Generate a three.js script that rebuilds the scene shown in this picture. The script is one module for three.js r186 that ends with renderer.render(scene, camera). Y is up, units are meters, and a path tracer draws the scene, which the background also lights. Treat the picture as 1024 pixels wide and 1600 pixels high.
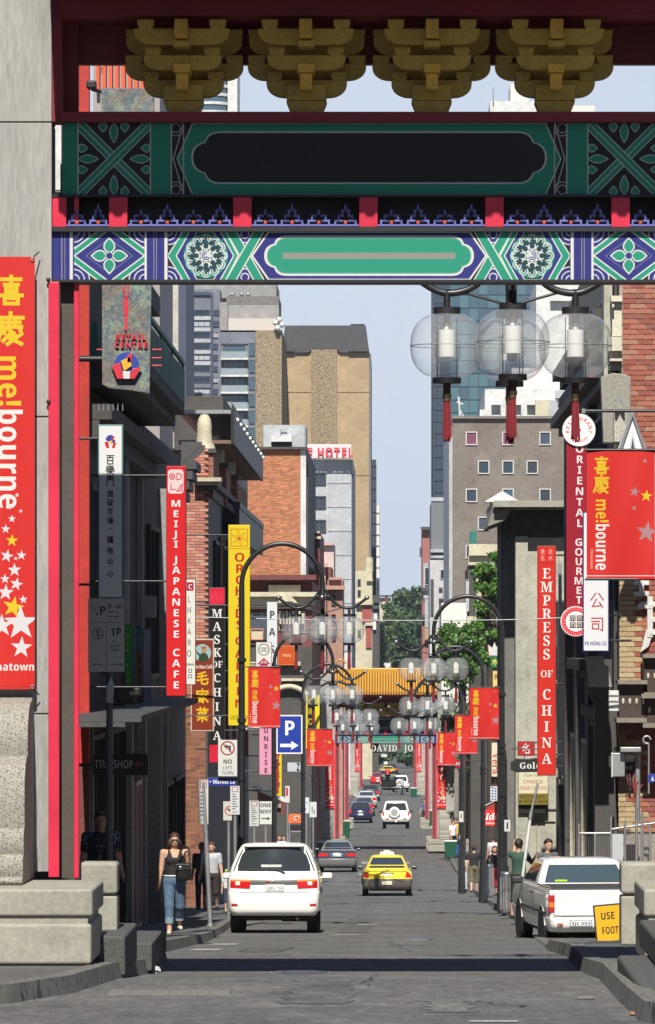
import * as THREE from 'three';
import { mergeGeometries, mergeVertices, toCreasedNormals } from 'three/addons/utils/BufferGeometryUtils.js';
import { RoundedBoxGeometry } from 'three/addons/geometries/RoundedBoxGeometry.js';
import { TextGeometry } from 'three/addons/geometries/TextGeometry.js';
import { FontLoader } from 'three/addons/loaders/FontLoader.js';
import { MarchingCubes } from 'three/addons/objects/MarchingCubes.js';

// ------------------------------------------------------------------ camera, sky, sun, exposure
// Long telephoto (8000 photo pixels focal length), level, lens shifted; the camera stands at the origin.
const F = 8000, CX = 606, CY = 1000;
const scene = new THREE.Scene();
const camera = new THREE.PerspectiveCamera(2 * Math.atan(800 / F) * 180 / Math.PI, 0.64, 1, 9000);
camera.setViewOffset(1024, 1600, 512 - CX, 800 - CY, 1024, 1600);
const renderer = new THREE.WebGLRenderer({ antialias: true });
renderer.toneMapping = THREE.LinearToneMapping;
renderer.toneMappingExposure = 1.36;
renderer.shadowMap.enabled = true;

const SUN_EL = 48 * Math.PI / 180, SUN_AZ = 2.5 * Math.PI / 180;
const sunDir = new THREE.Vector3(-Math.sin(SUN_AZ) * Math.cos(SUN_EL), Math.sin(SUN_EL), Math.cos(SUN_AZ) * Math.cos(SUN_EL));
const sun = new THREE.DirectionalLight(new THREE.Color(1, 0.95, 0.85), 5.0);
sun.name = 'sun'; sun.position.copy(sunDir).multiplyScalar(400).add(new THREE.Vector3(0, 0, -150));
sun.target.position.set(0, 0, -150); sun.castShadow = true; sun.shadow.mapSize.set(4096, 4096);
Object.assign(sun.shadow.camera, { left: -150, right: 150, top: 250, bottom: -250, near: 1, far: 1500 });
scene.add(sun, sun.target);
{
  const W = 512, H = 256, d = new Float32Array(W * H * 4);
  const hor = [0.485, 0.55, 0.645], mid = [0.085, 0.14, 0.26], zen = [0.028, 0.06, 0.15];
  for (let r = 0; r < H; r++) {
    const el = Math.max(0, ((r + 0.5) / H - 0.5) * Math.PI), a = Math.min(1, Math.max(0, el - 0.05) / 0.42), b = Math.min(1, Math.max(0, (el - 0.47) / 0.9));
    for (let c = 0; c < W; c++) for (let k = 0; k < 4; k++) {
      const s = a * a * (3 - 2 * a) ;
      let v = hor[k] + (mid[k] - hor[k]) * s; v += (zen[k] - v) * b;
      d[(r * W + c) * 4 + k] = k === 3 ? 1 : v;
    }
  }
  const t = new THREE.DataTexture(d, W, H, THREE.RGBAFormat, THREE.FloatType);
  t.mapping = THREE.EquirectangularReflectionMapping; t.magFilter = THREE.LinearFilter; t.needsUpdate = true;
  scene.background = t; scene.environment = t;
}
scene.fog = new THREE.FogExp2(new THREE.Color(0.62, 0.7, 0.86), 0.00006);

// ------------------------------------------------------------------ helpers
let seed = 7;
const rnd = () => { seed = (seed + 0x6d2b79f5) | 0; let t = Math.imul(seed ^ (seed >>> 15), 1 | seed); t = (t + Math.imul(t ^ (t >>> 7), 61 | t)) ^ t; return ((t ^ (t >>> 14)) >>> 0) / 4294967296; };
const rr = (a, b) => a + (b - a) * rnd();
const X = (px, z) => (px - CX) * z / F, Y = (py, z) => (CY - py) * z / F;
const lerpTable = (T, z) => {
  if (z <= T[0][0]) return T[0][1];
  for (let i = 1; i < T.length; i++) if (z <= T[i][0]) { const [a, b] = [T[i - 1], T[i]]; return a[1] + (b[1] - a[1]) * (z - a[0]) / (b[0] - a[0]); }
  return T[T.length - 1][1];
};
// height of the road below the camera against distance: the street falls away, then climbs a far hill
const ROADH = [[-60, 1.25], [0, 1.35], [33, 2.48], [42, 2.78], [45, 2.95], [49, 3.17], [54, 3.34], [60, 3.66], [70, 4.2], [84, 4.95], [100, 5.72], [131, 7.05], [184, 9.2], [239, 10.75], [271, 11.25], [312, 11.5], [330, 12.3], [363, 13.0], [489, 14.9], [600, 16.8], [750, 19], [1000, 23.5], [1150, 21], [1400, 12], [2200, 2], [6000, 0]];
const H = (z) => lerpTable(ROADH, z);
const KL = [[34.6, -30], [35, -6], [35.6, -3.3], [36.5, -2.75], [38.8, -2.4], [42, -2.24], [47, -2.2], [52, -2.26], [58, -2.6], [84, -2.98], [105, -3.3], [131, -3.62], [184, -3.55], [250, -3.3], [900, -3.3]];
const KR = [[31, 30], [31.5, 6], [32.2, 1.95], [33.5, 1.68], [37, 1.7], [42, 1.76], [50, 1.88], [62, 1.98], [80, 2.4], [105, 2.85], [121, 3.0], [184, 3.2], [250, 3.1], [900, 3.1]];
const kerbL = (z) => lerpTable(KL, z), kerbR = (z) => lerpTable(KR, z);
const paveR = (z) => lerpTable([[0, 0.13], [64, 0.13], [70, 0.03], [103, 0.03], [109, 0.13], [1000, 0.13]], z);

const used = new Map();
const numbered = (n) => { const k = (used.get(n) || 0); used.set(n, k + 1); return k ? n + '_' + String(k).padStart(3, '0') : n; };
function tag(o, label, category, group, kind) {
  if (label) o.userData.label = label;
  if (category) o.userData.category = category;
  if (group) o.userData.group = group;
  if (kind) o.userData.kind = kind;
  return o;
}
function thing(name, label, category, p = [0, 0, 0], turn = 0, group) {
  const o = new THREE.Group(); o.name = numbered(name); scene.add(o);
  o.position.set(...p); o.rotation.y = turn;
  return tag(o, label, category, group);
}
function copyOf(root, p, turn, label, group) {
  const r = root.clone(); r.name = numbered(root.name.replace(/_\d{3}$/, '')); r.userData = { ...root.userData }; scene.add(r);
  r.position.set(...p); r.rotation.set(0, turn || 0, 0); r.scale.setScalar(1);
  if (label) r.userData.label = label;
  if (group) r.userData.group = group;
  return r;
}
function boxUV(g) {
  const p = g.attributes.position, n = g.attributes.normal, uv = new Float32Array(p.count * 2);
  for (let i = 0; i < p.count; i++) {
    const ax = Math.abs(n.getX(i)), ay = Math.abs(n.getY(i)), az = Math.abs(n.getZ(i));
    const x = p.getX(i), y = p.getY(i), z = p.getZ(i);
    if (ay > ax && ay > az) { uv[2 * i] = x; uv[2 * i + 1] = z; } else if (ax > az) { uv[2 * i] = z; uv[2 * i + 1] = y; } else { uv[2 * i] = x; uv[2 * i + 1] = y; }
  }
  g.setAttribute('uv', new THREE.BufferAttribute(uv, 2));
  return g;
}
function merge(list) {
  list = [].concat(list).filter(Boolean);
  const mixed = list.some((g) => !g.index) && list.some((g) => g.index);
  const gs = list.map((g) => {
    let q = mixed && g.index ? g.toNonIndexed() : g;
    for (const k of Object.keys(q.attributes)) if (!['position', 'normal', 'uv'].includes(k)) q.deleteAttribute(k);
    if (!q.attributes.normal) q.computeVertexNormals();
    if (!q.attributes.uv) q.setAttribute('uv', new THREE.BufferAttribute(new Float32Array(q.attributes.position.count * 2), 2));
    q.morphAttributes = {};
    return q;
  });
  return gs.length === 1 ? gs[0] : mergeGeometries(gs, false);
}
function part(parent, name, geo, mat, keepUV) {
  let g = merge(geo);
  if (!keepUV) boxUV(g);
  const m = new THREE.Mesh(g, mat); m.castShadow = m.receiveShadow = true;
  if (parent === scene) m.name = numbered(name); else m.name = name;
  parent.add(m);
  return m;
}
// the same with geometry given in world coordinates, moved into the thing's own axes (things that are not turned)
function put(parent, name, geo, mat, keepUV) {
  const m = part(parent, name, geo, mat, keepUV), w = new THREE.Vector3();
  for (let o = parent; o && o !== scene; o = o.parent) w.add(o.position);
  m.geometry = m.geometry.clone().translate(-w.x, -w.y, -w.z);
  return m;
}
const box = (w, h, d, x = 0, y = 0, z = 0) => new THREE.BoxGeometry(w, h, d).translate(x, y, z);
const rbox = (w, h, d, x = 0, y = 0, z = 0, r = 0.02, s = 2) => new RoundedBoxGeometry(w, h, d, s, Math.min(r, w / 2.01, h / 2.01, d / 2.01)).translate(x, y, z);
const WB = (x0, x1, y0, y1, z0, z1) => box(Math.abs(x1 - x0), Math.abs(y1 - y0), Math.abs(z1 - z0), (x0 + x1) / 2, (y0 + y1) / 2, -(z0 + z1) / 2);
const PB = (px0, py0, px1, py1, z, d) => WB(X(px0, z), X(px1, z), Y(py1, z), Y(py0, z), z, z + d);
const cyl = (r0, r1, h, x = 0, y = 0, z = 0, s = 14) => new THREE.CylinderGeometry(r1, r0, h, s).translate(x, y + h / 2, z);
const sph = (r, x = 0, y = 0, z = 0, s = 12) => new THREE.SphereGeometry(r, s, Math.max(6, s - 4)).translate(x, y, z);
function bar(a, b, r, s = 8) {
  const A = new THREE.Vector3(...a), B = new THREE.Vector3(...b), d = B.clone().sub(A), l = d.length();
  const g = new THREE.CylinderGeometry(r, r, l, s);
  g.applyQuaternion(new THREE.Quaternion().setFromUnitVectors(new THREE.Vector3(0, 1, 0), d.normalize()));
  return g.translate((A.x + B.x) / 2, (A.y + B.y) / 2, (A.z + B.z) / 2);
}
const tube = (pts, r, n = 24, s = 8) => new THREE.TubeGeometry(new THREE.CatmullRomCurve3(pts.map((p) => new THREE.Vector3(...p))), n, r, s, false);
function extr(pts, depth, bevel = 0) {
  const s = new THREE.Shape(pts.map((p) => new THREE.Vector2(...p)));
  return new THREE.ExtrudeGeometry(s, { depth, bevelEnabled: bevel > 0, bevelSize: bevel, bevelThickness: bevel, bevelSegments: 2, curveSegments: 10 });
}

// ------------------------------------------------------------------ textures
function latticeNoise(n, per, s0) {                   // tileable value noise, several octaves
  const out = new Float32Array(n * n);
  let amp = 1, tot = 0; const keep = seed; seed = s0;
  for (let p = per; p <= n / 2 && p <= per * 32; p *= 2, amp *= 0.62) {
    const L = new Float32Array(p * p); for (let i = 0; i < p * p; i++) L[i] = rnd();
    for (let y = 0; y < n; y++) for (let x = 0; x < n; x++) {
      const u = x * p / n, v = y * p / n, i = u | 0, j = v | 0; let a = u - i, b = v - j; a = a * a * (3 - 2 * a); b = b * b * (3 - 2 * b);
      const i1 = (i + 1) % p, j1 = (j + 1) % p;
      out[y * n + x] += amp * ((L[j * p + i] * (1 - a) + L[j * p + i1] * a) * (1 - b) + (L[j1 * p + i] * (1 - a) + L[j1 * p + i1] * a) * b);
    }
    tot += amp;
  }
  seed = keep;
  for (let i = 0; i < out.length; i++) out[i] /= tot;
  return out;
}
function dataTex(n, f) {
  const d = new Uint8Array(n * n * 4);
  for (let i = 0; i < n * n; i++) { const c = f(i, i % n, (i / n) | 0); for (let k = 0; k < 3; k++) d[i * 4 + k] = Math.max(0, Math.min(255, 255 * (c[k] ?? c))); d[i * 4 + 3] = 255; }
  const t = new THREE.DataTexture(d, n, n); t.wrapS = t.wrapT = THREE.RepeatWrapping; t.magFilter = THREE.LinearFilter; t.colorSpace = THREE.SRGBColorSpace; t.needsUpdate = true;
  return t;
}
const nA = latticeNoise(512, 4, 11), nB = latticeNoise(512, 16, 23), nC = latticeNoise(512, 64, 31);
const ramp = (v, a, b) => Math.max(0, Math.min(1, (v - a) / (b - a)));
const T = {
  plaster: dataTex(512, (i) => 0.80 + 0.14 * ramp(nA[i], 0.25, 0.75) + 0.08 * (nC[i] - 0.5) * 2 - 0.05 * ramp(nB[i], 0.6, 0.72)),
  asphalt: dataTex(512, (i) => 0.72 + 0.16 * ramp(nA[i], 0.3, 0.7) + 0.34 * (nC[i] - 0.5) + 0.10 * ramp(nB[i], 0.55, 0.7)),
  granite: dataTex(512, (i) => { const v = nC[i], w = nC[(i * 7 + 133) % (512 * 512)]; return 0.85 + 0.1 * (nB[i] - 0.5) - 0.38 * ramp(v, 0.6, 0.66) + 0.12 * ramp(w, 0.6, 0.68); }),
  metal: dataTex(512, (i) => 0.86 + 0.14 * ramp(nA[i], 0.3, 0.7) + 0.06 * (nC[i] - 0.5)),
  patina: dataTex(512, (i) => { const a = ramp(nA[i], 0.35, 0.65), b = ramp(nB[i], 0.4, 0.62), c = (nC[i] - 0.5) * 0.3; return [0.40 + 0.12 * b + c, 0.44 + 0.16 * a * b + c, 0.42 + 0.1 * a + c]; }),
  fabric: dataTex(256, (i, x, y) => 0.9 + 0.06 * ((x + y) % 4 < 2 ? 1 : -1) + 0.1 * (nA[(y * 2) * 512 + x * 2] - 0.5)),
};
function mat(color, rough = 0.7, o = {}) {
  const { tex, size = 2, bump, ...rest } = o;
  const m = new THREE.MeshPhysicalMaterial({ color: Array.isArray(color) ? new THREE.Color().setRGB(...color) : new THREE.Color(color), roughness: rough, ...rest });
  if (tex) { m.map = tex.clone(); m.map.repeat.set(1 / size, 1 / size); m.map.needsUpdate = true; }
  if (bump) { m.bumpMap = bump.clone(); m.bumpMap.colorSpace = THREE.NoColorSpace; m.bumpMap.repeat.set(1 / size, 1 / size); m.bumpScale = o.bumpScale ?? 0.004; delete rest.bumpScale; }
  return m;
}
function cv(w, h, bg, draw) {
  const c = document.createElement('canvas'); c.width = w; c.height = h;
  const x = c.getContext('2d'); x.fillStyle = bg; x.fillRect(0, 0, w, h); draw?.(x, w, h);
  const t = new THREE.CanvasTexture(c); t.colorSpace = THREE.SRGBColorSpace; return t;
}
const txt = (x, s, cx, cy, size, color, font = 'bold sans-serif', maxW) => {
  const [wt, ...ff] = font.split(' '); x.font = wt + ' ' + size + 'px ' + ff.join(' '); x.fillStyle = color; x.textAlign = 'center'; x.textBaseline = 'middle';
  x.save(); x.translate(cx, cy); const w = x.measureText(s).width; if (maxW && w > maxW) x.scale(maxW / w, 1); x.fillText(s, 0, 0); x.restore();
};
const vtxt = (x, s, cx, y0, y1, size, color, font, wide) => { const st = (y1 - y0) / s.length; [...s].forEach((c, i) => c !== ' ' && (x.save(), x.translate(cx, y0 + st * (i + 0.5)), x.scale(wide || 1, 1), txt(x, c, 0, 0, size, color, font), x.restore())); };
const star = (x, cx, cy, r, color, a = 0) => { x.fillStyle = color; x.beginPath(); for (let i = 0; i < 10; i++) { const q = i % 2 ? r * 0.4 : r, t = -Math.PI / 2 + a + i * Math.PI / 5; x.lineTo(cx + q * Math.cos(t), cy + q * Math.sin(t)); } x.closePath(); x.fill(); };
// strokes of the characters on the signs, on a grid of 20
const GL = {
  '喜': 'M3 2H17M10 0V6M5 6H15M6 8H14V11H6ZM8 12L7 14M12 12L13 14M2 14H18M5 16H15V20H5Z',
  '慶': 'M10 0V3M3 3H18M4 3V12L1 19M6 6H16M6 9H17M9 5V9M13 5V9M6 11V13M9 11L12 13M16 10L17 13M9 14L5 18M8 15H15L8 20M9 16L17 20',
  '百': 'M2 2H18M10 2L8 6M4 6H16V19H4ZM4 12H16',
  '樂': 'M10 1L8 3M7 3H13V9H7ZM7 6H13M4 2L2 5L4 6L2 9H5M16 2L15 5L17 6L15 9H18M1 12H19M10 10V20M9 13L3 18M11 13L17 18',
  '門': 'M3 20V1H9V8H3M3 4H9M17 20V1H11V8H17M11 4H17',
  '超': 'M4 3H10M7 0V7M2 7H11M7 7V16M4 10L3 16M7 11H10M2 18L6 17L19 19M12 2H18L17 8L15 7M14 2L12 8M12 10H18V15H12Z',
  '級': 'M5 1L2 5L6 6L2 10H7M5 10V19M2 14L1 17M7 13L8 16M10 2H17L15 8H18L11 19M12 3L10 18M12 10L18 19',
  '市': 'M10 0V3M2 4H18M5 18V8H15V17L13 16M10 4V20',
  '場': 'M4 3V15M1 7H7M1 16L7 14M10 1H17V8H10ZM10 4H17M8 10H19M11 11L8 16M10 13H18L16 20L14 19M13 13L9 19M16 13L12 20',
  '購': 'M2 1H7V14H2ZM2 5H7M2 9H7M3 15L1 19M6 15L8 18M9 3H19M9 6H19M12 1V8M16 1V8M10 19V10H18V19M10 13H18M14 8V18M9 16H19',
  '物': 'M4 1L2 6M3 5H9M6 0V20M1 12L9 9M12 1L9 7M11 4H18L16 19L14 18M14 4L9 14M17 5L11 18',
  '中': 'M3 5H17V13H3ZM10 0V20', '心': 'M4 9L2 15M7 7V17Q8 19 14 18L15 15M10 4L12 8M15 8L18 13',
  '毛': 'M14 1L4 4M3 8L16 6M2 13L18 11M9 3V17Q10 19 17 18L18 15',
  '家': 'M10 0V3M2 7V3H18V6M5 7H15M11 7L4 12M8 9Q12 12 11 19L9 18M10 12L3 16M11 14L3 19M16 9L12 12L18 18',
  '菜': 'M2 3H18M7 0V5M13 0V5M16 6L4 8M5 9L6 11M10 8V11M15 8L13 11M2 13H18M10 11V20M9 14L3 18M11 14L17 18',
  '公': 'M8 2L2 10M12 2L18 10M9 9L4 18L15 17M13 13L17 19', '司': 'M3 3H17V18L14 17M3 7H13M4 10H12V16H4Z',
  '食': 'M10 0L1 8M10 0L19 8M10 4V6M5 8H15V13H5M5 10H15M5 8V19L9 17M9 13L17 19M16 14L12 16',
  '后': 'M16 1L5 3V10L2 19M5 7H18M8 11H16V18H8Z', '皇': 'M10 0L8 3M5 3H15V9H5ZM5 6H15M3 11H17M10 11V19M4 15H16M2 19H18',
  '木': 'M2 6H18M10 0V20M9 7L2 16M11 7L18 16', '名': 'M9 1L3 8M8 3H15L4 14M7 7L11 10M7 12H16V19H7Z',
};
function glyph(x, ch, cx, cy, size, color, lw = 2) {
  x.save(); x.translate(cx - size / 2, cy - size / 2); x.scale(size / 20, size / 20); x.strokeStyle = color; x.lineWidth = lw; x.lineCap = 'square'; x.lineJoin = 'miter'; x.stroke(new Path2D(GL[ch])); x.restore();
}
const M = {
  black: mat([0.018, 0.018, 0.02], 0.5), blackIron: mat([0.02, 0.021, 0.023], 0.38, { clearcoat: 0.3 }), steel: mat([0.45, 0.46, 0.47], 0.35, { metalness: 0.85, tex: T.metal, size: 1 }),
  galv: mat([0.42, 0.43, 0.44], 0.45, { metalness: 0.6, tex: T.metal, size: 1 }), white: mat([0.78, 0.78, 0.76], 0.55, { tex: T.plaster, size: 3 }), cream: mat([0.66, 0.60, 0.44], 0.7, { tex: T.plaster, size: 4 }),
  redPaint: mat([0.66, 0.028, 0.07], 0.4, { tex: T.metal, size: 3 }), webShade: mat([0.10, 0.083, 0.07], 0.6, { tex: T.plaster, size: 1 }),
  concrete: mat([0.43, 0.425, 0.405], 0.85, { tex: T.plaster, size: 2.4 }), plinth: mat([0.42, 0.41, 0.34], 0.85, { tex: T.plaster, size: 1.7 }),
  granite: mat([0.45, 0.43, 0.37], 0.8, { tex: T.granite, size: 0.45, bump: T.granite, bumpScale: 0.006 }), stoneDark: mat([0.11, 0.11, 0.105], 0.85, { tex: T.granite, size: 0.5 }),
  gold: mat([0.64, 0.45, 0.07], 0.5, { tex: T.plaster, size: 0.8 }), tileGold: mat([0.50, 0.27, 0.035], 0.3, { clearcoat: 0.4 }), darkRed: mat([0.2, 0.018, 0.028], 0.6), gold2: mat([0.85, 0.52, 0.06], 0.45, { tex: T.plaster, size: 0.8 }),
  glass: mat([0.035, 0.045, 0.055], 0.08, { clearcoat: 0.2 }), glassBlue: mat([0.06, 0.10, 0.14], 0.1), tyre: mat([0.018, 0.018, 0.018], 0.85), chrome: mat([0.6, 0.6, 0.6], 0.2, { metalness: 1 }),
  lamp: new THREE.MeshPhysicalMaterial({ color: new THREE.Color(0.95, 0.96, 0.97), roughness: 0.05, transmission: 0.89, thickness: 0, ior: 1.45, specularIntensity: 1 }),
  opal: mat([0.72, 0.72, 0.68], 0.4), tassel: mat([0.24, 0.02, 0.03], 0.75), tasselTop: mat([0.09, 0.06, 0.03], 0.6), skin: mat([0.50, 0.29, 0.20], 0.6),
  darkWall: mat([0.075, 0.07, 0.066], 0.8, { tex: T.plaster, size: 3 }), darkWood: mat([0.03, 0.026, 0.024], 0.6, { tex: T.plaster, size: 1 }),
};
M.concrete.map.repeat.set(1 / 1.1, 1 / 7);
// ------------------------------------------------------------------ ground, road, pavements
function sheet(zs, fa, fb, fy) {                       // a strip along the street; uv in metres
  const pos = [], uv = [], idx = [];
  zs.forEach((z, i) => {
    const a = fa(z), b = fb(z); pos.push(a, fy(z, 0), -z, b, fy(z, 1), -z); uv.push(a, z * 0.3, b, z * 0.3);
    if (i) { const k = 2 * i; idx.push(k - 2, k - 1, k, k - 1, k + 1, k); }
  });
  const g = new THREE.BufferGeometry(); g.setAttribute('position', new THREE.Float32BufferAttribute(pos, 3)); g.setAttribute('uv', new THREE.Float32BufferAttribute(uv, 2)); g.setIndex(idx); g.computeVertexNormals();
  return g;
}
const range = (a, b, s, extra = []) => { const o = []; for (let z = a; z < b - 1e-6; z += s) o.push(z); o.push(b); return [...new Set([...o, ...extra.filter((z) => z > a && z < b)])].sort((p, q) => p - q); };
const struct = (name, geo, m) => tag(part(scene, name, geo, m, true), undefined, undefined, undefined, 'structure');
const keys = ROADH.map((r) => r[0]), kz = [...KL, ...KR].map((r) => r[0]);
const asphalt = mat([0.165, 0.162, 0.158], 0.86, { tex: T.asphalt, size: 3.1, bump: T.asphalt, bumpScale: 0.005 });
const asphalt2 = mat([0.145, 0.143, 0.14], 0.86, { tex: T.asphalt, size: 2.3 });
struct('ground', sheet(range(-60, 6000, 400, [...keys, 32, 100, 200]), () => -900, () => 900, (z) => -H(z) - 0.06), mat([0.12, 0.12, 0.11], 0.9, { tex: T.plaster, size: 20 }));
const zRoad = range(36, 1000, 12, [...keys, ...kz, 37, 38, 39, 40, 41]);
struct('road', sheet(zRoad, (z) => Math.min(kerbL(z), -2) - 0.3, (z) => kerbR(z) + 0.3, (z) => -H(z)), asphalt);
struct('cross_road', sheet(range(-60, 36, 6, [33]), () => -60, () => 60, (z) => -H(z)), asphalt2);
struct('hill_road', sheet(range(1000, 1150, 25), () => -3.6, () => 3.4, (z) => -H(z)), asphalt);
const pave = mat([0.135, 0.133, 0.13], 0.85, { tex: T.plaster, size: 1.9, bump: T.asphalt, bumpScale: 0.004 });
const kerbMat = mat([0.20, 0.195, 0.18], 0.85, { tex: T.granite, size: 1.2 });
const zL = range(34.6, 900, 10, [...keys, ...kz, 35.2, 36, 37, 38, 40, 44]), zR = range(31, 900, 10, [...keys, ...kz, 31.8, 33, 35, 64, 70, 103, 109]);
struct('pavement', sheet(zL, () => -40, (z) => kerbL(z) - 0.14, (z) => -H(z) + 0.128), pave);
struct('pavement', sheet(zR, (z) => kerbR(z) + 0.14, () => 40, (z) => -H(z) + paveR(z) - 0.002), pave);
struct('kerb', [sheet(zL, (z) => kerbL(z) - 0.15, (z) => kerbL(z), (z) => -H(z) + 0.135), sheet(zL, (z) => kerbL(z), (z) => kerbL(z) + 0.03, (z, k) => -H(z) + (k ? -0.02 : 0.135))], kerbMat);
struct('kerb', [sheet(zR, (z) => kerbR(z), (z) => kerbR(z) + 0.15, (z) => -H(z) + paveR(z) + 0.005), sheet(zR, (z) => kerbR(z) - 0.03, (z) => kerbR(z), (z, k) => -H(z) + (k ? paveR(z) + 0.005 : -0.02))], kerbMat);
// tar seams, patches, worn paint
const tar = mat([0.03, 0.03, 0.03], 0.6), worn = mat([0.52, 0.51, 0.48], 0.8, { tex: T.asphalt, size: 0.6 }), patch = mat([0.235, 0.23, 0.22], 0.9, { tex: T.granite, size: 0.8 });
const gx = (px, py) => { let lo = 30, hi = 900; for (let i = 0; i < 50; i++) { const m = (lo + hi) / 2; (CY + F * H(m) / m > py) ? lo = m : hi = m; } return lo; };
for (const [px0, px1, py, w] of [[505, 562, 1384, 0.12], [505, 740, 1404, 0.1], [660, 735, 1381, 0.1], [500, 560, 1410, 0.12], [545, 660, 1307, 0.35], [520, 700, 1446, 0.06], [655, 690, 1250, 0.4]]) {
  const z = gx(0, py), n = 12, zs = Array.from({ length: n + 1 }, (_, i) => X(px0 + (px1 - px0) * i / n, z)), pos = [], idx = [];
  zs.forEach((x, i) => { const q = z + rr(-0.5, 0.5) * w * 3, ww = w * rr(0.3, 0.8); pos.push(x, -H(q) + 0.005, -q, x, -H(q + ww) + 0.005, -q - ww * 2); if (i) { const k = 2 * i; idx.push(k - 2, k, k - 1, k - 1, k, k + 1); } });
  const g = new THREE.BufferGeometry(); g.setAttribute('position', new THREE.Float32BufferAttribute(pos, 3)); g.setIndex(idx.reverse()); g.computeVertexNormals();
  tag(part(scene, 'tar_seam', g, tar), undefined, undefined, undefined, 'structure');
}
function flat(name, px0, px1, z0, z1, m, zx = (z0 + z1) / 2, up = 0.005) { return tag(part(scene, name, sheet([z0, (z0 + z1) / 2, z1], () => X(px0, zx), () => X(px1, zx), (z) => -H(z) + up), m, true), undefined, undefined, undefined, 'structure'); }
flat('road_marking', 733, 810, 33.35, 33.6, worn); flat('road_marking', 300, 345, 63, 66, worn); flat('road_marking', 330, 372, 75, 78, worn); flat('road_marking', 515, 560, 95, 96, worn); flat('road_marking', 560, 590, 112, 113, worn);
flat('road_marking', 560, 600, 228, 231, worn); flat('road_marking', 565, 640, 250, 253, worn);
{
  const pr = tag(new THREE.Group(), undefined, undefined, undefined, 'structure'); pr.name = 'paver_strip'; scene.add(pr);
  for (let i = 0; i < 6; i++) { const g = rbox(0.155, 0.03, 0.55, X(186 + i * 31.5, 38.6), -H(38.6) - 0.005 + rr(-0.002, 0.002), -38.6 - rr(0, 0.05), 0.01); part(pr, 'paver', g, patch); }
}
for (const [px, z0, z1, w, k] of [[500, 36.5, 41.5, 95, 0.86], [700, 35, 37.4, 70, 1.12], [420, 60, 70, 60, 0.84], [640, 74, 92, 60, 1.12], [560, 100, 125, 40, 0.88], [660, 118, 150, 28, 1.1], [600, 160, 176, 50, 0.86], [540, 200, 225, 30, 1.12], [640, 196, 232, 26, 0.88], [600, 258, 300, 50, 0.9]]) {
  const n = 14, zs = Array.from({ length: n + 1 }, (_, i) => z0 + (z1 - z0) * i / n), c = X(px, (z0 + z1) / 2), hw = w * (z0 + z1) / 4 / F, e = zs.map(() => [rr(-0.06, 0.06), rr(-0.06, 0.06)]);
  const m = mat([0.16 * k, 0.157 * k, 0.152 * k], 0.9, { tex: T.asphalt, size: 2.1 });
  tag(part(scene, 'asphalt_patch', sheet(zs, (z) => c - hw + e[Math.round((z - z0) / (z1 - z0) * n)][0], (z) => c + hw + e[Math.round((z - z0) / (z1 - z0) * n)][1], (z) => -H(z) + 0.004), m, true), undefined, undefined, undefined, 'structure');
}
for (const [px, z, r] of [[470, 46.5, 0.3], [655, 86, 0.3], [585, 140, 0.34]]) { const g = new THREE.Group(); g.name = numbered('manhole_cover'); tag(g, undefined, undefined, undefined, 'structure'); scene.add(g); part(g, 'ring', new THREE.CylinderGeometry(r, r, 0.02, 28).translate(X(px, z), -H(z) + 0.003, -z), patch); part(g, 'lid', new THREE.CylinderGeometry(r * 0.86, r * 0.86, 0.02, 28).translate(X(px, z), -H(z) + 0.007, -z), M.blackIron); }
for (const [x0, z0, x1, z1] of [[572, 40, 592, 46], [640, 60, 610, 82], [820, 36, 740, 37], [560, 88, 700, 91]]) {   // fine cracks
  const n = 22, pos = [], idx = []; for (let i = 0; i <= n; i++) { const t = i / n, z = z0 + (z1 - z0) * t + rr(-0.12, 0.12), x = X(x0 + (x1 - x0) * t, z) + rr(-0.05, 0.05), w = rr(0.002, 0.008); pos.push(x - w, -H(z + w * 3) + 0.009, -z - w * 3, x + w, -H(z - w * 3) + 0.009, -z + w * 3); if (i) { const k = 2 * i; idx.push(k - 2, k - 1, k, k - 1, k + 1, k); } }
  const g = new THREE.BufferGeometry(); g.setAttribute('position', new THREE.Float32BufferAttribute(pos, 3)); g.setIndex(idx); g.computeVertexNormals(); tag(part(scene, 'road_crack', g, mat([0.035, 0.035, 0.035], 0.9, { side: THREE.DoubleSide })), undefined, undefined, undefined, 'structure');
}
function crumple(r) { const g = mergeVertices(new THREE.IcosahedronGeometry(r, 2).deleteAttribute('normal').deleteAttribute('uv')); const p = g.attributes.position; for (let i = 0; i < p.count; i++) { const s = rr(0.6, 1.25); p.setXYZ(i, p.getX(i) * s, p.getY(i) * s * 0.7, p.getZ(i) * s); } const q = g.toNonIndexed(); q.computeVertexNormals(); return q; }
tag(part(scene, 'litter', [crumple(0.05).translate(X(243, 47), -H(47) + 0.035, -47), crumple(0.02).translate(X(228, 47.3), -H(47) + 0.02, -47.3)], M.white), 'crumpled white paper litter lying in the gutter beside the dark kerb step', 'litter');
for (const [px, z, l] of [[1000, 34.5, 'brown dry leaf scrap lying at the foot of the granite kerb step'], [915, 37.5, 'flattened grey card scrap lying on the open asphalt near the kerb']]) tag(part(scene, 'litter', rbox(0.13, 0.012, 0.2, X(px, z), -H(z) + 0.012 + (px > 950 ? 0.004 : 0), -z, 0.005), px > 950 ? mat([0.3, 0.16, 0.08], 0.9) : patch), l, 'litter');

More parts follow.
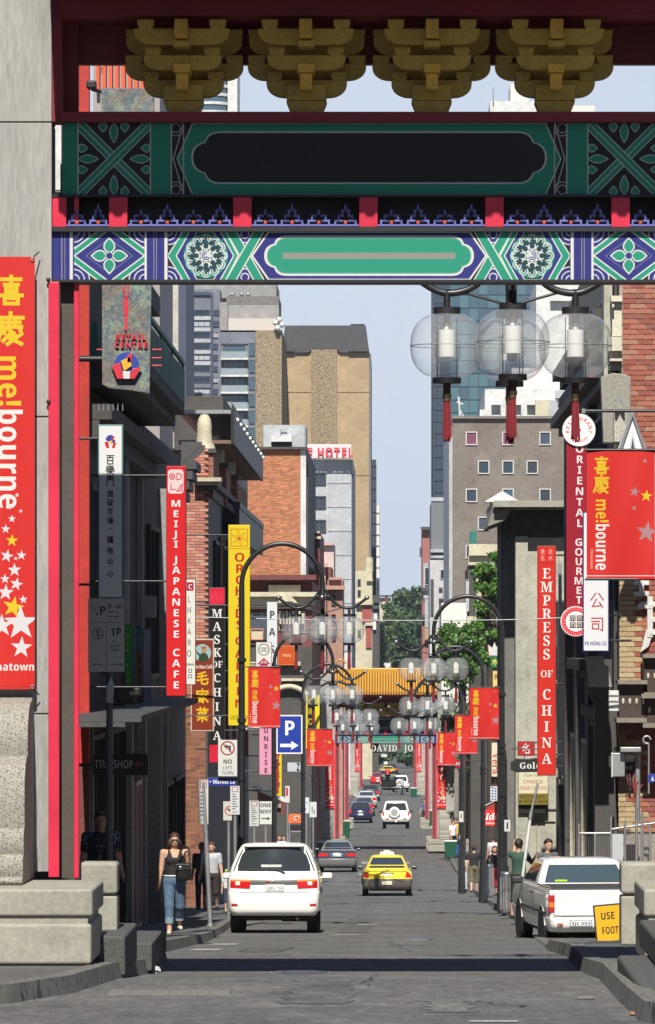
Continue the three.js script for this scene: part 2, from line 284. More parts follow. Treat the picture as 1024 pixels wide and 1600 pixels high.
// ------------------------------------------------------------------ the gate (built once, copied down the street)
const gp = 43.3 / F;                                   // metres per photo pixel at the near gate's face
const gX = (px) => (px - 577) * gp, gY = (py) => (CY - py) * gp + 2.62;
const GB = (px0, py0, px1, py1, z0, z1) => box((px1 - px0) * gp, (py1 - py0) * gp, z0 - z1, gX((px0 + px1) / 2), gY((py0 + py1) / 2), (z0 + z1) / 2);
const sym = (f) => [f(1), f(-1)];
const mirrorX = (g) => { const q = g.clone().scale(-1, 1, 1); if (q.index) { const a = q.index.array; for (let i = 0; i < a.length; i += 3) { const t = a[i]; a[i] = a[i + 1]; a[i + 1] = t; } } else { for (const k of Object.keys(q.attributes)) { const at = q.attributes[k], s = at.itemSize; for (let i = 0; i < at.count; i += 3) for (let c = 0; c < s; c++) { const t = at.array[i * s + c]; at.array[i * s + c] = at.array[(i + 1) * s + c]; at.array[(i + 1) * s + c] = t; } } } return q; };
const BLUE = '#2b2f8c', TEAL = '#1da586', DG = TEAL, GREY = '#a9aaa6';
function poly(x, pts, fill, stroke, lw) { x.beginPath(); pts.forEach(([a, b], i) => (i ? x.lineTo(a, b) : x.moveTo(a, b))); x.closePath(); if (fill) { x.fillStyle = fill; x.fill(); } if (stroke) { x.strokeStyle = stroke; x.lineWidth = lw; x.stroke(); } }
function cart(x, l, r, t, b) {                          // cartouche with ogee ends
  const h = (b - t) / 2, m = (t + b) / 2; x.beginPath();
  x.moveTo(l + h * 1.1, t); x.lineTo(r - h * 1.1, t); x.quadraticCurveTo(r - h * 0.6, t, r - h * 0.5, t + h * 0.4); x.quadraticCurveTo(r, t + h * 0.5, r, m); x.quadraticCurveTo(r, b - h * 0.5, r - h * 0.5, b - h * 0.4); x.quadraticCurveTo(r - h * 0.6, b, r - h * 1.1, b);
  x.lineTo(l + h * 1.1, b); x.quadraticCurveTo(l + h * 0.6, b, l + h * 0.5, b - h * 0.4); x.quadraticCurveTo(l, b - h * 0.5, l, m); x.quadraticCurveTo(l, t + h * 0.5, l + h * 0.5, t + h * 0.4); x.quadraticCurveTo(l + h * 0.6, t, l + h * 1.1, t); x.closePath();
}
function flower(x, cx, cy, r, petal, line, mid) {
  for (let k = 0; k < 4; k++) { x.save(); x.translate(cx, cy); x.rotate(k * Math.PI / 2); x.beginPath(); x.moveTo(0, -r * 0.15); x.quadraticCurveTo(r * 0.6, -r * 0.45, 0, -r); x.quadraticCurveTo(-r * 0.6, -r * 0.45, 0, -r * 0.15); x.fillStyle = petal; x.fill(); x.strokeStyle = line; x.lineWidth = 2.2; x.stroke(); x.restore(); }
  x.beginPath(); x.arc(cx, cy, r * 0.2, 0, 7); x.fillStyle = mid; x.fill(); x.strokeStyle = line; x.stroke();
}
const arcs = (x, cx, cy, a0, a1, list, color, lw) => { x.strokeStyle = color; x.lineWidth = lw; for (const r of list) { x.beginPath(); x.arc(cx, cy, r, a0, a1); x.stroke(); } };
function halfBeam(x, S, h) {                            // left half of the lower painted beam, in photo pixels from its left end
  x.save(); x.scale(S, S); const W = '#f4f4ee', K = '#10131a';
  x.fillStyle = BLUE; x.fillRect(0, 0, 500, h);
  x.fillStyle = GREY; x.fillRect(14, 0, 1.5, h); x.fillRect(19, 0, 1, h);
  x.fillStyle = W; x.fillRect(27, 0, 5, h);
  x.save(); x.beginPath(); x.rect(34, 0, 110, h); x.clip(); x.fillStyle = K; x.fillRect(34, 0, 110, h);
  const cx = 89, cy = h / 2;
  for (const [qx, qy] of [[34, 0], [144, 0], [34, h], [144, h]]) { x.beginPath(); x.arc(qx, qy, 24, 0, 7); x.fillStyle = BLUE; x.fill(); arcs(x, qx, qy, 0, 7, [24, 16, 8], W, 1.8); }
  const dia = (k) => [[cx - 62 * k, cy], [cx, cy - h * 0.62 * k], [cx + 62 * k, cy], [cx, cy + h * 0.62 * k]];
  poly(x, dia(1.12), TEAL, W, 2.2); poly(x, dia(0.88), BLUE, W, 2.2); poly(x, dia(0.80), BLUE); poly(x, dia(0.58), '#262a80', '#8f93c4', 1); flower(x, cx, cy, 28, TEAL, W, BLUE); x.restore();
  x.fillStyle = W; x.fillRect(144, 0, 3.5, h); x.fillRect(175, 0, 5, h); x.fillStyle = GREY; x.fillRect(158, 0, 1.2, h); x.fillRect(162, 0, 1.2, h);
  x.save(); x.beginPath(); x.rect(181, 0, 330, h); x.clip(); x.fillStyle = K; x.fillRect(181, 0, 160, h);
  for (const [qx, qy] of [[181, 0], [181, h], [301, 4], [301, h - 4]]) { x.beginPath(); x.arc(qx, qy, 20, 0, 7); x.fillStyle = BLUE; x.fill(); arcs(x, qx, qy, 0, 7, [20, 13, 6], W, 1.8); }
  const band = (pts, c, lw) => { x.lineJoin = 'miter'; x.beginPath(); pts.forEach(([a, b], i) => (i ? x.lineTo(a, b) : x.moveTo(a, b))); x.strokeStyle = W; x.lineWidth = lw + 4; x.stroke(); x.strokeStyle = c; x.lineWidth = lw; x.stroke(); };
  band([[214, -4], [188, cy], [214, h + 4]], TEAL, 11); band([[262, -4], [283, cy], [262, h + 4]], TEAL, 11);
  band([[223, -4], [200, cy], [223, h + 4]], BLUE, 9); band([[254, -4], [277, cy], [254, h + 4]], BLUE, 9);
  poly(x, [[226, 0], [252, 0], [272, cy], [252, h], [226, h], [206, cy]], '#0f4350', W, 1.8);
  arcs(x, 240, cy, 0, 7, [33], TEAL, 3);
  for (let k = 0; k < 12; k++) { const a = k * Math.PI / 6; arcs(x, 240 + 27 * Math.cos(a), cy + 27 * Math.sin(a), a - 2, a + 2.6, [6.4, 3.2], '#dff3ea', 1.9); }
  for (let k = 0; k < 8; k++) { const a = k * Math.PI / 4; arcs(x, 240 + 15 * Math.cos(a), cy + 15 * Math.sin(a), a + 1, a + 5.4, [5], W, 2); }
  x.fillStyle = '#e8eee9'; x.beginPath(); x.arc(240, cy, 9, 0, 7); x.fill(); arcs(x, 240, cy, 0.4, 5, [6, 3], BLUE, 1.4);
  band([[276, -6], [326, h + 6]], TEAL, 12); band([[326, -6], [276, h + 6]], TEAL, 12);
  poly(x, [[338, 0], [312, cy], [338, h], [520, h], [520, 0]], BLUE, W, 3);
  cart(x, 331, 800, 6, h - 6); x.fillStyle = W; x.fill(); cart(x, 336, 800, 10, h - 10); x.fillStyle = TEAL; x.fill(); x.strokeStyle = '#77b7a6'; x.lineWidth = 1.5; x.stroke();
  x.fillStyle = '#9c9f95'; x.fillRect(360, cy - 5, 200, 10); x.restore(); x.restore();
}
function mirrored(w, h, half) { return cv(w, h, '#000', (x) => { x.save(); x.beginPath(); x.rect(0, 0, w / 2, h); x.clip(); half(x); x.restore(); x.save(); x.translate(w, 0); x.scale(-1, 1); x.beginPath(); x.rect(0, 0, w / 2, h); x.clip(); half(x); x.restore(); }); }
const lowerTex = mirrored(2000, 152, (x) => halfBeam(x, 2000 / 990, 75));
const upperTex = mirrored(2000, 236, (x) => {
  const S = 2000 / 960; x.scale(S, S); const h = 113, L = '#e6e8e2', K = '#141518'; x.fillStyle = DG; x.fillRect(0, 0, 500, h);
  x.fillStyle = L; x.fillRect(24, 0, 2, h); x.fillRect(137, 0, 2, h); x.fillRect(170, 0, 2, h); x.fillStyle = K; x.fillRect(26, 0, 111, h);
  x.save(); x.beginPath(); x.rect(26, 0, 111, h); x.clip(); for (const s of [1, -1]) { x.strokeStyle = L; x.lineWidth = 17; x.beginPath(); x.moveTo(81 - s * 62, -6); x.lineTo(81 + s * 62, h + 6); x.stroke(); x.strokeStyle = DG; x.lineWidth = 14; x.stroke(); x.strokeStyle = L; x.lineWidth = 1.5; x.stroke(); }
  for (const [cx, cy, a] of [[81, 0, 0], [81, h, Math.PI], [26, h / 2, -Math.PI / 2], [137, h / 2, Math.PI / 2]]) { x.save(); x.translate(cx, cy); x.rotate(a); for (const q of [-17, 0, 17]) { x.beginPath(); x.moveTo(q, q ? 14 : 31); x.quadraticCurveTo(q + 13, q ? 2 : 12, q, 0); x.quadraticCurveTo(q - 13, q ? 2 : 12, q, q ? 14 : 31); x.fillStyle = DG; x.fill(); x.strokeStyle = L; x.lineWidth = 1.4; x.stroke(); } x.restore(); } x.restore();
  x.save(); x.beginPath(); x.rect(172, 0, 400, h); x.clip(); x.fillStyle = K; x.fillRect(172, 0, 40, h); poly(x, [[204, 0], [180, h / 2], [204, h], [600, h], [600, 0]], DG, L, 2); poly(x, [[190, 0], [174, h / 2], [190, h]], null, L, 1.6);
  for (const q of [8, h - 8]) arcs(x, 178, q, 0, 7, [12, 7], L, 1.3);
  cart(x, 202, 800, 13, h - 17); x.fillStyle = L; x.fill(); cart(x, 205, 800, 15.5, h - 19.5); x.fillStyle = K; x.fill(); x.restore();
});
function armShape(hw, h, t) {                           // bracket arm with scooped ends
  const c = h * 0.75, p = [[-hw, h], [-hw, h - c * 0.25]];
  for (let i = 1; i <= 6; i++) { const a = i / 6 * Math.PI / 2; p.push([-hw + h * 1.1 * (1 - Math.cos(a)), (h - c * 0.25) * (1 - Math.sin(a))]); }
  const q = [...p, ...p.slice().reverse().map(([a, b]) => [-a, b])];
  return extr(q, t, 0.006).translate(0, 0, -t / 2);
}
function trapBlock(w, h, d) { return extr([[-w * 0.36, 0], [w * 0.36, 0], [w / 2, h * 0.42], [w / 2, h], [-w / 2, h], [-w / 2, h * 0.42]], d, 0.004).translate(0, 0, -d / 2); }
const gateGeo = {};
function makeGate(label) {
  const g = thing('chinese_gate', label, 'gate', [-0.157, -2.62, -43.3], 0);
  const cols = (s) => {
    const m = (q) => (s > 0 ? q : mirrorX(q));
    const c = new THREE.Group(); c.name = 'column'; g.add(c);
    part(c, 'front_flange', m(rbox(17 * gp, 5.03, 0.05, gX(84.5) + 0.004, 3.13, 0.05, 0.008)), M.redPaint);
    part(c, 'web', m(box(24 * gp, 6.06, 0.05, gX(105), 3.63, -0.16)), M.webShade);  // brown tone puts the shade of the recessed web into its colour
    part(c, 'rear_flange', m(rbox(8 * gp, 6.06, 0.05, gX(119), 3.63, -0.07, 0.008)), M.redPaint);
    for (const y of [4.63, 5.66]) part(c, 'bolt', m(sph(0.02, gX(77), y, 0.08, 8)), M.black);
    const pl = new THREE.Group(); pl.name = 'pylon'; g.add(pl);
    part(pl, 'shaft', [[0.66, 1.99], [2.0, 4.5], [4.51, 6.99], [7.0, 9.3]].map(([a, b]) => m(rbox(0.95, b - a, 0.5, gX(81.5) - 0.475, (a + b) / 2, -0.21, 0.008))), M.concrete);
    // granite drum stone: stepped rounds that reach further out towards the foot
    const X0 = -3.6, X1 = gX(52), ds = new THREE.Group(); ds.name = 'drum_stone'; g.add(ds);
    for (const [y0, y1, d0, d1] of [[1.66, 2.13, 0.7, 0.12], [1.07, 1.65, 1.08, 0.82], [0.86, 1.06, 1.16, 1.14], [0.68, 0.85, 1.26, 1.24], [0.62, 0.67, 1.36, 1.35]]) {
      const pts = [[-0.02, y0]]; const n = 9; for (let i = 0; i <= n; i++) { const a = i / n, y = y0 + (y1 - y0) * a; pts.push([d1 + (d0 - d1) * Math.sqrt(1 - a ** 3) + 0.02 * Math.sin(Math.PI * a), y]); } pts.push([-0.02, y1]);
      part(ds, 'stone', m(extr(pts, X1 - X0, 0.006).rotateY(-Math.PI / 2).translate(X1, 0, 0)), M.granite);
    }
    const ph = new THREE.Group(); ph.name = 'plinth'; g.add(ph);
    const xi = (143 - CX) * 41.3 / F + 0.157, xr = xi + 0.09;
    part(ph, 'lower_block', m(rbox(2.4, 0.33, 1.6, xi - 1.2, 0.165, 1.2, 0.03, 3)), M.plinth);
    part(ph, 'neck', m(box(2.36, 0.07, 1.56, xi - 1.21, 0.36, 1.2)), M.plinth);
    part(ph, 'cap_slab', m(rbox(2.42, 0.22, 1.62, xi - 1.2, 0.5, 1.2, 0.025, 3)), M.plinth);
    part(ph, 'rear_block', m(rbox(0.36, 0.42, 0.36, xr - 0.18, 0.23, -0.45, 0.02, 3)), M.plinth);
    part(ph, 'rear_cap', m(rbox(0.36, 0.27, 0.38, xr - 0.18, 0.59, -0.45, 0.03, 3)), M.plinth);
    part(ph, 'rear_seat', m(box(1.5, 0.3, 0.5, xr - 1.1, 0.15, -0.45)), M.plinth);
  };
  cols(1); cols(-1);
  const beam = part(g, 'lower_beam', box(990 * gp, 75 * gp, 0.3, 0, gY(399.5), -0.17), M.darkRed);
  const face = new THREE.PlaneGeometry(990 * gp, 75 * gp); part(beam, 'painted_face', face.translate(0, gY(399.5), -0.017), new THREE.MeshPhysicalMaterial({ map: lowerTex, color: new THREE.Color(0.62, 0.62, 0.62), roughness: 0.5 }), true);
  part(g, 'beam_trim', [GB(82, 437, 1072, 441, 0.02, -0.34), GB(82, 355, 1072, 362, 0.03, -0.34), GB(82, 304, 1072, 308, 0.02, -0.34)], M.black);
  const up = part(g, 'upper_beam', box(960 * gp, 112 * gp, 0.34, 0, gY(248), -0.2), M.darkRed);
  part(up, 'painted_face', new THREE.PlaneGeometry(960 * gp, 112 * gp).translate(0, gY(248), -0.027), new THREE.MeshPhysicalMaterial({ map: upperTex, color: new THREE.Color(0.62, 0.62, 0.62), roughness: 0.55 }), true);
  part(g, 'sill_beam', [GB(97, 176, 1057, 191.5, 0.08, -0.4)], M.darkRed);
  part(g, 'void_shade_board', [GB(84, 308, 1070, 355, -0.26, -0.3)], M.black);  // black board stands for the shaded void behind the fretwork
  for (const c of [93, 185, 379, 576, 773, 970, 1061]) part(g, 'spacer_block', rbox((c < 100 || c > 1050 ? 22 : 29) * gp, 47 * gp, 0.2, gX(c), gY(331.5), -0.09, 0.006), M.redPaint);
  const fret = mat([0.13, 0.14, 0.42], 0.5), dot = mat([0.5, 0.08, 0.05], 0.5);
  for (let b = 0; b < 6; b++) {                          // stepped fretwork in each bay
    const c0 = [104, 200, 394, 591, 788, 985][b], c1 = [170, 364, 561, 758, 955, 1050][b], bars = [], dots = [], n = Math.round((c1 - c0) / 40);
    const w = (c1 - c0) / n; bars.push(GB(c0, 350, c1, 353, -0.02, -0.06));
    for (let i = 0; i < n; i++) {
      const m0 = c0 + w * (i + 0.5), hgt = i % 2 ? 3 : 2;
      for (let k = 0; k < hgt; k++) { const y = 343 - 8 * k, hw = w * (0.42 - 0.13 * k); bars.push(GB(m0 - hw, y, m0 - hw * 0.25, y + 3, -0.02, -0.06), GB(m0 + hw * 0.25, y, m0 + hw, y + 3, -0.02, -0.06), GB(m0 - hw, y + 3, m0 - hw + 3, y + 7.5, -0.02, -0.06), GB(m0 + hw - 3, y + 3, m0 + hw, y + 7.5, -0.02, -0.06)); }
      bars.push(GB(m0 - 1.5, 343 - 8 * hgt, m0 + 1.5, 343 - 8 * (hgt - 1), -0.02, -0.06)); dots.push(GB(m0 - 2.5, 344, m0 + 2.5, 349, -0.015, -0.05));
    }
    const f = part(g, 'fretwork', bars, fret); f.userData.kind = 'stuff'; part(f, 'stud', dots, dot).userData.kind = 'stuff';
  }
  for (const c of [286, 479, 675, 868]) {                // four bracket sets under the eaves
    const b = new THREE.Group(); b.name = 'bracket_set'; b.position.set(gX(c), 0, 0); g.add(b);
    const arm = (hw, y0, y1, z, m, t = 0.1) => part(b, 'arm', armShape(hw * gp, (y1 - y0) * gp, t).translate(0, gY(y1), z), m);
    arm(62, 123, 148, -0.2, M.gold); arm(92, 95, 119, -0.3, M.gold); arm(90, 54, 82, -0.32, M.gold); arm(60, 89, 110, 0.04, M.gold); arm(73, 51, 73, 0.2, M.gold);
    const blk = (dx, y0, y1, w, z, m) => part(b, 'bearing_block', trapBlock(w * gp, (y1 - y0) * gp, 0.13).translate(dx * gp, gY(y1), z), m);
    for (const s of [-1, 1]) { blk(s * 50, 110, 122.5, 23, -0.2, M.gold); blk(s * 79, 82, 94.5, 25, -0.3, M.gold); blk(s * 79, 41, 53.5, 24, -0.32, M.gold); blk(s * 46, 76, 88.5, 24, 0.04, M.gold); blk(s * 56, 37, 50.5, 24, 0.2, M.gold); }
    part(b, 'cross_arm', rbox(20 * gp, 29 * gp, 0.4, 0, gY(53), 0.22, 0.006), M.gold2); part(b, 'cross_arm', rbox(19 * gp, 24 * gp, 0.4, 0, gY(131), 0.02, 0.006), M.gold2); part(b, 'cross_arm', rbox(26 * gp, 14 * gp, 0.4, 0, gY(111), 0.04, 0.006), M.gold2); part(b, 'cross_arm', rbox(26 * gp, 9 * gp, 0.4, 0, gY(74), 0.12, 0.006), M.gold);
    part(b, 'base_block', [rbox(62 * gp, 25 * gp, 0.3, 0, gY(143.5), -0.2, 0.008), extr([[-24 * gp, 0], [24 * gp, 0], [31 * gp, 17 * gp], [-31 * gp, 17 * gp]], 0.28, 0.003).translate(0, gY(174), -0.34)], M.gold);
  }
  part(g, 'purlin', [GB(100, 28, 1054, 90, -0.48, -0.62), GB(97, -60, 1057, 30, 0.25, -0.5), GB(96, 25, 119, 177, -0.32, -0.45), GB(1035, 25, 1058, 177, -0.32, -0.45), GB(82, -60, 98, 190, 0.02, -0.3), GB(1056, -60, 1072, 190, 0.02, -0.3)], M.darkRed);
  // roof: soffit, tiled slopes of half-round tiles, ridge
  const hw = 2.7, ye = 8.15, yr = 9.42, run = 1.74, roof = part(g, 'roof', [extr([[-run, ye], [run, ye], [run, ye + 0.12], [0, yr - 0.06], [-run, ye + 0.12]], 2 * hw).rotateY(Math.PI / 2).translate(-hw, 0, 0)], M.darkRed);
  const tiles = [], n = 38, sl = Math.hypot(run + 0.1, yr - ye - 0.12), ang = Math.atan2(yr - ye - 0.15, run + 0.1);
  for (const s of [1, -1]) for (let i = 0; i < n; i++) {
    const t = new THREE.CylinderGeometry(0.062, 0.062, sl, 8, 5, false); t.rotateX(s * (Math.PI / 2 - ang) * -1 + 0); t.translate(-hw + (i + 0.5) * 2 * hw / n, (yr + ye + 0.15) / 2 + 0.02, s * (run + 0.1) / 2); tiles.push(t);
  }
  part(roof, 'tile_row', tiles, M.tileGold).userData.kind = 'stuff';
  part(roof, 'eave_ends', Array.from({ length: n }, (_, i) => sph(0.07, -hw + (i + 0.5) * 2 * hw / n, ye + 0.13, run + 0.06, 6)), M.tileGold).userData.kind = 'stuff';
  part(roof, 'ridge', [rbox(2 * hw + 0.1, 0.24, 0.26, 0, yr + 0.1, 0, 0.05), ...sym((s) => new THREE.TorusGeometry(0.25, 0.05, 8, 18, 4.6).translate(s * (hw - 0.3), yr + 0.42, 0))], M.tileGold);
  return g;
}
const gate = makeGate('large painted gate with gold brackets and blue lower beam nearest the camera');
copyOf(gate, [-0.1, -H(271) + 0.13, -271], 0, 'red-columned gate with yellow tiled roof standing before the white off-roader');
copyOf(gate, [-0.05, -H(330) + 0.13, -330], 0, 'red-columned gate standing just beyond the white off-roader');
copyOf(gate, [0.05, -H(489) + 0.13, -489], 0, 'small distant red-columned gate far down the street beyond the black carriage');
// stone steps and corner blocks by the kerb
for (const [pts, h, l] of [
  [[140, 196, 42.6, 44.6], 0.22, 'dark bluestone step block beside the gate plinth where the shadow starts'],
  [[196, 238, 46.5, 49.5], 0.15, 'low dark bluestone block at the kerb past the gate plinth']]) {
  const z = pts[2], t = thing('stone_step', l, 'step', [X((pts[0] + pts[1]) / 2, z), -H(z) + 0.02, -z]);
  part(t, 'block', rbox(X(pts[1], z) - X(pts[0], z), h + 0.11, pts[3] - z, 0, (h + 0.11) / 2, -(pts[3] - z) / 2, 0.02, 2), M.stoneDark);
}
{
  const t = thing('stone_step', 'rough granite step block along the kerb in front of the plinth with the yellow sign', 'step', [2.1, -H(38.5) + 0.0, -38.5]);
  part(t, 'lower_block', rbox(0.7, 0.22, 4.2, 0.03, 0.11, 0.9, 0.03, 3), M.stoneDark); part(t, 'upper_block', rbox(0.6, 0.22, 2.6, 0.2, 0.33, -0.9, 0.03, 3), M.stoneDark);
}
// ------------------------------------------------------------------ buildings
const brickTex = cv(512, 512, '#b7a999', (x) => {
  for (let r = 0; r < 32; r++) for (let c = -1; c < 9; c++) { const l = rr(0.78, 1.12), w = 62, x0 = c * 64 + (r % 2) * 32; x.fillStyle = `rgb(${200 * l | 0},${(190 + rr(-14, 14)) * l | 0},${(185 + rr(-14, 14)) * l | 0})`; x.fillRect(x0, r * 16, w, 14); }
});
brickTex.wrapS = brickTex.wrapT = THREE.RepeatWrapping;
const brickMat = (c, size = 2.1) => mat(c, 0.85, { tex: brickTex, size });
const B = {
  orange: brickMat([0.72, 0.33, 0.18]), brown: brickMat([0.40, 0.20, 0.14]), red: mat([0.40, 0.055, 0.035], 0.6, { tex: T.plaster, size: 2 }), tan: mat([0.50, 0.37, 0.215], 0.85, { tex: T.plaster, size: 9 }),
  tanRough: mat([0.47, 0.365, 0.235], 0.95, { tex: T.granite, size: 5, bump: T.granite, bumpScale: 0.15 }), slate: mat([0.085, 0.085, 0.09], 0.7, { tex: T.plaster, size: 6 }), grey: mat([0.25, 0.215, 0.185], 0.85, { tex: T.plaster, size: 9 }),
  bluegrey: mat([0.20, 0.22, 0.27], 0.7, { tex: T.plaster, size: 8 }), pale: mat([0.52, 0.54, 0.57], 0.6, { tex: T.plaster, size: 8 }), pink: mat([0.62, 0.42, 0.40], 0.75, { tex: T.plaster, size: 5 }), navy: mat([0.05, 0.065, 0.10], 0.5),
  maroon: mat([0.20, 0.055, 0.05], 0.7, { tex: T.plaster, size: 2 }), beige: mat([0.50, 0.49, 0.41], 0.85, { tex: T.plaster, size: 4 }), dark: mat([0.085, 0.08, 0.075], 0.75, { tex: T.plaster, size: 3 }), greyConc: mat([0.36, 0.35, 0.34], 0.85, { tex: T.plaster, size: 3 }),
  glassDark: mat([0.03, 0.045, 0.065], 0.06, { clearcoat: 0.5 }), glassTeal: mat([0.05, 0.10, 0.135], 0.08, { clearcoat: 0.5 }), frame: mat([0.7, 0.7, 0.7], 0.5), green: mat([0.02, 0.16, 0.14], 0.5), mauve: mat([0.18, 0.06, 0.10], 0.1),
};
// a building whose front stands at distance z, between two photo columns, up to a photo row
function bld(name, label, px0, px1, pyTop, z, depth, m, category = 'building', base) {
  const x0 = X(px0, z), x1 = X(px1, z), y1 = Y(pyTop, z), y0 = base ?? -H(z) - 0.6;
  const t = thing(name, label, category, [(x0 + x1) / 2, y0, -z]); put(t, 'wall', WB(x0, x1, y0, y1, z, z + depth), m); t.userData.z = undefined; delete t.userData.z;
  return t;
}
const paneKinds = [B.glassDark, B.glassTeal, M.glass, B.navy];
function win(t, px0, py0, px1, py1, z, o = {}) {
  const x0 = X(px0, z), x1 = X(px1, z), y0 = Y(py1, z), y1 = Y(py0, z), f = o.f ?? Math.min(x1 - x0, y1 - y0) * 0.09, d = o.d ?? 0.1;
  const w = new THREE.Group(); w.name = 'window'; w.position.set((x0 + x1) / 2, y0, -z).sub(t.position); t.add(w);
  const W = x1 - x0, Hh = y1 - y0, bars = [box(W, f, d, 0, f / 2, d / 2), box(W, f, d, 0, Hh - f / 2, d / 2), box(f, Hh - 2 * f, d, -W / 2 + f / 2, Hh / 2, d / 2), box(f, Hh - 2 * f, d, W / 2 - f / 2, Hh / 2, d / 2)];
  for (let i = 1; i < (o.mull ?? 1); i++) bars.push(box(f * 0.7, Hh - 2 * f, d * 0.8, -W / 2 + W * i / o.mull, Hh / 2, d * 0.4));
  part(w, 'frame', bars, o.frame ?? B.frame); part(w, 'pane', box(W - 2 * f, Hh - 2 * f, 0.02, 0, Hh / 2, 0.012), o.pane ?? paneKinds[(rnd() * 4) | 0]);
  if (o.sill) part(w, 'sill', box(W * 1.15, f * 1.5, d * 2.5, 0, -f * 0.75, d * 1.25), o.sill);
  return w;
}
// windows on a street-side face (plane at x, facing side s) between distances z0 and z1
function sideWin(t, x, s, z0, z1, y0, y1, o = {}) {
  const w = new THREE.Group(); w.name = o.name || 'window'; w.position.set(x, y0, -(z0 + z1) / 2).sub(t.position); t.add(w);
  const W = z1 - z0, Hh = y1 - y0, f = o.f ?? 0.09, d = o.d ?? 0.1;
  part(w, 'frame', [box(d, f, W, s * d / 2, f / 2, 0), box(d, f, W, s * d / 2, Hh - f / 2, 0), box(d, Hh - 2 * f, f, s * d / 2, Hh / 2, -W / 2 + f / 2), box(d, Hh - 2 * f, f, s * d / 2, Hh / 2, W / 2 - f / 2), box(d * 0.8, Hh - 2 * f, f * 0.6, s * d * 0.4, Hh / 2, 0)], o.frame ?? M.darkWood);
  part(w, 'pane', box(0.02, Hh - 2 * f, W - 2 * f, s * 0.012, Hh / 2, 0), o.pane ?? B.glassDark);
  return w;
}
const gY0 = (z) => -H(z) + 0.13;

// --- left side, from the near end
{ // dark corner building with the shops
  const z0 = 60, z1 = 104.6, x = -5.0, yt = 11.5, t = thing('shop_building', 'tall dark corner building with unlit shopfronts behind the white supermarket sign', 'building', [x, -6, -80]);
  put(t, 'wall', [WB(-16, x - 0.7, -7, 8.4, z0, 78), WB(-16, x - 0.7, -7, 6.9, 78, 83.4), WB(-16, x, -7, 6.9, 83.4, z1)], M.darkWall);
  put(t, 'cornice', [WB(x + 0.01, x + 0.5, 3.6, 3.85, 83.5, z1), WB(x + 0.01, x + 0.3, 3.3, 3.59, 83.5, z1), WB(x + 0.01, x + 0.35, 6.6, 7.0, 83.5, z1)], B.dark);
  for (const z of [83.5, 89.5, 96.5, 102]) put(t, 'pilaster', [WB(x + 0.005, x + 0.18, -7, -1.2, z, z + 0.7), WB(x + 0.005, x + 0.12, -0.6, 3.28, z, z + 0.5)], z > 95 ? B.greyConc : B.slate);
  put(t, 'awning', [WB(x + 0.02, x + 1.15, -1.28, -1.18, 80, 104.2), WB(x + 0.02, x + 0.9, -1.36, -1.285, 80, 104.2)], B.slate);
  put(t, 'downpipe', bar([x + 0.22, -1.1, -93.4], [x + 0.22, 3.3, -93.4], 0.06), M.galv);
  for (const [a, b] of [[84.3, 89], [90.5, 96]]) { sideWin(t, x, 1, a, b, -4.5 - (a - 67) * 0.05, -1.6, { frame: M.darkWood }); sideWin(t, x, 1, a + 0.8, b - 1.2, 0.1, 2.6, { frame: B.slate }); }
  const dz = 91.5, dr = sideWin(t, x + 0.13, 1, 97.4, 99.6, -5.55, -2.7, { name: 'door', frame: mat([0.45, 0.33, 0.33], 0.5), pane: mat([0.06, 0.012, 0.016], 0.4) });
  put(t, 'meter_box', rbox(0.3, 0.42, 0.25, X(232, 97), Y(948, 97), -97, 0.03), mat([0.3, 0.29, 0.26], 0.6));
  put(t, 'wall_lamp', [rbox(0.34, 0.3, 0.2, X(196, 88), Y(1085, 88), -88, 0.04), rbox(0.2, 0.16, 0.5, X(212, 88), Y(1080, 88), -87.8, 0.04)], M.black);
}
{ // red fin and orange-red tower seen behind the gate's brackets
  const t = thing('red_fin', 'tall bright red wall fin standing beside the gate column', 'wall fin', [X(132, 83), -7, -83]);
  put(t, 'panel', WB(-5.3, X(139.5, 83), -2, 9.4, 83, 83.3), mat([0.55, 0.035, 0.022], 0.6, { tex: T.plaster, size: 3 }));
  put(t, 'white_panel', PB(80, 180, 96, 320, 82.5, 0.2), M.white); put(t, 'lower_panel', WB(X(118, 83), X(140, 83), -5.2, -2.05, 83, 83.3), B.maroon);
  const k = bld('orange_building', 'orange and white striped upper storey seen through the gap under the gate roof', 146, 250, 40, 132, 8, mat([0.30, 0.27, 0.26], 0.7));
  for (let i = 0; i < 8; i++) put(k, 'fin', PB(150 + i * 10, 40, 155.5 + i * 10, 139, 131.7, 0.4), mat([0.62, 0.09, 0.035], 0.5));
  put(k, 'white_panel', [PB(158, 40, 162, 104, 131.85, 0.2), PB(170, 40, 174, 100, 131.85, 0.2), PB(202, 40, 206, 125, 131.85, 0.2)], M.white);
  const c = thing('security_camera', 'dark camera on a bracket reaching out from the red wall fin under the gate roof', 'camera', [X(146, 82.5), Y(140, 82.5), -82.5]);
  part(c, 'housing', rbox(0.16, 0.13, 0.3, -0.02, 0.06, 0.1, 0.03), M.black); part(c, 'bracket', [bar([-0.02, 0, 0], [0.14, -0.03, -0.1], 0.025), bar([0.14, -0.03, -0.1], [0.2, -0.03, -0.3], 0.03)], M.black);
}
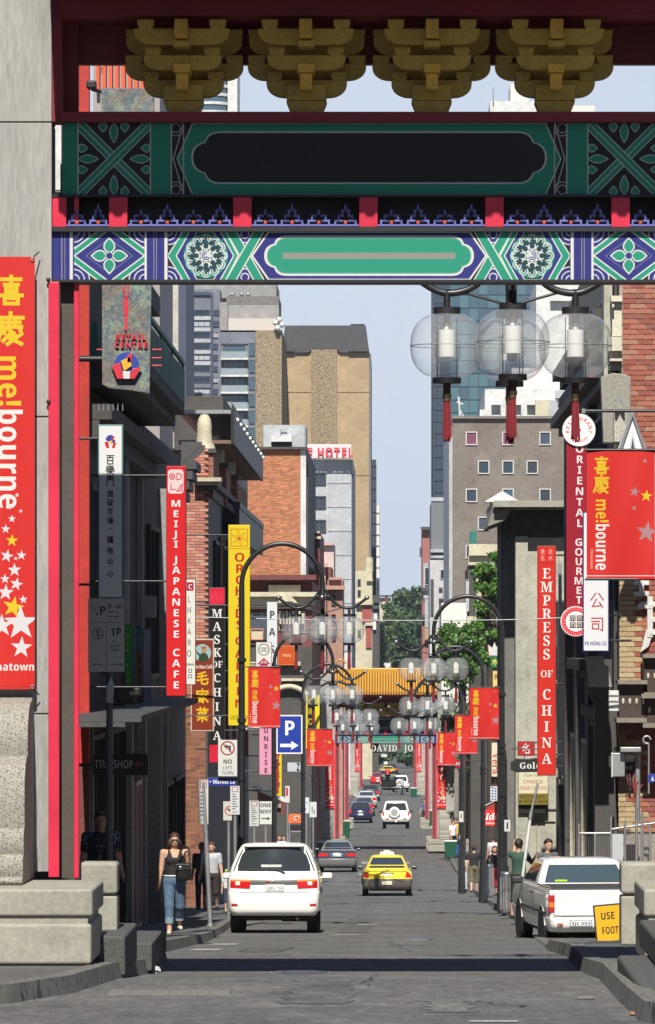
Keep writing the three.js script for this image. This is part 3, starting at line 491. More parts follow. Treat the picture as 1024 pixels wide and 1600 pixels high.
{ // second dark building with stepped eaves and the green balcony
  const x = -5.0, t = thing('eaves_building', 'dark narrow building with stepped eaves between the balcony and the brown brick front', 'building', [x, -7, -112]);
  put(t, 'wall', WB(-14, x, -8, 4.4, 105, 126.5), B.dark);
  put(t, 'eaves', [0, 1, 2, 3].map((i) => WB(x - 1, x + 0.12 + i * 0.09, 3.4 + i * 0.24, 3.6 + i * 0.24, 123.4, 126.5)), B.slate);
  for (let i = 0; i < 2; i++) put(t, 'bracket', extr([[0, 0], [0.5, 0.45], [0.5, 0.55], [0, 0.55]], 0.18).rotateY(0).translate(x, 4.25, -(126.3 - i * 2.2)), B.slate);
  for (const z of [106, 112.5, 119]) { sideWin(t, x, 1, z, z + 4, -0.8, 2.4, {}); sideWin(t, x, 1, z, z + 5, -6.2, -3.2, {}); }
  put(t, 'post', WB(x + 0.01, x + 0.35, -7.8, -1, 105.2, 105.7), B.greyConc); put(t, 'post', WB(x + 0.01, x + 0.2, -7.8, 3.3, 111.6, 112), B.greyConc);
  const xb = -4.0, b = thing('green_balcony', 'green ribbed metal balcony with a handrail above the dark canopy', 'balcony', [-4.5, 4.9, -93]);
  const yb = Y(600, 93), yt = Y(543, 93);
  put(b, 'rib_panel', Array.from({ length: 32 }, (_, i) => WB(xb - 0.04, xb, yb, yt, 85.8 + i * 0.48, 85.8 + i * 0.48 + 0.27)), B.green).userData.kind = 'stuff';
  put(b, 'back_sheet', WB(xb - 0.09, xb - 0.05, yb, yt, 85.7, 101.2), mat([0.015, 0.10, 0.09], 0.5));
  put(b, 'handrail', [WB(xb - 0.08, xb, yt + 0.12, yt + 0.19, 85.3, 101.3), ...[86, 91, 96, 101].map((z) => WB(xb - 0.06, xb - 0.02, yt, yt + 0.13, z, z + 0.05))], B.green);
  put(b, 'floor', [WB(-5, xb - 0.02, yb - 0.2, yb, 85.8, 101.3), WB(-5, xb - 0.2, yb - 0.42, yb - 0.21, 85.8, 101.3)], B.dark);
  put(b, 'end_panel', Array.from({ length: 5 }, (_, i) => WB(-4.95 + i * 0.18, -4.84 + i * 0.18, yb, yt, 85.6, 85.68)), B.green).userData.kind = 'stuff';
  const aw = thing('added_shade_canopy', 'flat dark added canopy hidden behind the blue gate beam to shade the signs', 'awning', [-4.2, 4.8, -63]);  // unseen canopy added to shade the white supermarket and parking signs
  put(aw, 'canopy', WB(-5.69, -3.45, 4.74, 4.84, 60.5, 66.35), B.dark); put(aw, 'tie_rod', [bar([-5.68, 5.6, -64], [-3.6, 4.86, -64], 0.02)], M.black);
}
{ // brown brick building with pier caps; bricks of the lit face that can be told apart
  const z = 140, t = bld('brick_building', 'brown brick building with cream pier caps behind the red and yellow signs', 200, 322, 703, z, 41, B.brown);
  const cols = [[0.42, 0.17, 0.12], [0.46, 0.21, 0.15], [0.36, 0.15, 0.12], [0.5, 0.27, 0.2]].map((c) => mat(c, 0.85)), g0 = box(0.235, 0.072, 0.03);
  const list = [[], [], [], []]; const x0 = X(278, z), x1 = X(322, z);
  for (let r = 0, y = Y(1085, z); y < Y(705, z); y += 0.082, r++) for (let x = x0 + (r % 2) * 0.115; x < x1 - 0.1; x += 0.247) { if (Math.abs(y - Y(752, z)) < 0.13) continue; list[(rnd() * 4) | 0].push(g0.clone().translate(x + 0.11, y + 0.038, -z + 0.006 + rr(-0.004, 0.004))); }
  list.forEach((l, i) => (put(t, 'brick', l, cols[i]).userData.kind = 'stuff'));
  put(t, 'cornice', [PB(303, 746, 346, 752, z - 0.5, 1.0), PB(306, 752, 344, 758, z - 0.35, 0.9)], M.cream); put(t, 'cornice', [PB(309, 758, 340, 765, z - 0.22, 0.7)], B.dark);
  const xf = X(322, z); put(t, 'street_front', [WB(xf + 0.001, xf + 0.12, Y(760, z) - 0.25, Y(760, z), 140.5, 181), WB(xf + 0.001, xf + 0.25, Y(752, z) - 0.1, Y(752, z) + 0.06, 140.5, 181), WB(xf + 0.001, xf + 0.05, -9, Y(766, z), 140.02, 181)], B.dark);
  for (const zz of [144, 151, 158, 165, 172]) { sideWin(t, xf + 0.05, 1, zz, zz + 3.5, -1.5, 2.8, {}); put(t, 'pilaster', WB(xf + 0.051, xf + 0.16, -4, 3, zz + 4.4, zz + 5.2), B.maroon); }
  for (const [zz, s] of [[140.3, 1.0], [151.6, 0.85], [162.6, 0.85]]) {
    const cx = xf - 0.05, y0 = 5.24, cap = new THREE.LatheGeometry([[0.001, 0.95], [0.1, 0.93], [0.17, 0.82], [0.2, 0.66], [0.2, 0.45], [0.21, 0.2], [0.28, 0.08], [0.3, 0]].map(([r, y]) => new THREE.Vector2(r * s, y * s)), 16);
    const c = put(t, 'pier_cap', zz < 145 ? cap.translate(cx, y0, -zz) : merge([rbox(0.42 * s, 0.55, 0.42 * s, cx, y0 + 0.27, -zz, 0.02), rbox(0.52 * s, 0.1, 0.52 * s, cx, y0 + 0.6, -zz, 0.03), new THREE.SphereGeometry(0.24 * s, 14, 8, 0, 6.3, 0, 1.57).translate(cx, y0 + 0.64, -zz)]), M.cream);
    put(t, 'pier', WB(cx - 0.3, cx + 0.25, 3.9, y0 - 0.001, zz - 0.2, zz + 0.9), B.brown); put(t, 'cap_base', WB(cx - 0.32, cx + 0.32, y0 - 0.12, y0 - 0.002, zz - 0.3, zz + 0.95), B.dark);
  }
  const sg = new THREE.Group(); // parapet signs are separate below
}
{ // grey concrete penthouse and dark roof-edge hoods beyond
  const t = bld('concrete_building', 'weathered grey concrete upper wall behind the cream pier caps', 268, 364, 640, 186, 20, B.greyConc);
  put(t, 'coping', PB(268, 655, 364, 660, 185.7, 0.4), M.galv); put(t, 'upper_block', PB(274, 628, 362, 640, 188, 14), B.greyConc); put(t, 'ledge', PB(268, 694, 364, 700, 185.6, 0.5), M.concrete);
  const h = thing('roof_hood', 'long black roof hood with a row of small lamps jutting over the street', 'roof hood', [-4.6, 5.9, -164]);
  put(h, 'fascia', WB(-4.5, -4.4, 5.62, 6.62, 147, 181), M.black); put(h, 'soffit', WB(-6, -4.5, 5.64, 5.74, 147, 181), mat([0.16, 0.10, 0.07], 0.7)); put(h, 'end', WB(-6, -4.501, 5.75, 6.6, 180.7, 181), B.dark);
  put(h, 'top', WB(-6, -4.501, 6.5, 6.61, 147, 180.6), M.galv);
  for (let i = 0; i < 10; i++) put(h, 'bulb', sph(0.07, -4.38, 6.4, -(149 + i * 3.4), 8), M.opal);
  const k = thing('roof_hood', 'lower black hood under the lamp-studded roof hood beside the orange brick wall', 'roof hood', [-4.6, 3.9, -168]);
  put(k, 'fascia', [WB(-4.5, -4.4, 3.0, 3.9, 152, 181), WB(-4.6, -4.38, 3.92, 4.1, 152, 181)], M.black); put(k, 'soffit', WB(-6, -4.5, 3.02, 3.12, 152, 181), B.greyConc); put(k, 'back', WB(-7, -5.4, -9, 8, 168, 181), B.dark);
}
{ // orange brick
  const z = 275, t = bld('orange_brick_building', 'plain orange brick end wall with a white strip down its street edge', 330, 470, 701, z, 40, B.orange);
  put(t, 'white_strip', PB(470, 701, 478.5, 905, z, 1), M.white); put(t, 'return_wall', WB(X(478.5, z), X(478.5, z) + 0.1, -10, Y(703, z), z + 1, z + 30), B.slate); put(t, 'coping', PB(330, 698, 480, 702, z - 0.3, 3), B.dark);  // slate return wall: shade of the side face put into its colour
  for (let i = 0; i < 3; i++) sideWin(t, X(478.5, z) + 0.1, 1, z + 3 + i * 8, z + 7 + i * 8, 1, 4, {});
  const r = thing('rooftop_box', 'pale rooftop plant room with a black opening on the orange brick building', 'plant room', [X(445, z), Y(700, z), -z - 3]);
  put(r, 'wall', PB(412, 664, 478, 700, z + 2, 6), B.pale); put(r, 'hood', PB(424, 681, 456, 690, z + 1.2, 1), M.white); put(r, 'opening', PB(424, 690, 455, 699, z + 1.9, 0.2), M.black); put(r, 'railing', [PB(438, 671, 439, 678, z + 1.8, 0.1), PB(438, 671, 449, 672, z + 1.8, 0.1), PB(476, 664, 477, 698, z + 1.8, 0.1)], M.galv);
}
{ // ornate cream and maroon building
  const z = 236, t = bld('ornate_building', 'maroon Victorian building with cream cornice and small pediment above the yellow-glass lanterns', 380, 488, 908, z, 30, B.maroon);
  put(t, 'eave', [PB(376, 898, 494, 906, z - 1, 3), PB(380, 906, 488, 910, z - 0.6, 2)], B.maroon);
  put(t, 'cornice', [PB(380, 925, 496, 932, z - 0.8, 1), PB(384, 932, 492, 946, z - 0.4, 0.6), PB(420, 914, 470, 925, z - 0.5, 0.7), PB(388, 948, 488, 951, z - 0.3, 0.5)], M.cream);
  put(t, 'pediment', extr([[X(434, z), Y(942, z)], [X(450, z), Y(926, z)], [X(466, z), Y(942, z)]], 0.25).translate(0, 0, -z + 0.8), M.cream);
  put(t, 'pediment_field', extr([[X(441, z), Y(940, z)], [X(450, z), Y(931, z)], [X(459, z), Y(940, z)]], 0.05).translate(0, 0, -z + 1.06), M.cream);
  win(t, 392, 956, 428, 1000, z, { pane: B.navy, frame: B.slate, mull: 2 }); for (const x of [436, 452, 467]) win(t, x, 955, x + 10, 985, z, { frame: M.cream, pane: B.navy });
  win(t, 392, 982, 412, 1000, z - 0.3, { frame: mat([0.5, 0.2, 0.12], 0.6), pane: M.cream });
  put(t, 'baluster_row', Array.from({ length: 8 }, (_, i) => PB(437 + i * 5, 955 + (i % 2) * 3, 440 + i * 5, 975, z - 0.35, 0.3)), M.cream).userData.kind = 'stuff';
  put(t, 'arch', new THREE.TorusGeometry(1.05, 0.12, 8, 24, Math.PI).translate(X(452, z), Y(1108, z), -z + 0.5), M.cream);
  put(t, 'lower_wall', PB(381, 1010, 488, 1330, z - 0.2, 0.2), B.dark); put(t, 'ledge', [PB(384, 1034, 470, 1040, z - 0.6, 0.6), PB(440, 1060, 476, 1064, z - 0.6, 0.6)], M.cream);
}
{ // pink narrow fronts and beyond
  const a = bld('pink_building', 'narrow pink gabled front beyond the orange brick building', 496, 509, 885, 330, 10, B.pink); put(a, 'gable', [PB(495, 880, 512, 886, 329.5, 1), PB(500, 874, 507, 880, 329.6, 1)], B.pink); put(a, 'return_wall', PB(509, 886, 518, 1010, 330.5, 12), B.maroon);
  const b = bld('pink_building', 'taller pale pink wall behind the narrow gabled pink front', 501, 522, 850, 345, 10, mat([0.72, 0.54, 0.50], 0.7, { tex: T.plaster, size: 4 }));
  put(b, 'coping', PB(500, 848, 523, 852, 344.6, 1), B.pink);
  const c = bld('pink_building', 'salmon corner building with a bracketed cornice right of the gabled pink front', 512, 536, 906, 300, 10, mat([0.50, 0.28, 0.22], 0.7, { tex: T.plaster, size: 3 }));
  put(c, 'cornice', [PB(510, 915, 539, 921, 299.4, 1), PB(514, 902, 534, 906, 299.6, 1)], mat([0.42, 0.24, 0.19], 0.7)); for (const y of [930, 960, 985]) win(c, 518, y, 525, y + 16, 300, { frame: B.maroon });
  const d = bld('dark_building', 'dark street fronts between the orange brick wall and the pink gable', 478, 500, 832, 300, 20, B.maroon); put(d, 'cornice', [PB(478, 838, 502, 842, 299.5, 1), PB(486, 830, 500, 833, 299.6, 1)], M.cream); for (const y of [850, 880, 910]) win(d, 486, y, 494, y + 14, 300, { frame: B.slate });
}
{ // white hotel
  const z = 520, t = bld('hotel_building', 'pale panelled hotel slab with red letters on its roof sign', 478, 549.5, 718, z, 40, M.white);
  for (let i = 0; i < 8; i++) for (const [a, b] of [[479, 510.5], [511.5, 549]]) put(t, 'panel', PB(a, 719 + i * 37.5, b, 755 + i * 37.5, z - 0.12, 0.11), B.pale);
  for (const y of [738, 775, 812]) win(t, 489, y, 510, y + 19, z - 0.14, { mull: 2, frame: B.slate, d: 0.2, pane: B.glassDark });
  put(t, 'return_wall', WB(X(549.5, z), X(549.5, z) + 0.15, -16, Y(718, z), z + 0.2, z + 39), B.navy);  // navy tone stands for shade on the white slab's side
  put(t, 'sign_board', PB(478, 694, 549, 716, z - 1.3, 0.3), mat([0.62, 0.58, 0.60], 0.7));
}
const fontB = await new FontLoader().loadAsync('fonts/droid/droid_sans_bold.typeface.json');
const fontS = await new FontLoader().loadAsync('fonts/droid/droid_serif_bold.typeface.json');
function letters(parent, s, font, size, depth, x, y, z, m, sx = 1) { let at = 0; for (const ch of s) { if (ch === ' ') { at += size * 0.4; continue; } const g = new TextGeometry(ch, { font, size, depth, curveSegments: 4 }); g.computeBoundingBox(); const w = g.boundingBox.max.x; put(parent, 'letter', g.scale(sx, 1, 1).translate(x + at * sx, y, z), m); at += w + size * 0.14; } return at * sx; }
{
  const z = 518.5, t = thing('roof_sign', 'red rooftop letters reading HOTEL on the pale panelled slab', 'sign', [X(515, z), Y(716, z), -z]);
  letters(t, 'E HOTEL', fontB, 0.95, 0.12, X(479.5, z), Y(714, z), -z, mat([0.62, 0.03, 0.06], 0.5), 0.86); put(t, 'rail', [PB(479, 715.2, 549, 716.4, z, 0.1)], M.galv);
}
{ // tan tower with slate mansard and its balcony wing
  const z = 900, t = bld('tan_tower', 'tall windowless tan tower with a sloping slate roof', 440, 577, 547, z, 50, B.tan);
  put(t, 'centre_strip', PB(486.5, 545, 527, 900, z - 0.6, 0.6), B.tanRough); put(t, 'floor_joint', [PB(440, 612, 486, 613, z - 0.1, 0.1), PB(527.5, 612, 577, 613, z - 0.1, 0.1), PB(440, 742, 486, 743, z - 0.1, 0.1), PB(527.5, 742, 577, 743, z - 0.1, 0.1)], B.tanRough);
  const pr = extr([[0, 0], [0, Y(545, z) - Y(551, z)], [-6, Y(508, z) - Y(551, z)], [-30, Y(508, z) - Y(551, z)], [-30, 0]], 1).scale(1, 1, X(576, z) - X(443, z)).rotateY(Math.PI / 2 * 1);
  put(t, 'slate_roof', [extr([[X(440, z), Y(551, z)], [X(482, z), Y(551, z)], [X(487, z), Y(546, z)], [X(527, z), Y(546, z)], [X(532, z), Y(551, z)], [X(577.5, z), Y(551, z)], [X(572, z), Y(509, z)], [X(446, z), Y(509, z)]], 1).translate(0, 0, -z - 0.4), PB(448, 508.5, 570, 546, z + 2, 40)], B.slate);
  put(t, 'return_wall', PB(577.3, 552, 580, 900, z + 0.5, 49), B.bluegrey); put(t, 'roof_edge', [PB(441, 545, 460, 549, z - 1, 0.5), PB(545, 545, 577, 549, z - 1, 0.5), PB(548, 506, 570, 508.2, z + 1, 10)], B.dark);  // blue-grey return wall paints the shaded side of the tan tower
}
{
  const z = 860, t = bld('balcony_tower', 'grey apartment tower with stacked glass balconies left of the tan tower', 341, 399, 519, z, 40, B.bluegrey);
  put(t, 'tan_wing', PB(399.3, 516, 440.5, 720, z, 40), B.tanRough); put(t, 'penthouse', [PB(355, 476, 436, 497, z + 3, 20), PB(344, 472, 356, 516, z + 1, 20)], B.greyConc); put(t, 'plant_room', [PB(354, 463, 436, 475.5, z + 6, 20)], mat([0.24, 0.23, 0.22], 0.9, { tex: T.granite, size: 6 })); put(t, 'mid_storey', PB(357, 497.2, 432, 516, z + 0.5, 20), mat([0.5, 0.46, 0.42], 0.8));
  for (const x of [363, 378, 388]) put(t, 'roof_vent', [cyl(0.22, 0.22, 1.8, X(x, z + 8), Y(472, z), -z - 8), sph(0.4, X(x, z + 8), Y(455, z), -z - 8, 8)], M.galv);
  for (const [x, y] of [[431, 505], [437, 500], [441, 508], [434, 513]]) put(t, 'roof_dish', sph(0.5, X(x, z - 1), Y(y, z), -z + 1, 8), M.white);
  for (let i = 0; i < 7; i++) { const y = 533 + i * 26.5; put(t, 'balcony_slab', PB(345, y + 29 - 3.2, 388, y + 29, z - 1.4, 1.4), M.white); put(t, 'slab_edge', PB(346, y, 388, y + 4, z - 0.3, 0.25), B.bluegrey); win(t, 349, y + 5, 383, y + 25, z - 0.1, { mull: 4, frame: B.slate, f: 0.12, pane: B.glassTeal, d: 0.25 }); put(t, 'balustrade', PB(346, y + 16, 387, y + 25.5, z - 1.35, 0.05), mat([0.25, 0.3, 0.32], 0.1)); win(t, 389.5, y + 3, 398.5, y + 23, z - 0.1, { frame: B.slate, pane: B.glassTeal }); }
}
{ // banded office tower + stone strip
  const z = 1000, t = bld('banded_tower', 'blue-grey office tower with dark ribbon windows above the green balcony', 291, 344, 452, z, 40, B.bluegrey);
  put(t, 'roof_block', PB(293, 440, 432, 466, z + 10, 30), B.greyConc);
  for (let i = 0; i < 10; i++) { const y = 484 + i * 17.6; win(t, 292, y, 329, y + 9, z - 0.1, { mull: 4, frame: B.navy, f: 0.14, pane: i % 3 == 1 ? B.pale : B.glassDark }); win(t, 333, y, 343, y + 9, z - 0.1, { mull: 2, frame: B.navy, f: 0.14, pane: i % 4 == 2 ? B.pale : B.glassDark }); put(t, 'spandrel', PB(291.5, y + 10, 329.5, y + 16, z - 0.3, 0.3), i < 5 ? B.pale : B.bluegrey); }
  put(t, 'dark_pier', [PB(329.6, 458, 333, 660, z - 0.5, 0.5), PB(291, 456, 330, 461, z - 0.5, 0.5)], B.navy);
  const k = bld('stone_tower', 'slim tower of pale stone and grey window bays behind the patina sign', 232, 291, 400, 940, 40, B.bluegrey);
  put(k, 'stone_strip', PB(256, 400, 279, 660, 939.4, 0.6), mat([0.60, 0.57, 0.49], 0.8, { tex: T.plaster, size: 6 })); put(k, 'dark_strip', PB(279.3, 400, 291, 660, 939.2, 0.8), B.navy);
  for (let i = 0; i < 8; i++) win(k, 246, 444 + i * 23, 254, 456 + i * 23, 939.8, { frame: B.bluegrey, pane: B.navy });
  const c = bld('curved_tower', 'round blue glass tower seen between the first two gold brackets', 296, 356, 300, 1100, 30, B.pale); put(c, 'white_edge', PB(356.2, 60, 371, 300, 1099, 20), M.white);
  for (let i = 0; i < 9; i++) { const r = (X(358, 1099) - X(298, 1099)) / 2, y = Y(66 + i * 13.5 + 8.5, 1099); put(c, 'glass_band', new THREE.CylinderGeometry(r, r, 1.15, 28, 1, false).translate((X(358, 1099) + X(298, 1099)) / 2, y, -1099 - 2), B.glassTeal); put(c, 'white_band', new THREE.CylinderGeometry(r + 0.25, r + 0.25, 0.6, 28).translate((X(358, 1099) + X(298, 1099)) / 2, y - 0.9, -1101), M.white); }
  const f = bld('grey_roofs', 'grey flat-roofed block low behind the patina sign under the gate roof', 236, 290, 150, 1050, 20, B.greyConc); win(f, 240, 155, 262, 168, 1050, { mull: 3, frame: B.slate });
}
{ // slim fronts right of the tan tower
  const a = bld('slate_tower', 'narrow dark slate tower edge beside the tan tower', 577, 588, 718, 980, 40, mat([0.06, 0.065, 0.085], 0.4)); for (let i = 0; i < 12; i++) put(a, 'floor_band', PB(577.2, 726 + i * 18, 587.8, 728 + i * 18, 979.8, 0.2), B.navy);
  const b = bld('white_tower', 'narrow pale tower edge next to the open sky above the trees', 586, 593, 790, 1040, 40, mat([0.66, 0.63, 0.58], 0.7)); for (let i = 0; i < 8; i++) put(b, 'floor_band', PB(586.2, 800 + i * 17, 592.8, 802 + i * 17, 1039.8, 0.2), B.pale);
  const z = 640, c = bld('cream_building', 'cream corner building with a domed turret in front of the tan tower', 554, 582, 892, z, 20, M.cream);
  put(c, 'turret', [cyl(0.55, 0.5, 1.8, X(577, z), Y(893, z), -z - 1), sph(0.55, X(577, z), Y(878, z), -z - 1)], M.cream); put(c, 'cornice', [PB(552, 940, 583, 945, z - 0.8, 1), PB(573, 905, 583, 908, z - 0.5, 1)], M.cream); put(c, 'red_wall', [PB(566, 946, 581, 972, z - 0.3, 0.3), PB(572, 978, 581, 1012, z - 0.3, 0.3)], mat([0.30, 0.07, 0.06], 0.7)); put(c, 'white_pier', PB(553, 900, 557, 960, z - 0.4, 0.4), M.white);
  for (const y of [905, 922, 985]) win(c, 559, y, 564, y + 11, z, { frame: B.slate }); put(c, 'string_course', PB(571, 972.5, 583, 977.5, z - 0.6, 0.6), M.cream);
  const e = bld('dark_building', 'dark front with white window surrounds before the tree-covered hill', 582, 592, 930, 700, 20, B.dark); put(e, 'white_trim', [PB(583, 946, 593, 951, 699.5, 0.5), PB(584, 958, 590, 968, 699.5, 0.5), PB(583, 971, 588, 984, 699.5, 0.5)], M.white); put(e, 'roof', extr([[X(578, 700), Y(942, 700)], [X(598, 700), Y(942, 700)], [X(588, 700), Y(930, 700)]], 1).translate(0, 0, -699.5), B.slate);
  const q = bld('hill_house', 'small pale house with a chimney half hidden by the hill trees', 590, 611, 934, 1250, 10, M.cream); put(q, 'chimney', PB(602, 930, 606, 944, 1249, 1), B.maroon); put(q, 'roof', PB(592, 930, 612, 932.5, 1249, 2), B.slate);
  const s = bld('shelter_roof', 'low white building with a grey-green roof behind the yellow tiled gate', 556, 612, 1019, 1120, 10, M.white); put(s, 'roof', PB(556, 1005, 619, 1020, 1118, 12), mat([0.30, 0.36, 0.36], 0.6)); win(s, 574, 1023, 588, 1040, 1120, { pane: B.mauve, frame: B.dark }); put(s, 'post', PB(562, 1006, 564, 1050, 1117, 0.2), M.white);
  put(s, 'roof_rail', [PB(585, 996, 628, 997, 1121, 0.2), PB(585, 1001, 628, 1002, 1121, 0.2), ...[590, 604, 617].map((x) => PB(x, 996, x + 1, 1007, 1121, 0.2))], M.galv);
}
// --- right side
{ // red brick building with the banner in front: every brick of the face that shows is laid
  const z = 100, t = bld('brick_building', 'red brick building with cream window surround behind the near red banner', 968, 1180, 330, z, 28, mat([0.42, 0.38, 0.33], 0.9, { tex: T.granite, size: 0.8 }));
  const reds = [[0.42, 0.13, 0.085], [0.50, 0.18, 0.12], [0.36, 0.11, 0.08], [0.48, 0.24, 0.16], [0.33, 0.13, 0.10]].map((c) => mat(c, 0.85, { tex: T.plaster, size: 0.5 })), creams = [[0.56, 0.42, 0.24], [0.60, 0.47, 0.28], [0.50, 0.36, 0.2]].map((c) => mat(c, 0.85, { tex: T.plaster, size: 0.5 }));
  const fulls = box(0.29, 0.088, 0.05), halves = box(0.135, 0.088, 0.05); boxUV(fulls); boxUV(halves);
  const lay = (px0, py0, px1, py1, pick) => { let r = 0; for (let y = Y(py1, z); y < Y(py0, z) - 0.05; y += 0.1, r++) for (let x = X(px0, z) + (r % 2 ? 0 : -0.15); x < X(px1, z); x += 0.302) { const half = x < X(px0, z); const m = new THREE.Mesh(half ? halves : fulls, pick(x + 0.15, y, r)); m.name = 'brick'; m.position.set((half ? x + 0.2265 : x + 0.145) - t.position.x, y + 0.045 - t.position.y, -z + 0.01 + rr(-0.006, 0.006) - t.position.z); m.castShadow = m.receiveShadow = true; t.add(m); } };
  lay(973, 440, 1030, 706, () => reds[(rnd() * 5) | 0]);
  const quoin = (x, y) => { const k = Math.floor((y + 5) / 0.5), e = X(986 + (k % 2 ? 8 : 0), z); return x > e + 0.1; };
  lay(968, 905, 1030, 1066, (x, y) => (quoin(x, y) ? reds[(rnd() * 3) | 0] : creams[(rnd() * 3) | 0]));
  lay(966, 1132, 1030, 1300, (x, y) => (quoin(x - 0.1, y) || rnd() < 0.25 ? reds[(rnd() * 5) | 0] : creams[(rnd() * 3) | 0]));
  // cream surround and dark street front with cornices
  put(t, 'window_surround', [PB(957, 471, 972, 525, z - 0.15, 0.4), PB(955, 462, 972.5, 471, z - 0.3, 0.5), PB(951, 526, 972, 548, z - 0.3, 0.5), PB(953, 560, 972, 564, z - 0.3, 0.4), PB(957, 475, 960, 480, z - 0.35, 0.5)], mat([0.74, 0.70, 0.56], 0.7, { tex: T.plaster, size: 2 }));
  put(t, 'dark_return', [PB(944, 330, 957, 620, z + 0.3, 1), PB(955, 550, 970, 560, z - 0.1, 0.3), PB(952, 565, 970, 578, z - 0.05, 0.3)], B.beige);
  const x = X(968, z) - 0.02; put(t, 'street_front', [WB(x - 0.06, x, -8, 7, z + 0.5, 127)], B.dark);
  for (const [y, d] of [[6.35, 0.45], [5.7, 0.3], [5.2, 0.5], [1.0, 0.5], [-0.6, 0.7], [-1.6, 0.4]]) put(t, 'street_cornice', [WB(x - d, x - 0.061, y, y + 0.22, z + 1.5, y < 2 ? 109 : 126), WB(x - d * 0.6, x - 0.061, y - 0.2, y - 0.001, z + 1.5, y < 2 ? 109 : 126)], B.dark);
  for (const zz of [104, 111, 118]) { sideWin(t, x - 0.06, -1, zz, zz + 4, 2.0, 4.6, { frame: B.slate }); sideWin(t, x - 0.06, -1, zz, zz + 4, -6, -2.2, { frame: M.cream }); put(t, 'pilaster', WB(x - 0.25, x - 0.061, -7, 5, zz + 4.8, zz + 5.6), B.slate); }
  const eh = [[968, 1011, 1069, 1122, 'brown timber parapet box with oval holes above the meter boards'], [1007, 1060, 1028, 1084, 'upper brown parapet box with oval holes at the edge of the brick wall'], [1009, 1060, 1088, 1130, 'lower brown parapet box at the edge of the brick wall']];
  for (const [a, b, c, d, l] of eh) {
    const q = thing('parapet_box', l, 'parapet', [X((a + b) / 2, 99), Y(d, 99), -99]); put(q, 'panel', PB(a, c, b, d, 99, 0.8), mat([0.05, 0.035, 0.03], 0.7)); put(q, 'ledge', [PB(a - 2, c - 6, b + 1, c, 98.8, 1), PB(a - 4, d, b, d + 7, 98.7, 1)], mat([0.30, 0.26, 0.21], 0.85, { tex: T.plaster, size: 0.6 }));
    for (let i = 0; i * 11 + a + 6 < b; i++) put(q, 'oval_hole', new THREE.SphereGeometry(0.035, 10, 8).scale(0.8, 1.7, 0.4).translate(X(a + 6 + i * 10.5, 99), Y((c + d) / 2, 99), -98.985), M.cream);
  }
  const s = thing('stone_finial', 'weathered grey stone block on top of the dark street front of the brick building', 'stonework', [X(962, 98), Y(690, 98), -98]);
  put(s, 'block', extr([[X(941, 98), Y(590, 98)], [X(945, 98), Y(690, 98)], [X(983, 98), Y(690, 98)], [X(985, 98), Y(590, 98)], [X(978, 98), Y(586, 98)], [X(958, 98), Y(584, 98)]], 0.5, 0.02).translate(0, 0, -98.6), M.granite); put(s, 'pier', PB(960, 640, 978, 690, 97.6, 0.3), mat([0.62, 0.6, 0.5], 0.8, { tex: T.granite, size: 0.8 }));
  put(s, 'gablet', extr([[X(961, 97.4), Y(634, 97.4)], [X(969, 97.4), Y(618, 97.4)], [X(977, 97.4), Y(634, 97.4)], [X(974, 97.4), Y(634, 97.4)], [X(969, 97.4), Y(624, 97.4)], [X(964, 97.4), Y(634, 97.4)]], 0.15).translate(0, 0, -97.5), M.galv);
  const k = thing('gothic_gable', 'pointed white and grey carved gable standing just above the near red banner', 'ornament', [X(989, 97.2), Y(702, 97.2), -97.2]);
  const tri = (a, b, c, d) => [[X(a, 97.2), Y(d, 97.2)], [X((a + b) / 2, 97.2), Y(c, 97.2)], [X(b, 97.2), Y(d, 97.2)]];
  put(k, 'outer_gable', extr(tri(964, 1013, 640, 708), 0.12, 0.01).translate(0, 0, -97.4), mat([0.40, 0.41, 0.43], 0.6)); put(k, 'inner_gable', extr(tri(970, 1007, 650, 708), 0.06, 0.01).translate(0, 0, -97.24), mat([0.72, 0.73, 0.75], 0.6)); put(k, 'centre_field', extr(tri(981, 996, 672, 708), 0.05, 0.01).translate(0, 0, -97.16), mat([0.55, 0.57, 0.6], 0.6));
  put(k, 'dark_lancet', extr(tri(985, 992, 684, 708), 0.04, 0.004).translate(0, 0, -97.1), M.stoneDark);
  for (const sgn of [-1, 1]) put(k, 'edge_moulding', bar([X(989, 97.1), Y(646, 97.2), -97.15], [X(989 + sgn * 20, 97.1), Y(706, 97.2), -97.15], 0.035, 6), M.galv);
  const bk = thing('stone_block', 'lit grey concrete bracket block under the white company sign', 'stonework', [X(940, 98), Y(1078, 98), -98]);
  put(bk, 'block', extr([[X(917, 98), Y(1026, 98)], [X(942, 98), Y(1026, 98)], [X(945, 98), Y(1040, 98)], [X(950, 98), Y(1041, 98)], [X(956, 98), Y(1073, 98)], [X(922, 98), Y(1073, 98)]], 0.4, 0.01).translate(0, 0, -98.4), M.granite);
  put(bk, 'corbel', [extr([[X(918, 98.5), Y(1076, 98.5)], [X(957, 98.5), Y(1076, 98.5)], [X(948, 98.5), Y(1098, 98.5)], [X(930, 98.5), Y(1098, 98.5)]], 0.5).translate(0, 0, -99.4), PB(930, 1098, 960, 1345, 99.2, 0.8)], B.dark);
}
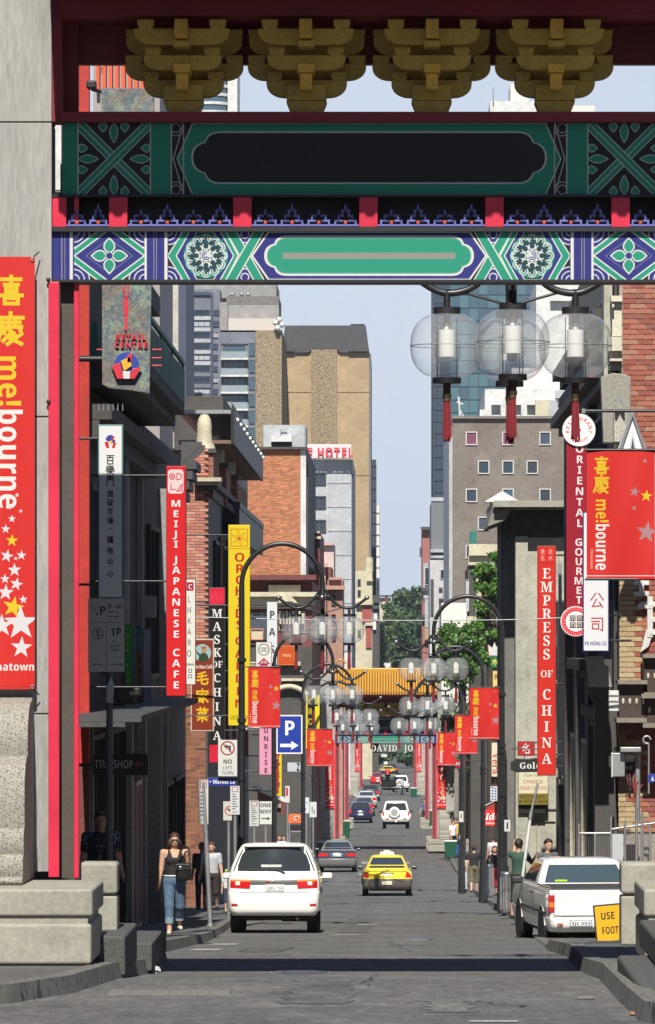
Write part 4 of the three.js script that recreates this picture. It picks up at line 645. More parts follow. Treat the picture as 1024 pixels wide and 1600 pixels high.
{ // meter boxes, stand pipe and wires on the brick wall
  const a = thing('meter_box', 'pale grey electrical box beside the open wire board on the brick wall', 'electrical box', [X(965, 98), Y(1213, 98), -98]); put(a, 'case', [rbox(0.26, 0.46, 0.14, X(966, 98), Y(1195, 98), -98, 0.02)], M.galv); put(a, 'lid', rbox(0.03, 0.47, 0.16, X(956.5, 98), Y(1195, 98), -97.98, 0.01), M.white);
  const d = thing('meter_box', 'white box with ribs on the corner under the grey bracket block', 'electrical box', [X(958, 98), Y(1110, 98), -98]); put(d, 'case', rbox(0.2, 0.4, 0.14, X(959, 97.8), Y(1095, 98), -97.8, 0.02), M.white); put(d, 'rib', [0, 1, 2].map((i) => box(0.18, 0.02, 0.16, X(959, 97.8), Y(1086 + i * 9, 98), -97.79)), M.galv);
  const b = thing('wire_board', 'open switchboard with a grey hood and tangled cables on the brick wall', 'switchboard', [X(985, 98), Y(1230, 98), -98]);
  put(b, 'hood', rbox(0.4, 0.1, 0.3, X(985, 98), Y(1171, 98), -97.9, 0.02), M.galv); put(b, 'board', PB(978, 1180, 998, 1214, 98.3, 0.1), M.black); for (let i = 0; i < 6; i++) put(b, 'switch', rbox(0.04, 0.06, 0.05, X(981 + (i % 3) * 6, 98), Y(1188 + (i > 2) * 12, 98), -98.25, 0.006), [M.white, M.galv, B.red][i % 3]);
  for (let i = 0; i < 9; i++) { const x0 = 980 + rr(0, 18), x1 = 975 + rr(0, 35); put(b, 'cable', tube([[X(x0, 98), Y(1205, 98), -98.2], [X(x0 + rr(-4, 4), 98), Y(1222, 98), -98.05], [X((x0 + x1) / 2, 98), Y(1236 + rr(0, 20), 98), -98.1], [X(x1, 98), Y(rr(1215, 1250), 98), -98.2]], 0.012, 14, 5), [M.black, B.red, mat([0.12, 0.03, 0.03], 0.5)][i % 3]); }
  put(b, 'conduit', bar([X(997, 98), Y(1180, 98), -98.1], [X(997, 98), Y(1285, 98), -98.1], 0.05), M.galv);
  const s = thing('wall_stay', 'curled iron rod hanging on the brick wall beside the wire board', 'iron rod', [X(1012, 98), Y(1240, 98), -98]); put(s, 'curl', new THREE.TorusGeometry(0.07, 0.02, 8, 18, 5).translate(X(1011, 98), Y(1156, 98), -98), M.galv); put(s, 'rod', bar([X(1014, 98), Y(1160, 98), -98], [X(1014, 98), Y(1240, 98), -98], 0.018), M.galv);
}
{ // beige building with the eaves
  const z = 128, t = thing('beige_building', 'plain beige rendered building with a wide flat eave behind the EMPRESS sign', 'building', [X(840, 131), -8, -131]);
  put(t, 'wall', WB(X(807, 131), 9, -8.5, Y(840, 131), 131, 137), B.beige); put(t, 'eave_shade_wall', WB(X(800, 131.4), 9, Y(840, 131) + 0.001, Y(790, 131), 131.4, 137), mat([0.13, 0.125, 0.115], 0.85, { tex: T.plaster, size: 2 }));  // dark band under the eave: the eave's shadow put into the wall colour
  put(t, 'return_wall', [WB(X(783, 133), X(806, 133), -8.5, Y(800, 133), 133, 137.5)], mat([0.20, 0.195, 0.18], 0.85, { tex: T.plaster, size: 3 }));  // darker than the front: shade of the street side put into its colour
  put(t, 'panel_line', [PB(808, 1263, 880, 1265, 130.95, 0.1), PB(808, 1283, 868, 1284, 130.95, 0.1), PB(838, 1265, 839, 1330, 130.95, 0.1)], mat([0.2, 0.2, 0.17], 0.85)); put(t, 'pilaster', [WB(X(806, 130.8), X(825, 130.8), -8.5, Y(838, 131), 130.8, 130.99)], B.beige);
  put(t, 'eave', [WB(X(770, 130.2), 9, Y(795, 130.2), Y(784, 130.2), 130.2, 138), extr([[X(763, 130), Y(822, 130)], [X(772, 130), Y(786, 130)], [X(800, 130), Y(796, 130)], [X(790, 130), Y(812, 130)]], 7).translate(0, 0, -137.3)], mat([0.30, 0.29, 0.25], 0.85, { tex: T.plaster, size: 3 }));
  put(t, 'eave_fascia', WB(X(772, 130), X(882, 130), Y(792, 130), Y(782, 130), 130, 130.19), M.plinth);
  put(t, 'doorway', PB(870, 1215, 897, 1400, 130.5, 0.6), M.black); put(t, 'canopy', [PB(874, 1218, 905, 1226, 129.9, 1.0), PB(880, 1213, 902, 1217.5, 129.6, 1.2)], M.galv); put(t, 'lamp', [rbox(0.3, 0.22, 0.3, X(880, 129), Y(1066, 129), -129, 0.04), PB(868, 1062, 880, 1066, 129, 0.2)], M.cream);
  put(t, 'conduit', [bar([X(899, 128.5), Y(1075, 128.5), -128.5], [X(902, 128.5), Y(900, 128.5), -128.5], 0.04), PB(873, 880, 878, 1060, 130.4, 0.2), PB(888, 1150, 891, 1330, 130, 0.2)], M.galv);
}
{ // grey block with square windows
  const z = 380, t = bld('grey_building', 'plain grey-brown block with rows of small white-framed windows', 708, 884, 652, z, 40, B.grey); put(t, 'return_wall', PB(702, 665, 707.8, 1010, z + 2, 38), B.pale); put(t, 'coping', PB(707, 650, 885, 654, z - 0.3, 2), B.grey);
  const rowsW = [[685, [737, 794, 852]], [730, [756, 794, 832]], [774, [737, 794, 852]], [818, [756, 794, 832]], [862, [737]], [906, [756]]];
  for (const [y, xs] of rowsW) for (const x of xs) win(t, x - 9, y - 10.5, x + 9, y + 10.5, z, { f: 0.07, frame: mat([0.55, 0.54, 0.53], 0.6), pane: y === 685 ? [B.mauve, B.mauve, B.navy][xs.indexOf(x)] : undefined });
}
{ // glass towers and white stepped block
  const z = 900, t = bld('glass_tower', 'tall teal glass curtain wall tower rising behind the near lanterns', 677, 838, 300, z, 40, B.navy);
  for (let c = 0; c < 9; c++) for (let r = 0; r < 12; r++) { const x0 = 703 + c * 15, y0 = 420 + r * 20.5; put(t, 'pane', PB(x0 + 0.7, y0 + 0.7, x0 + 14.3, y0 + 19.8, z - 0.2, 0.1), [B.glassTeal, B.glassTeal, mat([0.075, 0.15, 0.18], 0.1)][(rnd() * 3) | 0]); }
  for (let r = 0; r < 20; r++) for (let c = 0; c < 3; c++) put(t, 'pane', PB(678 + c * 8.3, 420 + r * 18.5, 685.6 + c * 8.3, 437 + r * 18.5, z - 0.2, 0.1), B.glassDark);
  put(t, 'base_ledge', PB(674, 777, 704, 783, z - 1, 1), B.pale);
  const q = bld('white_block', 'stepped white rendered block behind the grey building', 758, 905, 608, 600, 30, M.white); put(q, 'upper_block', [PB(838, 440, 905, 607.8, 602, 28), PB(800, 575, 838, 607.8, 602, 20), PB(750, 640, 764, 700, 599, 5), PB(860, 430, 912, 470, 601, 20)], M.white); put(q, 'shade_toned_wall', [PB(868, 610, 905, 622, 599.5, 1), PB(870, 630, 900, 650, 599.5, 1), PB(790, 600, 792, 650, 599.5, 1), PB(858, 625, 870, 650, 599, 1)], B.pale);  // the greyer side pieces carry shade in their colour
  for (const x of [768, 800, 824]) put(q, 'blade', [PB(x, 632, x + 14, 633, 599, 1), PB(x + 14, 632, x + 15, 652, 599, 1)], M.galv); put(q, 'cream_box', PB(837, 625, 858, 651, 598, 4), M.cream); win(q, 872, 625, 900, 632, 599.3, { frame: B.pale, pane: B.bluegrey, mull: 3 });
  const s = bld('white_tower', 'white rooftop blocks peeking over the upper gate beam', 766, 880, 158, 1150, 30, M.white); put(s, 'roof_block', [PB(798, 131, 826, 158, 1152, 20), PB(840, 165, 930, 180, 1149, 20)], mat([0.6, 0.58, 0.54], 0.8)); put(s, 'edge', PB(760, 176, 940, 300, 1151, 20), M.white); put(s, 'mast', cyl(0.15, 0.1, 3, X(771, 1149), Y(158, 1150), -1149), M.galv);
  const a = thing('aerial_mast', 'thin white rooftop aerial at the corner of the grey building', 'aerial', [X(719, 381), Y(652, 381), -381]); put(a, 'mast', [bar([X(719, 381), Y(652, 381), -381], [X(717, 381), Y(620, 381), -381], 0.08), bar([X(714, 381), Y(628, 381), -381], [X(724, 381), Y(632, 381), -381], 0.06), bar([X(719, 381), Y(640, 381), -381], [X(725, 381), Y(652, 381), -381], 0.05)], M.white);
}
{ // slim left-edge fronts on the right side
  const a = bld('grey_building', 'narrow slate grey block with a few pale panes left of the grey-brown block', 674, 703, 785, 620, 20, mat([0.15, 0.16, 0.18], 0.7)); for (const y of [800, 840]) win(a, 694, y, 703, y + 20, 619.8, { frame: B.pale, pane: B.pale }); put(a, 'ledge', [PB(673, 858, 704, 863, 619, 1), PB(673, 868, 704, 872, 619, 1)], B.pale);
  const b = bld('white_building', 'pale lilac-white narrow front below the slate grey block', 672, 706, 875, 560, 20, mat([0.62, 0.61, 0.63], 0.7, { tex: T.plaster, size: 4 })); put(b, 'shutter', [PB(673, 905, 678, 960, 559.7, 0.3), PB(686, 918, 692, 922, 559.7, 0.3)], B.slate); win(b, 688, 890, 700, 905, 560, { frame: B.pale }); put(b, 'canopy', PB(686, 935, 700, 938, 559, 1), B.slate); put(b, 'base', PB(672, 990, 706, 1060, 559.8, 0.2), M.white);
  const c = bld('red_building', 'thin maroon and pale street front at the edge of the sky gap', 660, 674, 826, 720, 20, mat([0.30, 0.12, 0.11], 0.8)); put(c, 'white_front', [PB(662, 880, 674, 935, 719.5, 0.5), PB(664, 936, 674, 980, 719.4, 0.5)], B.pale); put(c, 'cornice', [PB(658, 823, 675, 828, 719, 1), PB(659, 918, 675, 924, 719, 1)], B.slate); win(c, 664, 887, 671, 914, 719.3, { frame: M.white }); put(c, 'cable_box', [PB(656, 855, 659, 870, 719, 1), PB(660, 960, 664, 966, 719, 1)], B.slate);
  put(c, 'shop', PB(664, 981, 690, 1000, 719, 1), B.tan);
  const z = 262, d = bld('cream_building', 'cream and red corner building with parapet beside the street tree', 736, 800, 884, z, 20, B.dark); put(d, 'red_wall', PB(744, 885, 800, 964, z - 0.1, 0.1), B.red); put(d, 'parapet', [PB(733, 850, 800, 868, z - 1, 3), PB(732, 868, 800, 883, z - 0.7, 2)], M.cream); put(d, 'dark_return', PB(731, 884, 744, 965, z - 0.5, 3), B.dark); put(d, 'balcony', [PB(730, 963, 800, 986, z - 1.2, 2), PB(728, 986, 800, 992, z - 1, 2)], M.cream); put(d, 'pilaster', [PB(744, 885, 752, 962, z - 0.3, 0.3), PB(768, 885, 776, 962, z - 0.3, 0.3)], M.cream); win(d, 728, 905, 733, 955, z - 1, { frame: M.white, pane: B.pale }); win(d, 754, 895, 766, 945, z, { frame: B.red });
  put(d, 'side_parapet', PB(690, 942, 736, 1120, z + 6, 10), mat([0.72, 0.7, 0.66], 0.7)); put(d, 'green_hoarding', PB(735, 830, 745, 852, z + 3, 2), B.green);
  const e = thing('tent_roof', 'small white pitched tent roof on the flat eave of the beige building', 'tent', [X(783, 180), Y(785, 180), -180]); put(e, 'canvas', new THREE.ConeGeometry(0.9, 0.4, 4, 1).rotateY(Math.PI / 4).translate(X(785, 180), Y(776, 180), -180), M.white); for (const [a, b] of [[766, 812], [802, 800]]) put(e, 'post', PB(a, 782, a + 1.5, b, 180, 0.1), B.red);
}

// street blocks outside the frame, behind the camera and at the near corners, that shade the street as the photograph's deep shadows show
for (const [x0, x1, z0, z1, h] of [[-70, -9, -45, -24, 17], [-8, 60, -45, -24, 20], [-40, -6.2, 37.5, 59, 13], [9.5, 40, 42, 98, 13]]) tag(put(scene, numbered('street_block'), WB(x0, x1, -4, h - 4, z0, z1), B.maroon), undefined, undefined, undefined, 'structure');
// ------------------------------------------------------------------ signs
const dBoard = mat([0.05, 0.05, 0.05], 0.5);
function sign(name, label, category, [px0, py0, px1, py1], z, tex, o = {}) {
  const x0 = X(px0, z), x1 = X(px1, z), y0 = Y(py1, z), y1 = Y(py0, z), w = x1 - x0, h = y1 - y0, d = o.d ?? 0.12;
  const t = thing(name, label, category, [(x0 + x1) / 2, (y0 + y1) / 2, -z], o.turn ?? 0, o.group);
  const f = o.f ?? 0.012;
  part(t, 'board', rbox(w, h, d, 0, 0, -d / 2, 0.012, 2), o.board ?? dBoard);
  part(t, 'face', new THREE.PlaneGeometry(w - 2 * f, h - 2 * f).translate(0, 0, 0.003), new THREE.MeshPhysicalMaterial({ map: tex, color: new THREE.Color(0.72, 0.72, 0.72), roughness: o.rough ?? 0.45 }), true);
  if (o.wall !== undefined) { const wx = o.wall - (x0 + x1) / 2; for (const q of o.arms ?? [0.42, -0.42]) part(t, 'bracket', bar([Math.sign(wx) * (w / 2 - 0.02), h * q, -d / 2], [wx, h * q, -d / 2 - 0.05], 0.02, 6), M.blackIron); }
  if (o.pole) { const py = -(Y(py1, z)), y = y0 - (y0 + y1) / 2, gyy = gY0(z) - (y0 + y1) / 2; part(t, 'pole', bar([o.lean ?? 0, h / 2 - 0.02, -d - 0.03], [o.foot ?? 0, gyy, -d - 0.03], o.pr ?? 0.035, 10), o.pm ?? M.galv); }
  return t;
}
const tex = (r, k, bg, f) => cv(Math.round((r[2] - r[0]) * k), Math.round((r[3] - r[1]) * k), bg, f);
const emblem = (x, cx, cy, r) => { x.fillStyle = '#2b45a8'; x.beginPath(); x.arc(cx, cy - r * 0.2, r * 0.8, Math.PI, 7); x.fill(); x.fillStyle = '#e8c23a'; poly(x, [[cx - r * 0.1, cy - r * 0.1], [cx + r * 0.35, cy - r * 0.3], [cx + r * 0.25, cy + r * 0.35], [cx - r * 0.15, cy + r * 0.4]], '#e8c23a'); poly(x, [[cx + r * 0.15, cy - r * 0.7], [cx + r * 0.55, cy - r * 0.8], [cx + r * 0.5, cy - r * 0.1], [cx + r * 0.2, cy - r * 0.1]], '#c92a2e'); x.fillStyle = '#e9e9ee'; x.beginPath(); x.arc(cx + r * 0.62, cy - r * 0.4, r * 0.14, 0, 7); x.fill(); poly(x, [[cx - r, cy + r * 0.1], [cx - r * 0.4, cy - r * 0.05], [cx - r * 0.2, cy + r], [cx - r * 0.7, cy + r]], '#d3242c'); poly(x, [[cx + r, cy + r * 0.15], [cx + r * 0.5, cy + r * 0.15], [cx + r * 0.2, cy + r], [cx + r * 0.7, cy + r]], '#d3242c'); };
{
  const r = [160, 300, 233, 611], z = 69, p = mat([0.8, 0.8, 0.8], 0.8, { tex: T.patina, size: 1.1 }), t = thing('retail_sign', 'big weathered patina panel sign with red RETAIL CENTRE lettering', 'sign', [X(196, z), Y(450, z), -z]);
  put(t, 'panel', [extr([[X(160, z), Y(139, z)], [X(240, z), Y(139, z)], [X(236, z), Y(450, z)], [X(233, z), Y(614, z)], [X(205, z), Y(609, z)], [X(172, z), Y(606, z)], [X(161, z), Y(600, z)]], 0.12, 0.01).translate(0, 0, -z - 0.12)], p);
  const red = mat([0.55, 0.03, 0.05], 0.45); put(t, 'red_dragon_line', [PB(194, 440, 196, 462, z - 0.03, 0.03), PB(199.5, 440, 201.5, 462, z - 0.03, 0.03), PB(195.5, 461.5, 200, 465, z - 0.03, 0.03), PB(193.5, 466, 200.5, 492, z - 0.025, 0.02), PB(195, 492, 199.5, 516, z - 0.025, 0.02), PB(192, 448, 193.5, 455, z - 0.03, 0.03)], red).userData.kind = 'stuff'; put(t, 'black_stud', PB(195.5, 516, 198, 519, z - 0.03, 0.03), M.black);
  for (const [s, a, y, wd] of [['RETAIL', 180, 531.5, 33], ['CENTRE', 179, 544, 35]]) letters(t, s, fontB, 0.078, 0.03, X(a, z), Y(y, z), -z + 0.012, red, 1.05);
  put(t, 'emblem_disc', new THREE.CylinderGeometry(0.165, 0.165, 0.04, 24).rotateX(Math.PI / 2).translate(X(198, z), Y(570, z), -z + 0.03), mat([0.03, 0.06, 0.32], 0.4));
  for (const [m, pts] of [[red, [[176, 572], [188, 568], [194, 592], [184, 592]]], [red, [[221, 575], [208, 577], [203, 592], [211, 592]]], [mat([0.65, 0.36, 0.03], 0.5), [[190, 565], [204, 558], [206, 572], [195, 580]]], [red, [[200, 556], [207, 553], [206, 566], [200, 567]]], [M.white, [[193, 581], [204, 581], [203, 592], [194, 592]]]]) put(t, 'emblem_piece', extr(pts.map(([a, b]) => [X(a, z), Y(b, z)]), 0.03, 0.004).translate(0, 0, -z + 0.055), m);
  put(t, 'stay', [545, 558, 570].map((y) => bar([X(150, z), Y(y, z), -z - 0.2], [X(252, z), Y(y, z), -z - 0.2], 0.012, 6)), red); put(t, 'bracket', [bar([-5.2, Y(300, z), -z - 0.1], [X(165, z), Y(300, z), -z - 0.1], 0.04), bar([-5.2, Y(560, z), -z - 0.1], [X(165, z), Y(560, z), -z - 0.1], 0.04)], M.black);
}
{
  const r = [153, 663, 193, 935];
  const t = sign('supermarket_sign', 'tall white sign with black Chinese characters and a small bird emblem on top', 'sign', r, 68.7, tex(r, 4, '#eef0f2', (x) => {
    emblem(x, 80, 100, 42); [['百', 195, 62], ['樂', 262, 64], ['門', 330, 62], ['超', 412, 46], ['級', 468, 46], ['市', 524, 46], ['場', 580, 46], ['購', 704, 46], ['物', 776, 46], ['中', 846, 46], ['心', 918, 46]].forEach(([c, y, s]) => glyph(x, c, 78, y + 20, s, '#15151a', 2.3)); x.fillStyle = '#15151a'; x.fillRect(74, 650, 10, 12);
  }), { wall: -5.0, f: 0.02, board: mat([0.05, 0.16, 0.15], 0.5) });
  for (let i = 0; i < 6; i++) part(t, 'spike', cyl(0.01, 0.006, 0.09, -0.16 + i * 0.064, 1.355, -0.06, 6), M.galv);
}
{
  const r = [138, 935, 195, 1050], K = '#1b1b1d';
  const t = sign('parking_sign', 'shaded white parking time sign with quarter hour and arrows on a dark pole', 'sign', r, 70, tex(r, 5, '#d6d6d2', (x, w, h) => {
    x.fillStyle = K; x.fillRect(0, 186, w, 3); x.fillRect(142, 188, 3, h); txt(x, '1', 28, 70, 40, K); txt(x, '4', 68, 118, 40, K); x.lineWidth = 4; x.strokeStyle = K; x.beginPath(); x.moveTo(22, 118); x.lineTo(72, 62); x.stroke(); txt(x, 'P', 112, 92, 92, K); txt(x, '7  -6', 200, 62, 48, K, 'bold sans-serif', 118); for (const [s, a, b] of [['30', 172, 50], ['AM', 172, 70], ['30', 258, 50], ['PM', 258, 70]]) txt(x, s, a, b, 17, K); txt(x, 'MON - SAT', 200, 104, 18, K);
    const ar = (a, b, y) => { x.lineWidth = 5; x.beginPath(); x.moveTo(a, y); x.lineTo(b, y); x.stroke(); const s = Math.sign(b - a); poly(x, [[b + s * 8, y], [b - s * 10, y - 10], [b - s * 10, y + 10]], K); }; ar(150, 232, 142); ar(110, 40, 516); ar(182, 262, 516);
    x.lineWidth = 7; x.beginPath(); x.arc(75, 272, 40, 0, 7); x.stroke(); txt(x, 'S', 75, 272, 66, K); txt(x, '1P', 218, 262, 92, K, 'bold sans-serif', 88); txt(x, 'ALL', 210, 336, 24, K); txt(x, 'OTHER', 212, 372, 26, K); txt(x, 'TIMES', 212, 404, 26, K);
  }), { d: 0.02, f: 0.003, board: M.galv });
  part(t, 'pole', bar([0.04, 0.4, -0.07], [0.04, gY0(70) - t.position.y, -0.07], 0.045, 12), mat([0.10, 0.11, 0.11], 0.5));
}
{ const r = [150, 1062, 180, 1095]; const t = thing('curved_plate', 'small pale curved panel hanging on the pole below the parking time sign', 'sign', [X(175, 70), Y(1078, 70), -69.9]); part(t, 'panel', extr([[-0.06, -0.16], [0.01, -0.17], [0.03, 0.08], [0, 0.17], [-0.05, 0.06]], 0.03, 0.008).translate(0, 0, 0.03), mat([0.42, 0.46, 0.46], 0.5)); }
{
  const r = [112, 1178, 232, 1211];
  sign('bottle_shop_sign', 'long black hanging sign with pale BOTTLE SHOP letters and red arrow', 'sign', r, 84, tex(r, 5, '#0b0c0d', (x) => { x.textAlign = 'right'; x.font = 'normal 88px sans-serif'; x.fillStyle = '#d9eef0'; x.save(); x.translate(486, 112); x.scale(0.72, 1); x.fillText('FOOD & BOTTLE SHOP', 0, 0); x.restore(); x.strokeStyle = '#d8343a'; x.lineWidth = 9; x.beginPath(); x.moveTo(566, 80); x.lineTo(508, 80); x.moveTo(530, 58); x.lineTo(506, 80); x.lineTo(530, 102); x.stroke(); }), { d: 0.16, arms: [], f: 0.01 });
}
for (const [r, z, bg, l, ink, s] of [
  [[195, 975, 207.5, 1112], 92, '#17b53c', 'bright green vertical sign with yellow marks under the meter box', '#e8e03a', 'VIP LOUNGE'], [[208, 980, 213.5, 1112], 94, '#7f98a5', 'narrow grey-blue vertical sign behind the bright green one', '#22262e', 'RESTAURANT BAR'],
  [[214.5, 978, 223, 1116], 96, '#7d5420', 'brown and teal vertical sign between grey-blue and lilac signs', '#e0a23a', 'NOODLE'], [[223.5, 982, 236, 1118], 98, '#b4b2c6', 'blank lilac vertical sign beside the dark lamp bracket', '#b4b2c6', '']])
  sign('vertical_sign', l, 'sign', r, z, tex(r, 6, bg, (x, w, h) => { if (s === 'NOODLE') { x.fillStyle = '#1e8a80'; x.fillRect(0, 0, w, h * 0.27); } if (s) vtxt(x, s, w * 0.35, h * 0.08, h * 0.96, w * 0.7, ink); }), { wall: -5, d: 0.08 });
{
  const r = [260, 728, 291, 1088];
  sign('restaurant_sign', 'tall red sign with white letters reading MEIJI JAPANESE CAFE', 'sign', r, 84, tex(r, 5, '#e0141d', (x, w, h) => {
    x.fillStyle = '#f2d9da'; x.beginPath(); x.roundRect(8, 22, 132, 190, 26); x.fill(); x.strokeStyle = '#d8202a'; x.lineWidth = 8; for (const [a, b, q] of [[44, 78, 22], [44, 78, 8]]) { x.beginPath(); x.arc(a, b, q, 0, 7); x.stroke(); } x.beginPath(); x.moveTo(84, 54); x.lineTo(84, 104); x.quadraticCurveTo(128, 100, 122, 72); x.quadraticCurveTo(116, 50, 84, 54); x.moveTo(34, 130); x.lineTo(34, 180); x.lineTo(74, 180); x.moveTo(88, 188); x.lineTo(128, 140); x.lineTo(124, 190); x.lineTo(78, 192); x.stroke();
    vtxt(x, 'MEIJI', 76, 250, 650, 74, '#fbf3f3', 'bold sans-serif', 1.35); vtxt(x, 'JAPANESE', 78, 690, 1360, 78, '#fbf3f3', 'bold sans-serif', 1.35); vtxt(x, 'CAFE', 78, 1420, 1760, 78, '#fbf3f3', 'bold sans-serif', 1.35);
  }), { wall: -5, d: 0.22, board: mat([0.30, 0.012, 0.02], 0.5), arms: [0.46, 0, -0.46] });
}
{
  const r = [289, 905, 306, 1070];
  sign('vertical_sign', 'white vertical sign with a crimson square at its top beside the MEIJI sign', 'sign', r, 112, tex(r, 8, '#eeeee6', (x, w, h) => { x.fillStyle = '#b3123c'; x.fillRect(w * 0.15, 30, w * 0.7, 110); txt(x, 'C', w / 2, 88, 84, '#fff', 'bold serif'); vtxt(x, 'LHKARO', w * 0.4, 180, 1000, 110, '#23231f', 'normal sans-serif', 0.8); txt(x, 'URBAN', w / 2, 1070, 40, '#222', 'bold sans-serif', w * 0.8); txt(x, '日', w / 2, 1130, 1, '#222'); x.fillStyle = '#222'; for (const y of [1130, 1200]) { x.strokeStyle = '#222'; x.lineWidth = 8; x.strokeRect(w * 0.35, y, 40, 40); } }), { wall: -5, d: 0.1 });
}
{
  const r = [298, 998, 335, 1143], Y1 = '#f1c21e';
  sign('restaurant_sign', 'brown sign with yellow Chinese characters and a round saluting figure picture', 'sign', r, 118, tex(r, 6, '#8c2f16', (x, w, h) => {
    x.fillStyle = '#9fc6cf'; x.beginPath(); x.arc(112, 130, 84, 0, 7); x.fill(); x.fillStyle = '#2d4a2b'; x.beginPath(); x.moveTo(70, 206); x.quadraticCurveTo(80, 130, 122, 128); x.quadraticCurveTo(170, 130, 172, 196); x.quadraticCurveTo(120, 226, 70, 206); x.fill(); x.lineWidth = 18; x.strokeStyle = '#2d4a2b'; x.beginPath(); x.moveTo(92, 160); x.lineTo(56, 122); x.stroke(); x.fillStyle = '#c58a62'; x.beginPath(); x.arc(128, 102, 26, 0, 7); x.fill(); x.beginPath(); x.arc(50, 112, 12, 0, 7); x.fill(); x.fillStyle = '#b5542a'; x.fillRect(102, 70, 48, 18);
    txt(x, 'Post-Mao Café', w / 2, 262, 46, '#f4eee6', 'bold sans-serif', w * 0.9); [['毛', 370], ['家', 540], ['菜', 714]].forEach(([c, y]) => glyph(x, c, w / 2, y, 130, Y1, 2.6)); x.strokeStyle = '#d9cbb0'; x.lineWidth = 8; x.strokeRect(4, 4, w - 8, h - 8);
  }), { wall: -4.6, d: 0.14, board: mat([0.4, 0.36, 0.32], 0.5) });
}
{
  const r = [327, 918, 352, 1192];
  sign('restaurant_sign', 'black vertical sign with white serif letters reading MASK OF CHINA', 'sign', r, 122, tex(r, 6, '#0e0e10', (x, w, h) => { x.fillStyle = '#e0143c'; x.fillRect(0, 0, w, 160); x.fillRect(0, h - 165, w, 165); x.strokeStyle = '#ff5a70'; x.lineWidth = 4; for (let i = 0; i < 9; i++) { x.beginPath(); x.moveTo(10 + i * 15, 20 + (i % 3) * 20); x.lineTo(6 + i * 16, 140 - (i % 2) * 30); x.stroke(); } vtxt(x, 'MASK', w / 2, 180, 670, 116, '#f2f2f2', 'bold serif'); txt(x, 'OF', w / 2, 720, 84, '#f2f2f2', 'bold serif'); vtxt(x, 'CHINA', w / 2, 780, 1460, 112, '#f2f2f2', 'bold serif'); }), { wall: -4.6, d: 0.12 });
}
{
  const r = [357, 820, 391, 1134], R = '#c4281a';
  sign('restaurant_sign', 'tall yellow sign with red letters reading ORCHIDS GARDEN', 'sign', r, 116, tex(r, 6, '#efd51a', (x, w, h) => {
    x.strokeStyle = R; x.lineWidth = 6; x.strokeRect(22, 36, w - 44, 160); x.lineWidth = 4; for (let i = 0; i < 6; i++) { const a = i * 1.05 + 0.3; x.beginPath(); x.moveTo(w / 2, 128); x.quadraticCurveTo(w / 2 + 60 * Math.cos(a + 0.4), 118 + 55 * Math.sin(a + 0.4), w / 2 + 74 * Math.cos(a), 116 + 68 * Math.sin(a)); x.quadraticCurveTo(w / 2 + 50 * Math.cos(a - 0.4), 118 + 50 * Math.sin(a - 0.4), w / 2, 128); x.stroke(); } x.fillStyle = R; x.fillRect(0, 218, w, 4);
    vtxt(x, 'ORCHIDS', w * 0.52, 250, 990, 118, R, 'bold sans-serif', 1.25); vtxt(x, 'GARDEN', w * 0.52, 1030, 1740, 112, R, 'bold sans-serif', 1.25); txt(x, 'LICENSED', w / 2, 1810, 52, '#8a6a10', 'bold sans-serif', w * 0.86);
  }), { wall: -4.6, d: 0.16, board: mat([0.55, 0.45, 0.02], 0.5), arms: [0.45, 0.1, -0.45] });
}
for (const [name, l, r, z, bg, f, o] of [
  ['vertical_sign', 'white vertical sign with black letters beginning PAS behind the lanterns', [417, 940, 434, 1040], 152, '#e9edf0', (x, w, h) => vtxt(x, 'PASTA', w / 2, 40, h + 260, 100, '#202124'), {}],
  ['vertical_sign', 'white sign with a round stamp and red character under the PAS sign', [400, 1003, 425, 1052], 140, '#efece8', (x, w, h) => { x.strokeStyle = '#3a3a3a'; x.lineWidth = 7; x.beginPath(); x.arc(w / 2, 70, 54, 0, 7); x.stroke(); x.lineWidth = 4; for (let i = 0; i < 3; i++) { x.beginPath(); x.arc(w / 2 - 24 + i * 24, 70, 18, 0, 7); x.stroke(); } glyph(x, '食', w / 2, 220, 120, '#b3204a', 2.4); }, {}],
  ['vertical_sign', 'orange board hung below the first row of lanterns', [434, 1008, 462, 1040], 160, '#d3561f', (x, w, h) => { x.strokeStyle = '#f0b070'; x.lineWidth = 3; x.strokeRect(6, 6, w - 12, h - 12); txt(x, 'THAI', w / 2, h / 2, 40, '#f3c890'); }, {}],
  ['vertical_sign', 'pink vertical sign with black letters below the small red flag banner', [405, 1135, 425, 1211], 135, '#f2a4c8', (x, w, h) => vtxt(x, 'UNRISE', w * 0.55, 0, h, 70, '#2a2026'), {}],
  ['vertical_sign', 'yellow sign strip with dark characters beside the blue parking sign', [430, 1140, 441, 1244], 170, '#ecd416', (x, w, h) => vtxt(x, 'SUPPER', w / 2, 10, h - 60, 66, '#33301a'), {}],
  ['vertical_sign', 'red sign block with pale character under the blue parking sign', [427, 1176, 436, 1240], 160, '#cf1f22', (x, w, h) => glyph(x, '后', w / 2, 60, 50, '#f5d8d0', 2.4), {}],
  ['vertical_sign', 'yellow vertical sign with black strip behind the second row of lanterns', [478, 1085, 500, 1170], 205, '#f0dc18', (x, w, h) => { x.fillStyle = '#1a1a18'; x.fillRect(w * 0.12, 0, w * 0.42, h); vtxt(x, 'CROWN', w * 0.33, 20, h - 20, 80, '#c8b23a'); }, {}],
  ['shop_sign', 'white shop fascia sign with a dark end panel under the red flags', [449, 1191, 470, 1206], 215, '#c9d0d6', (x, w, h) => { x.fillStyle = '#3d4248'; x.fillRect(w * 0.72, 4, w * 0.22, h - 8); txt(x, 'N', w * 0.83, h / 2, 60, '#d9dde0'); }, {}],
]) sign(name, l, 'sign', r, z, tex(r, 6, bg, f), { wall: -4.5, d: 0.1, ...o });
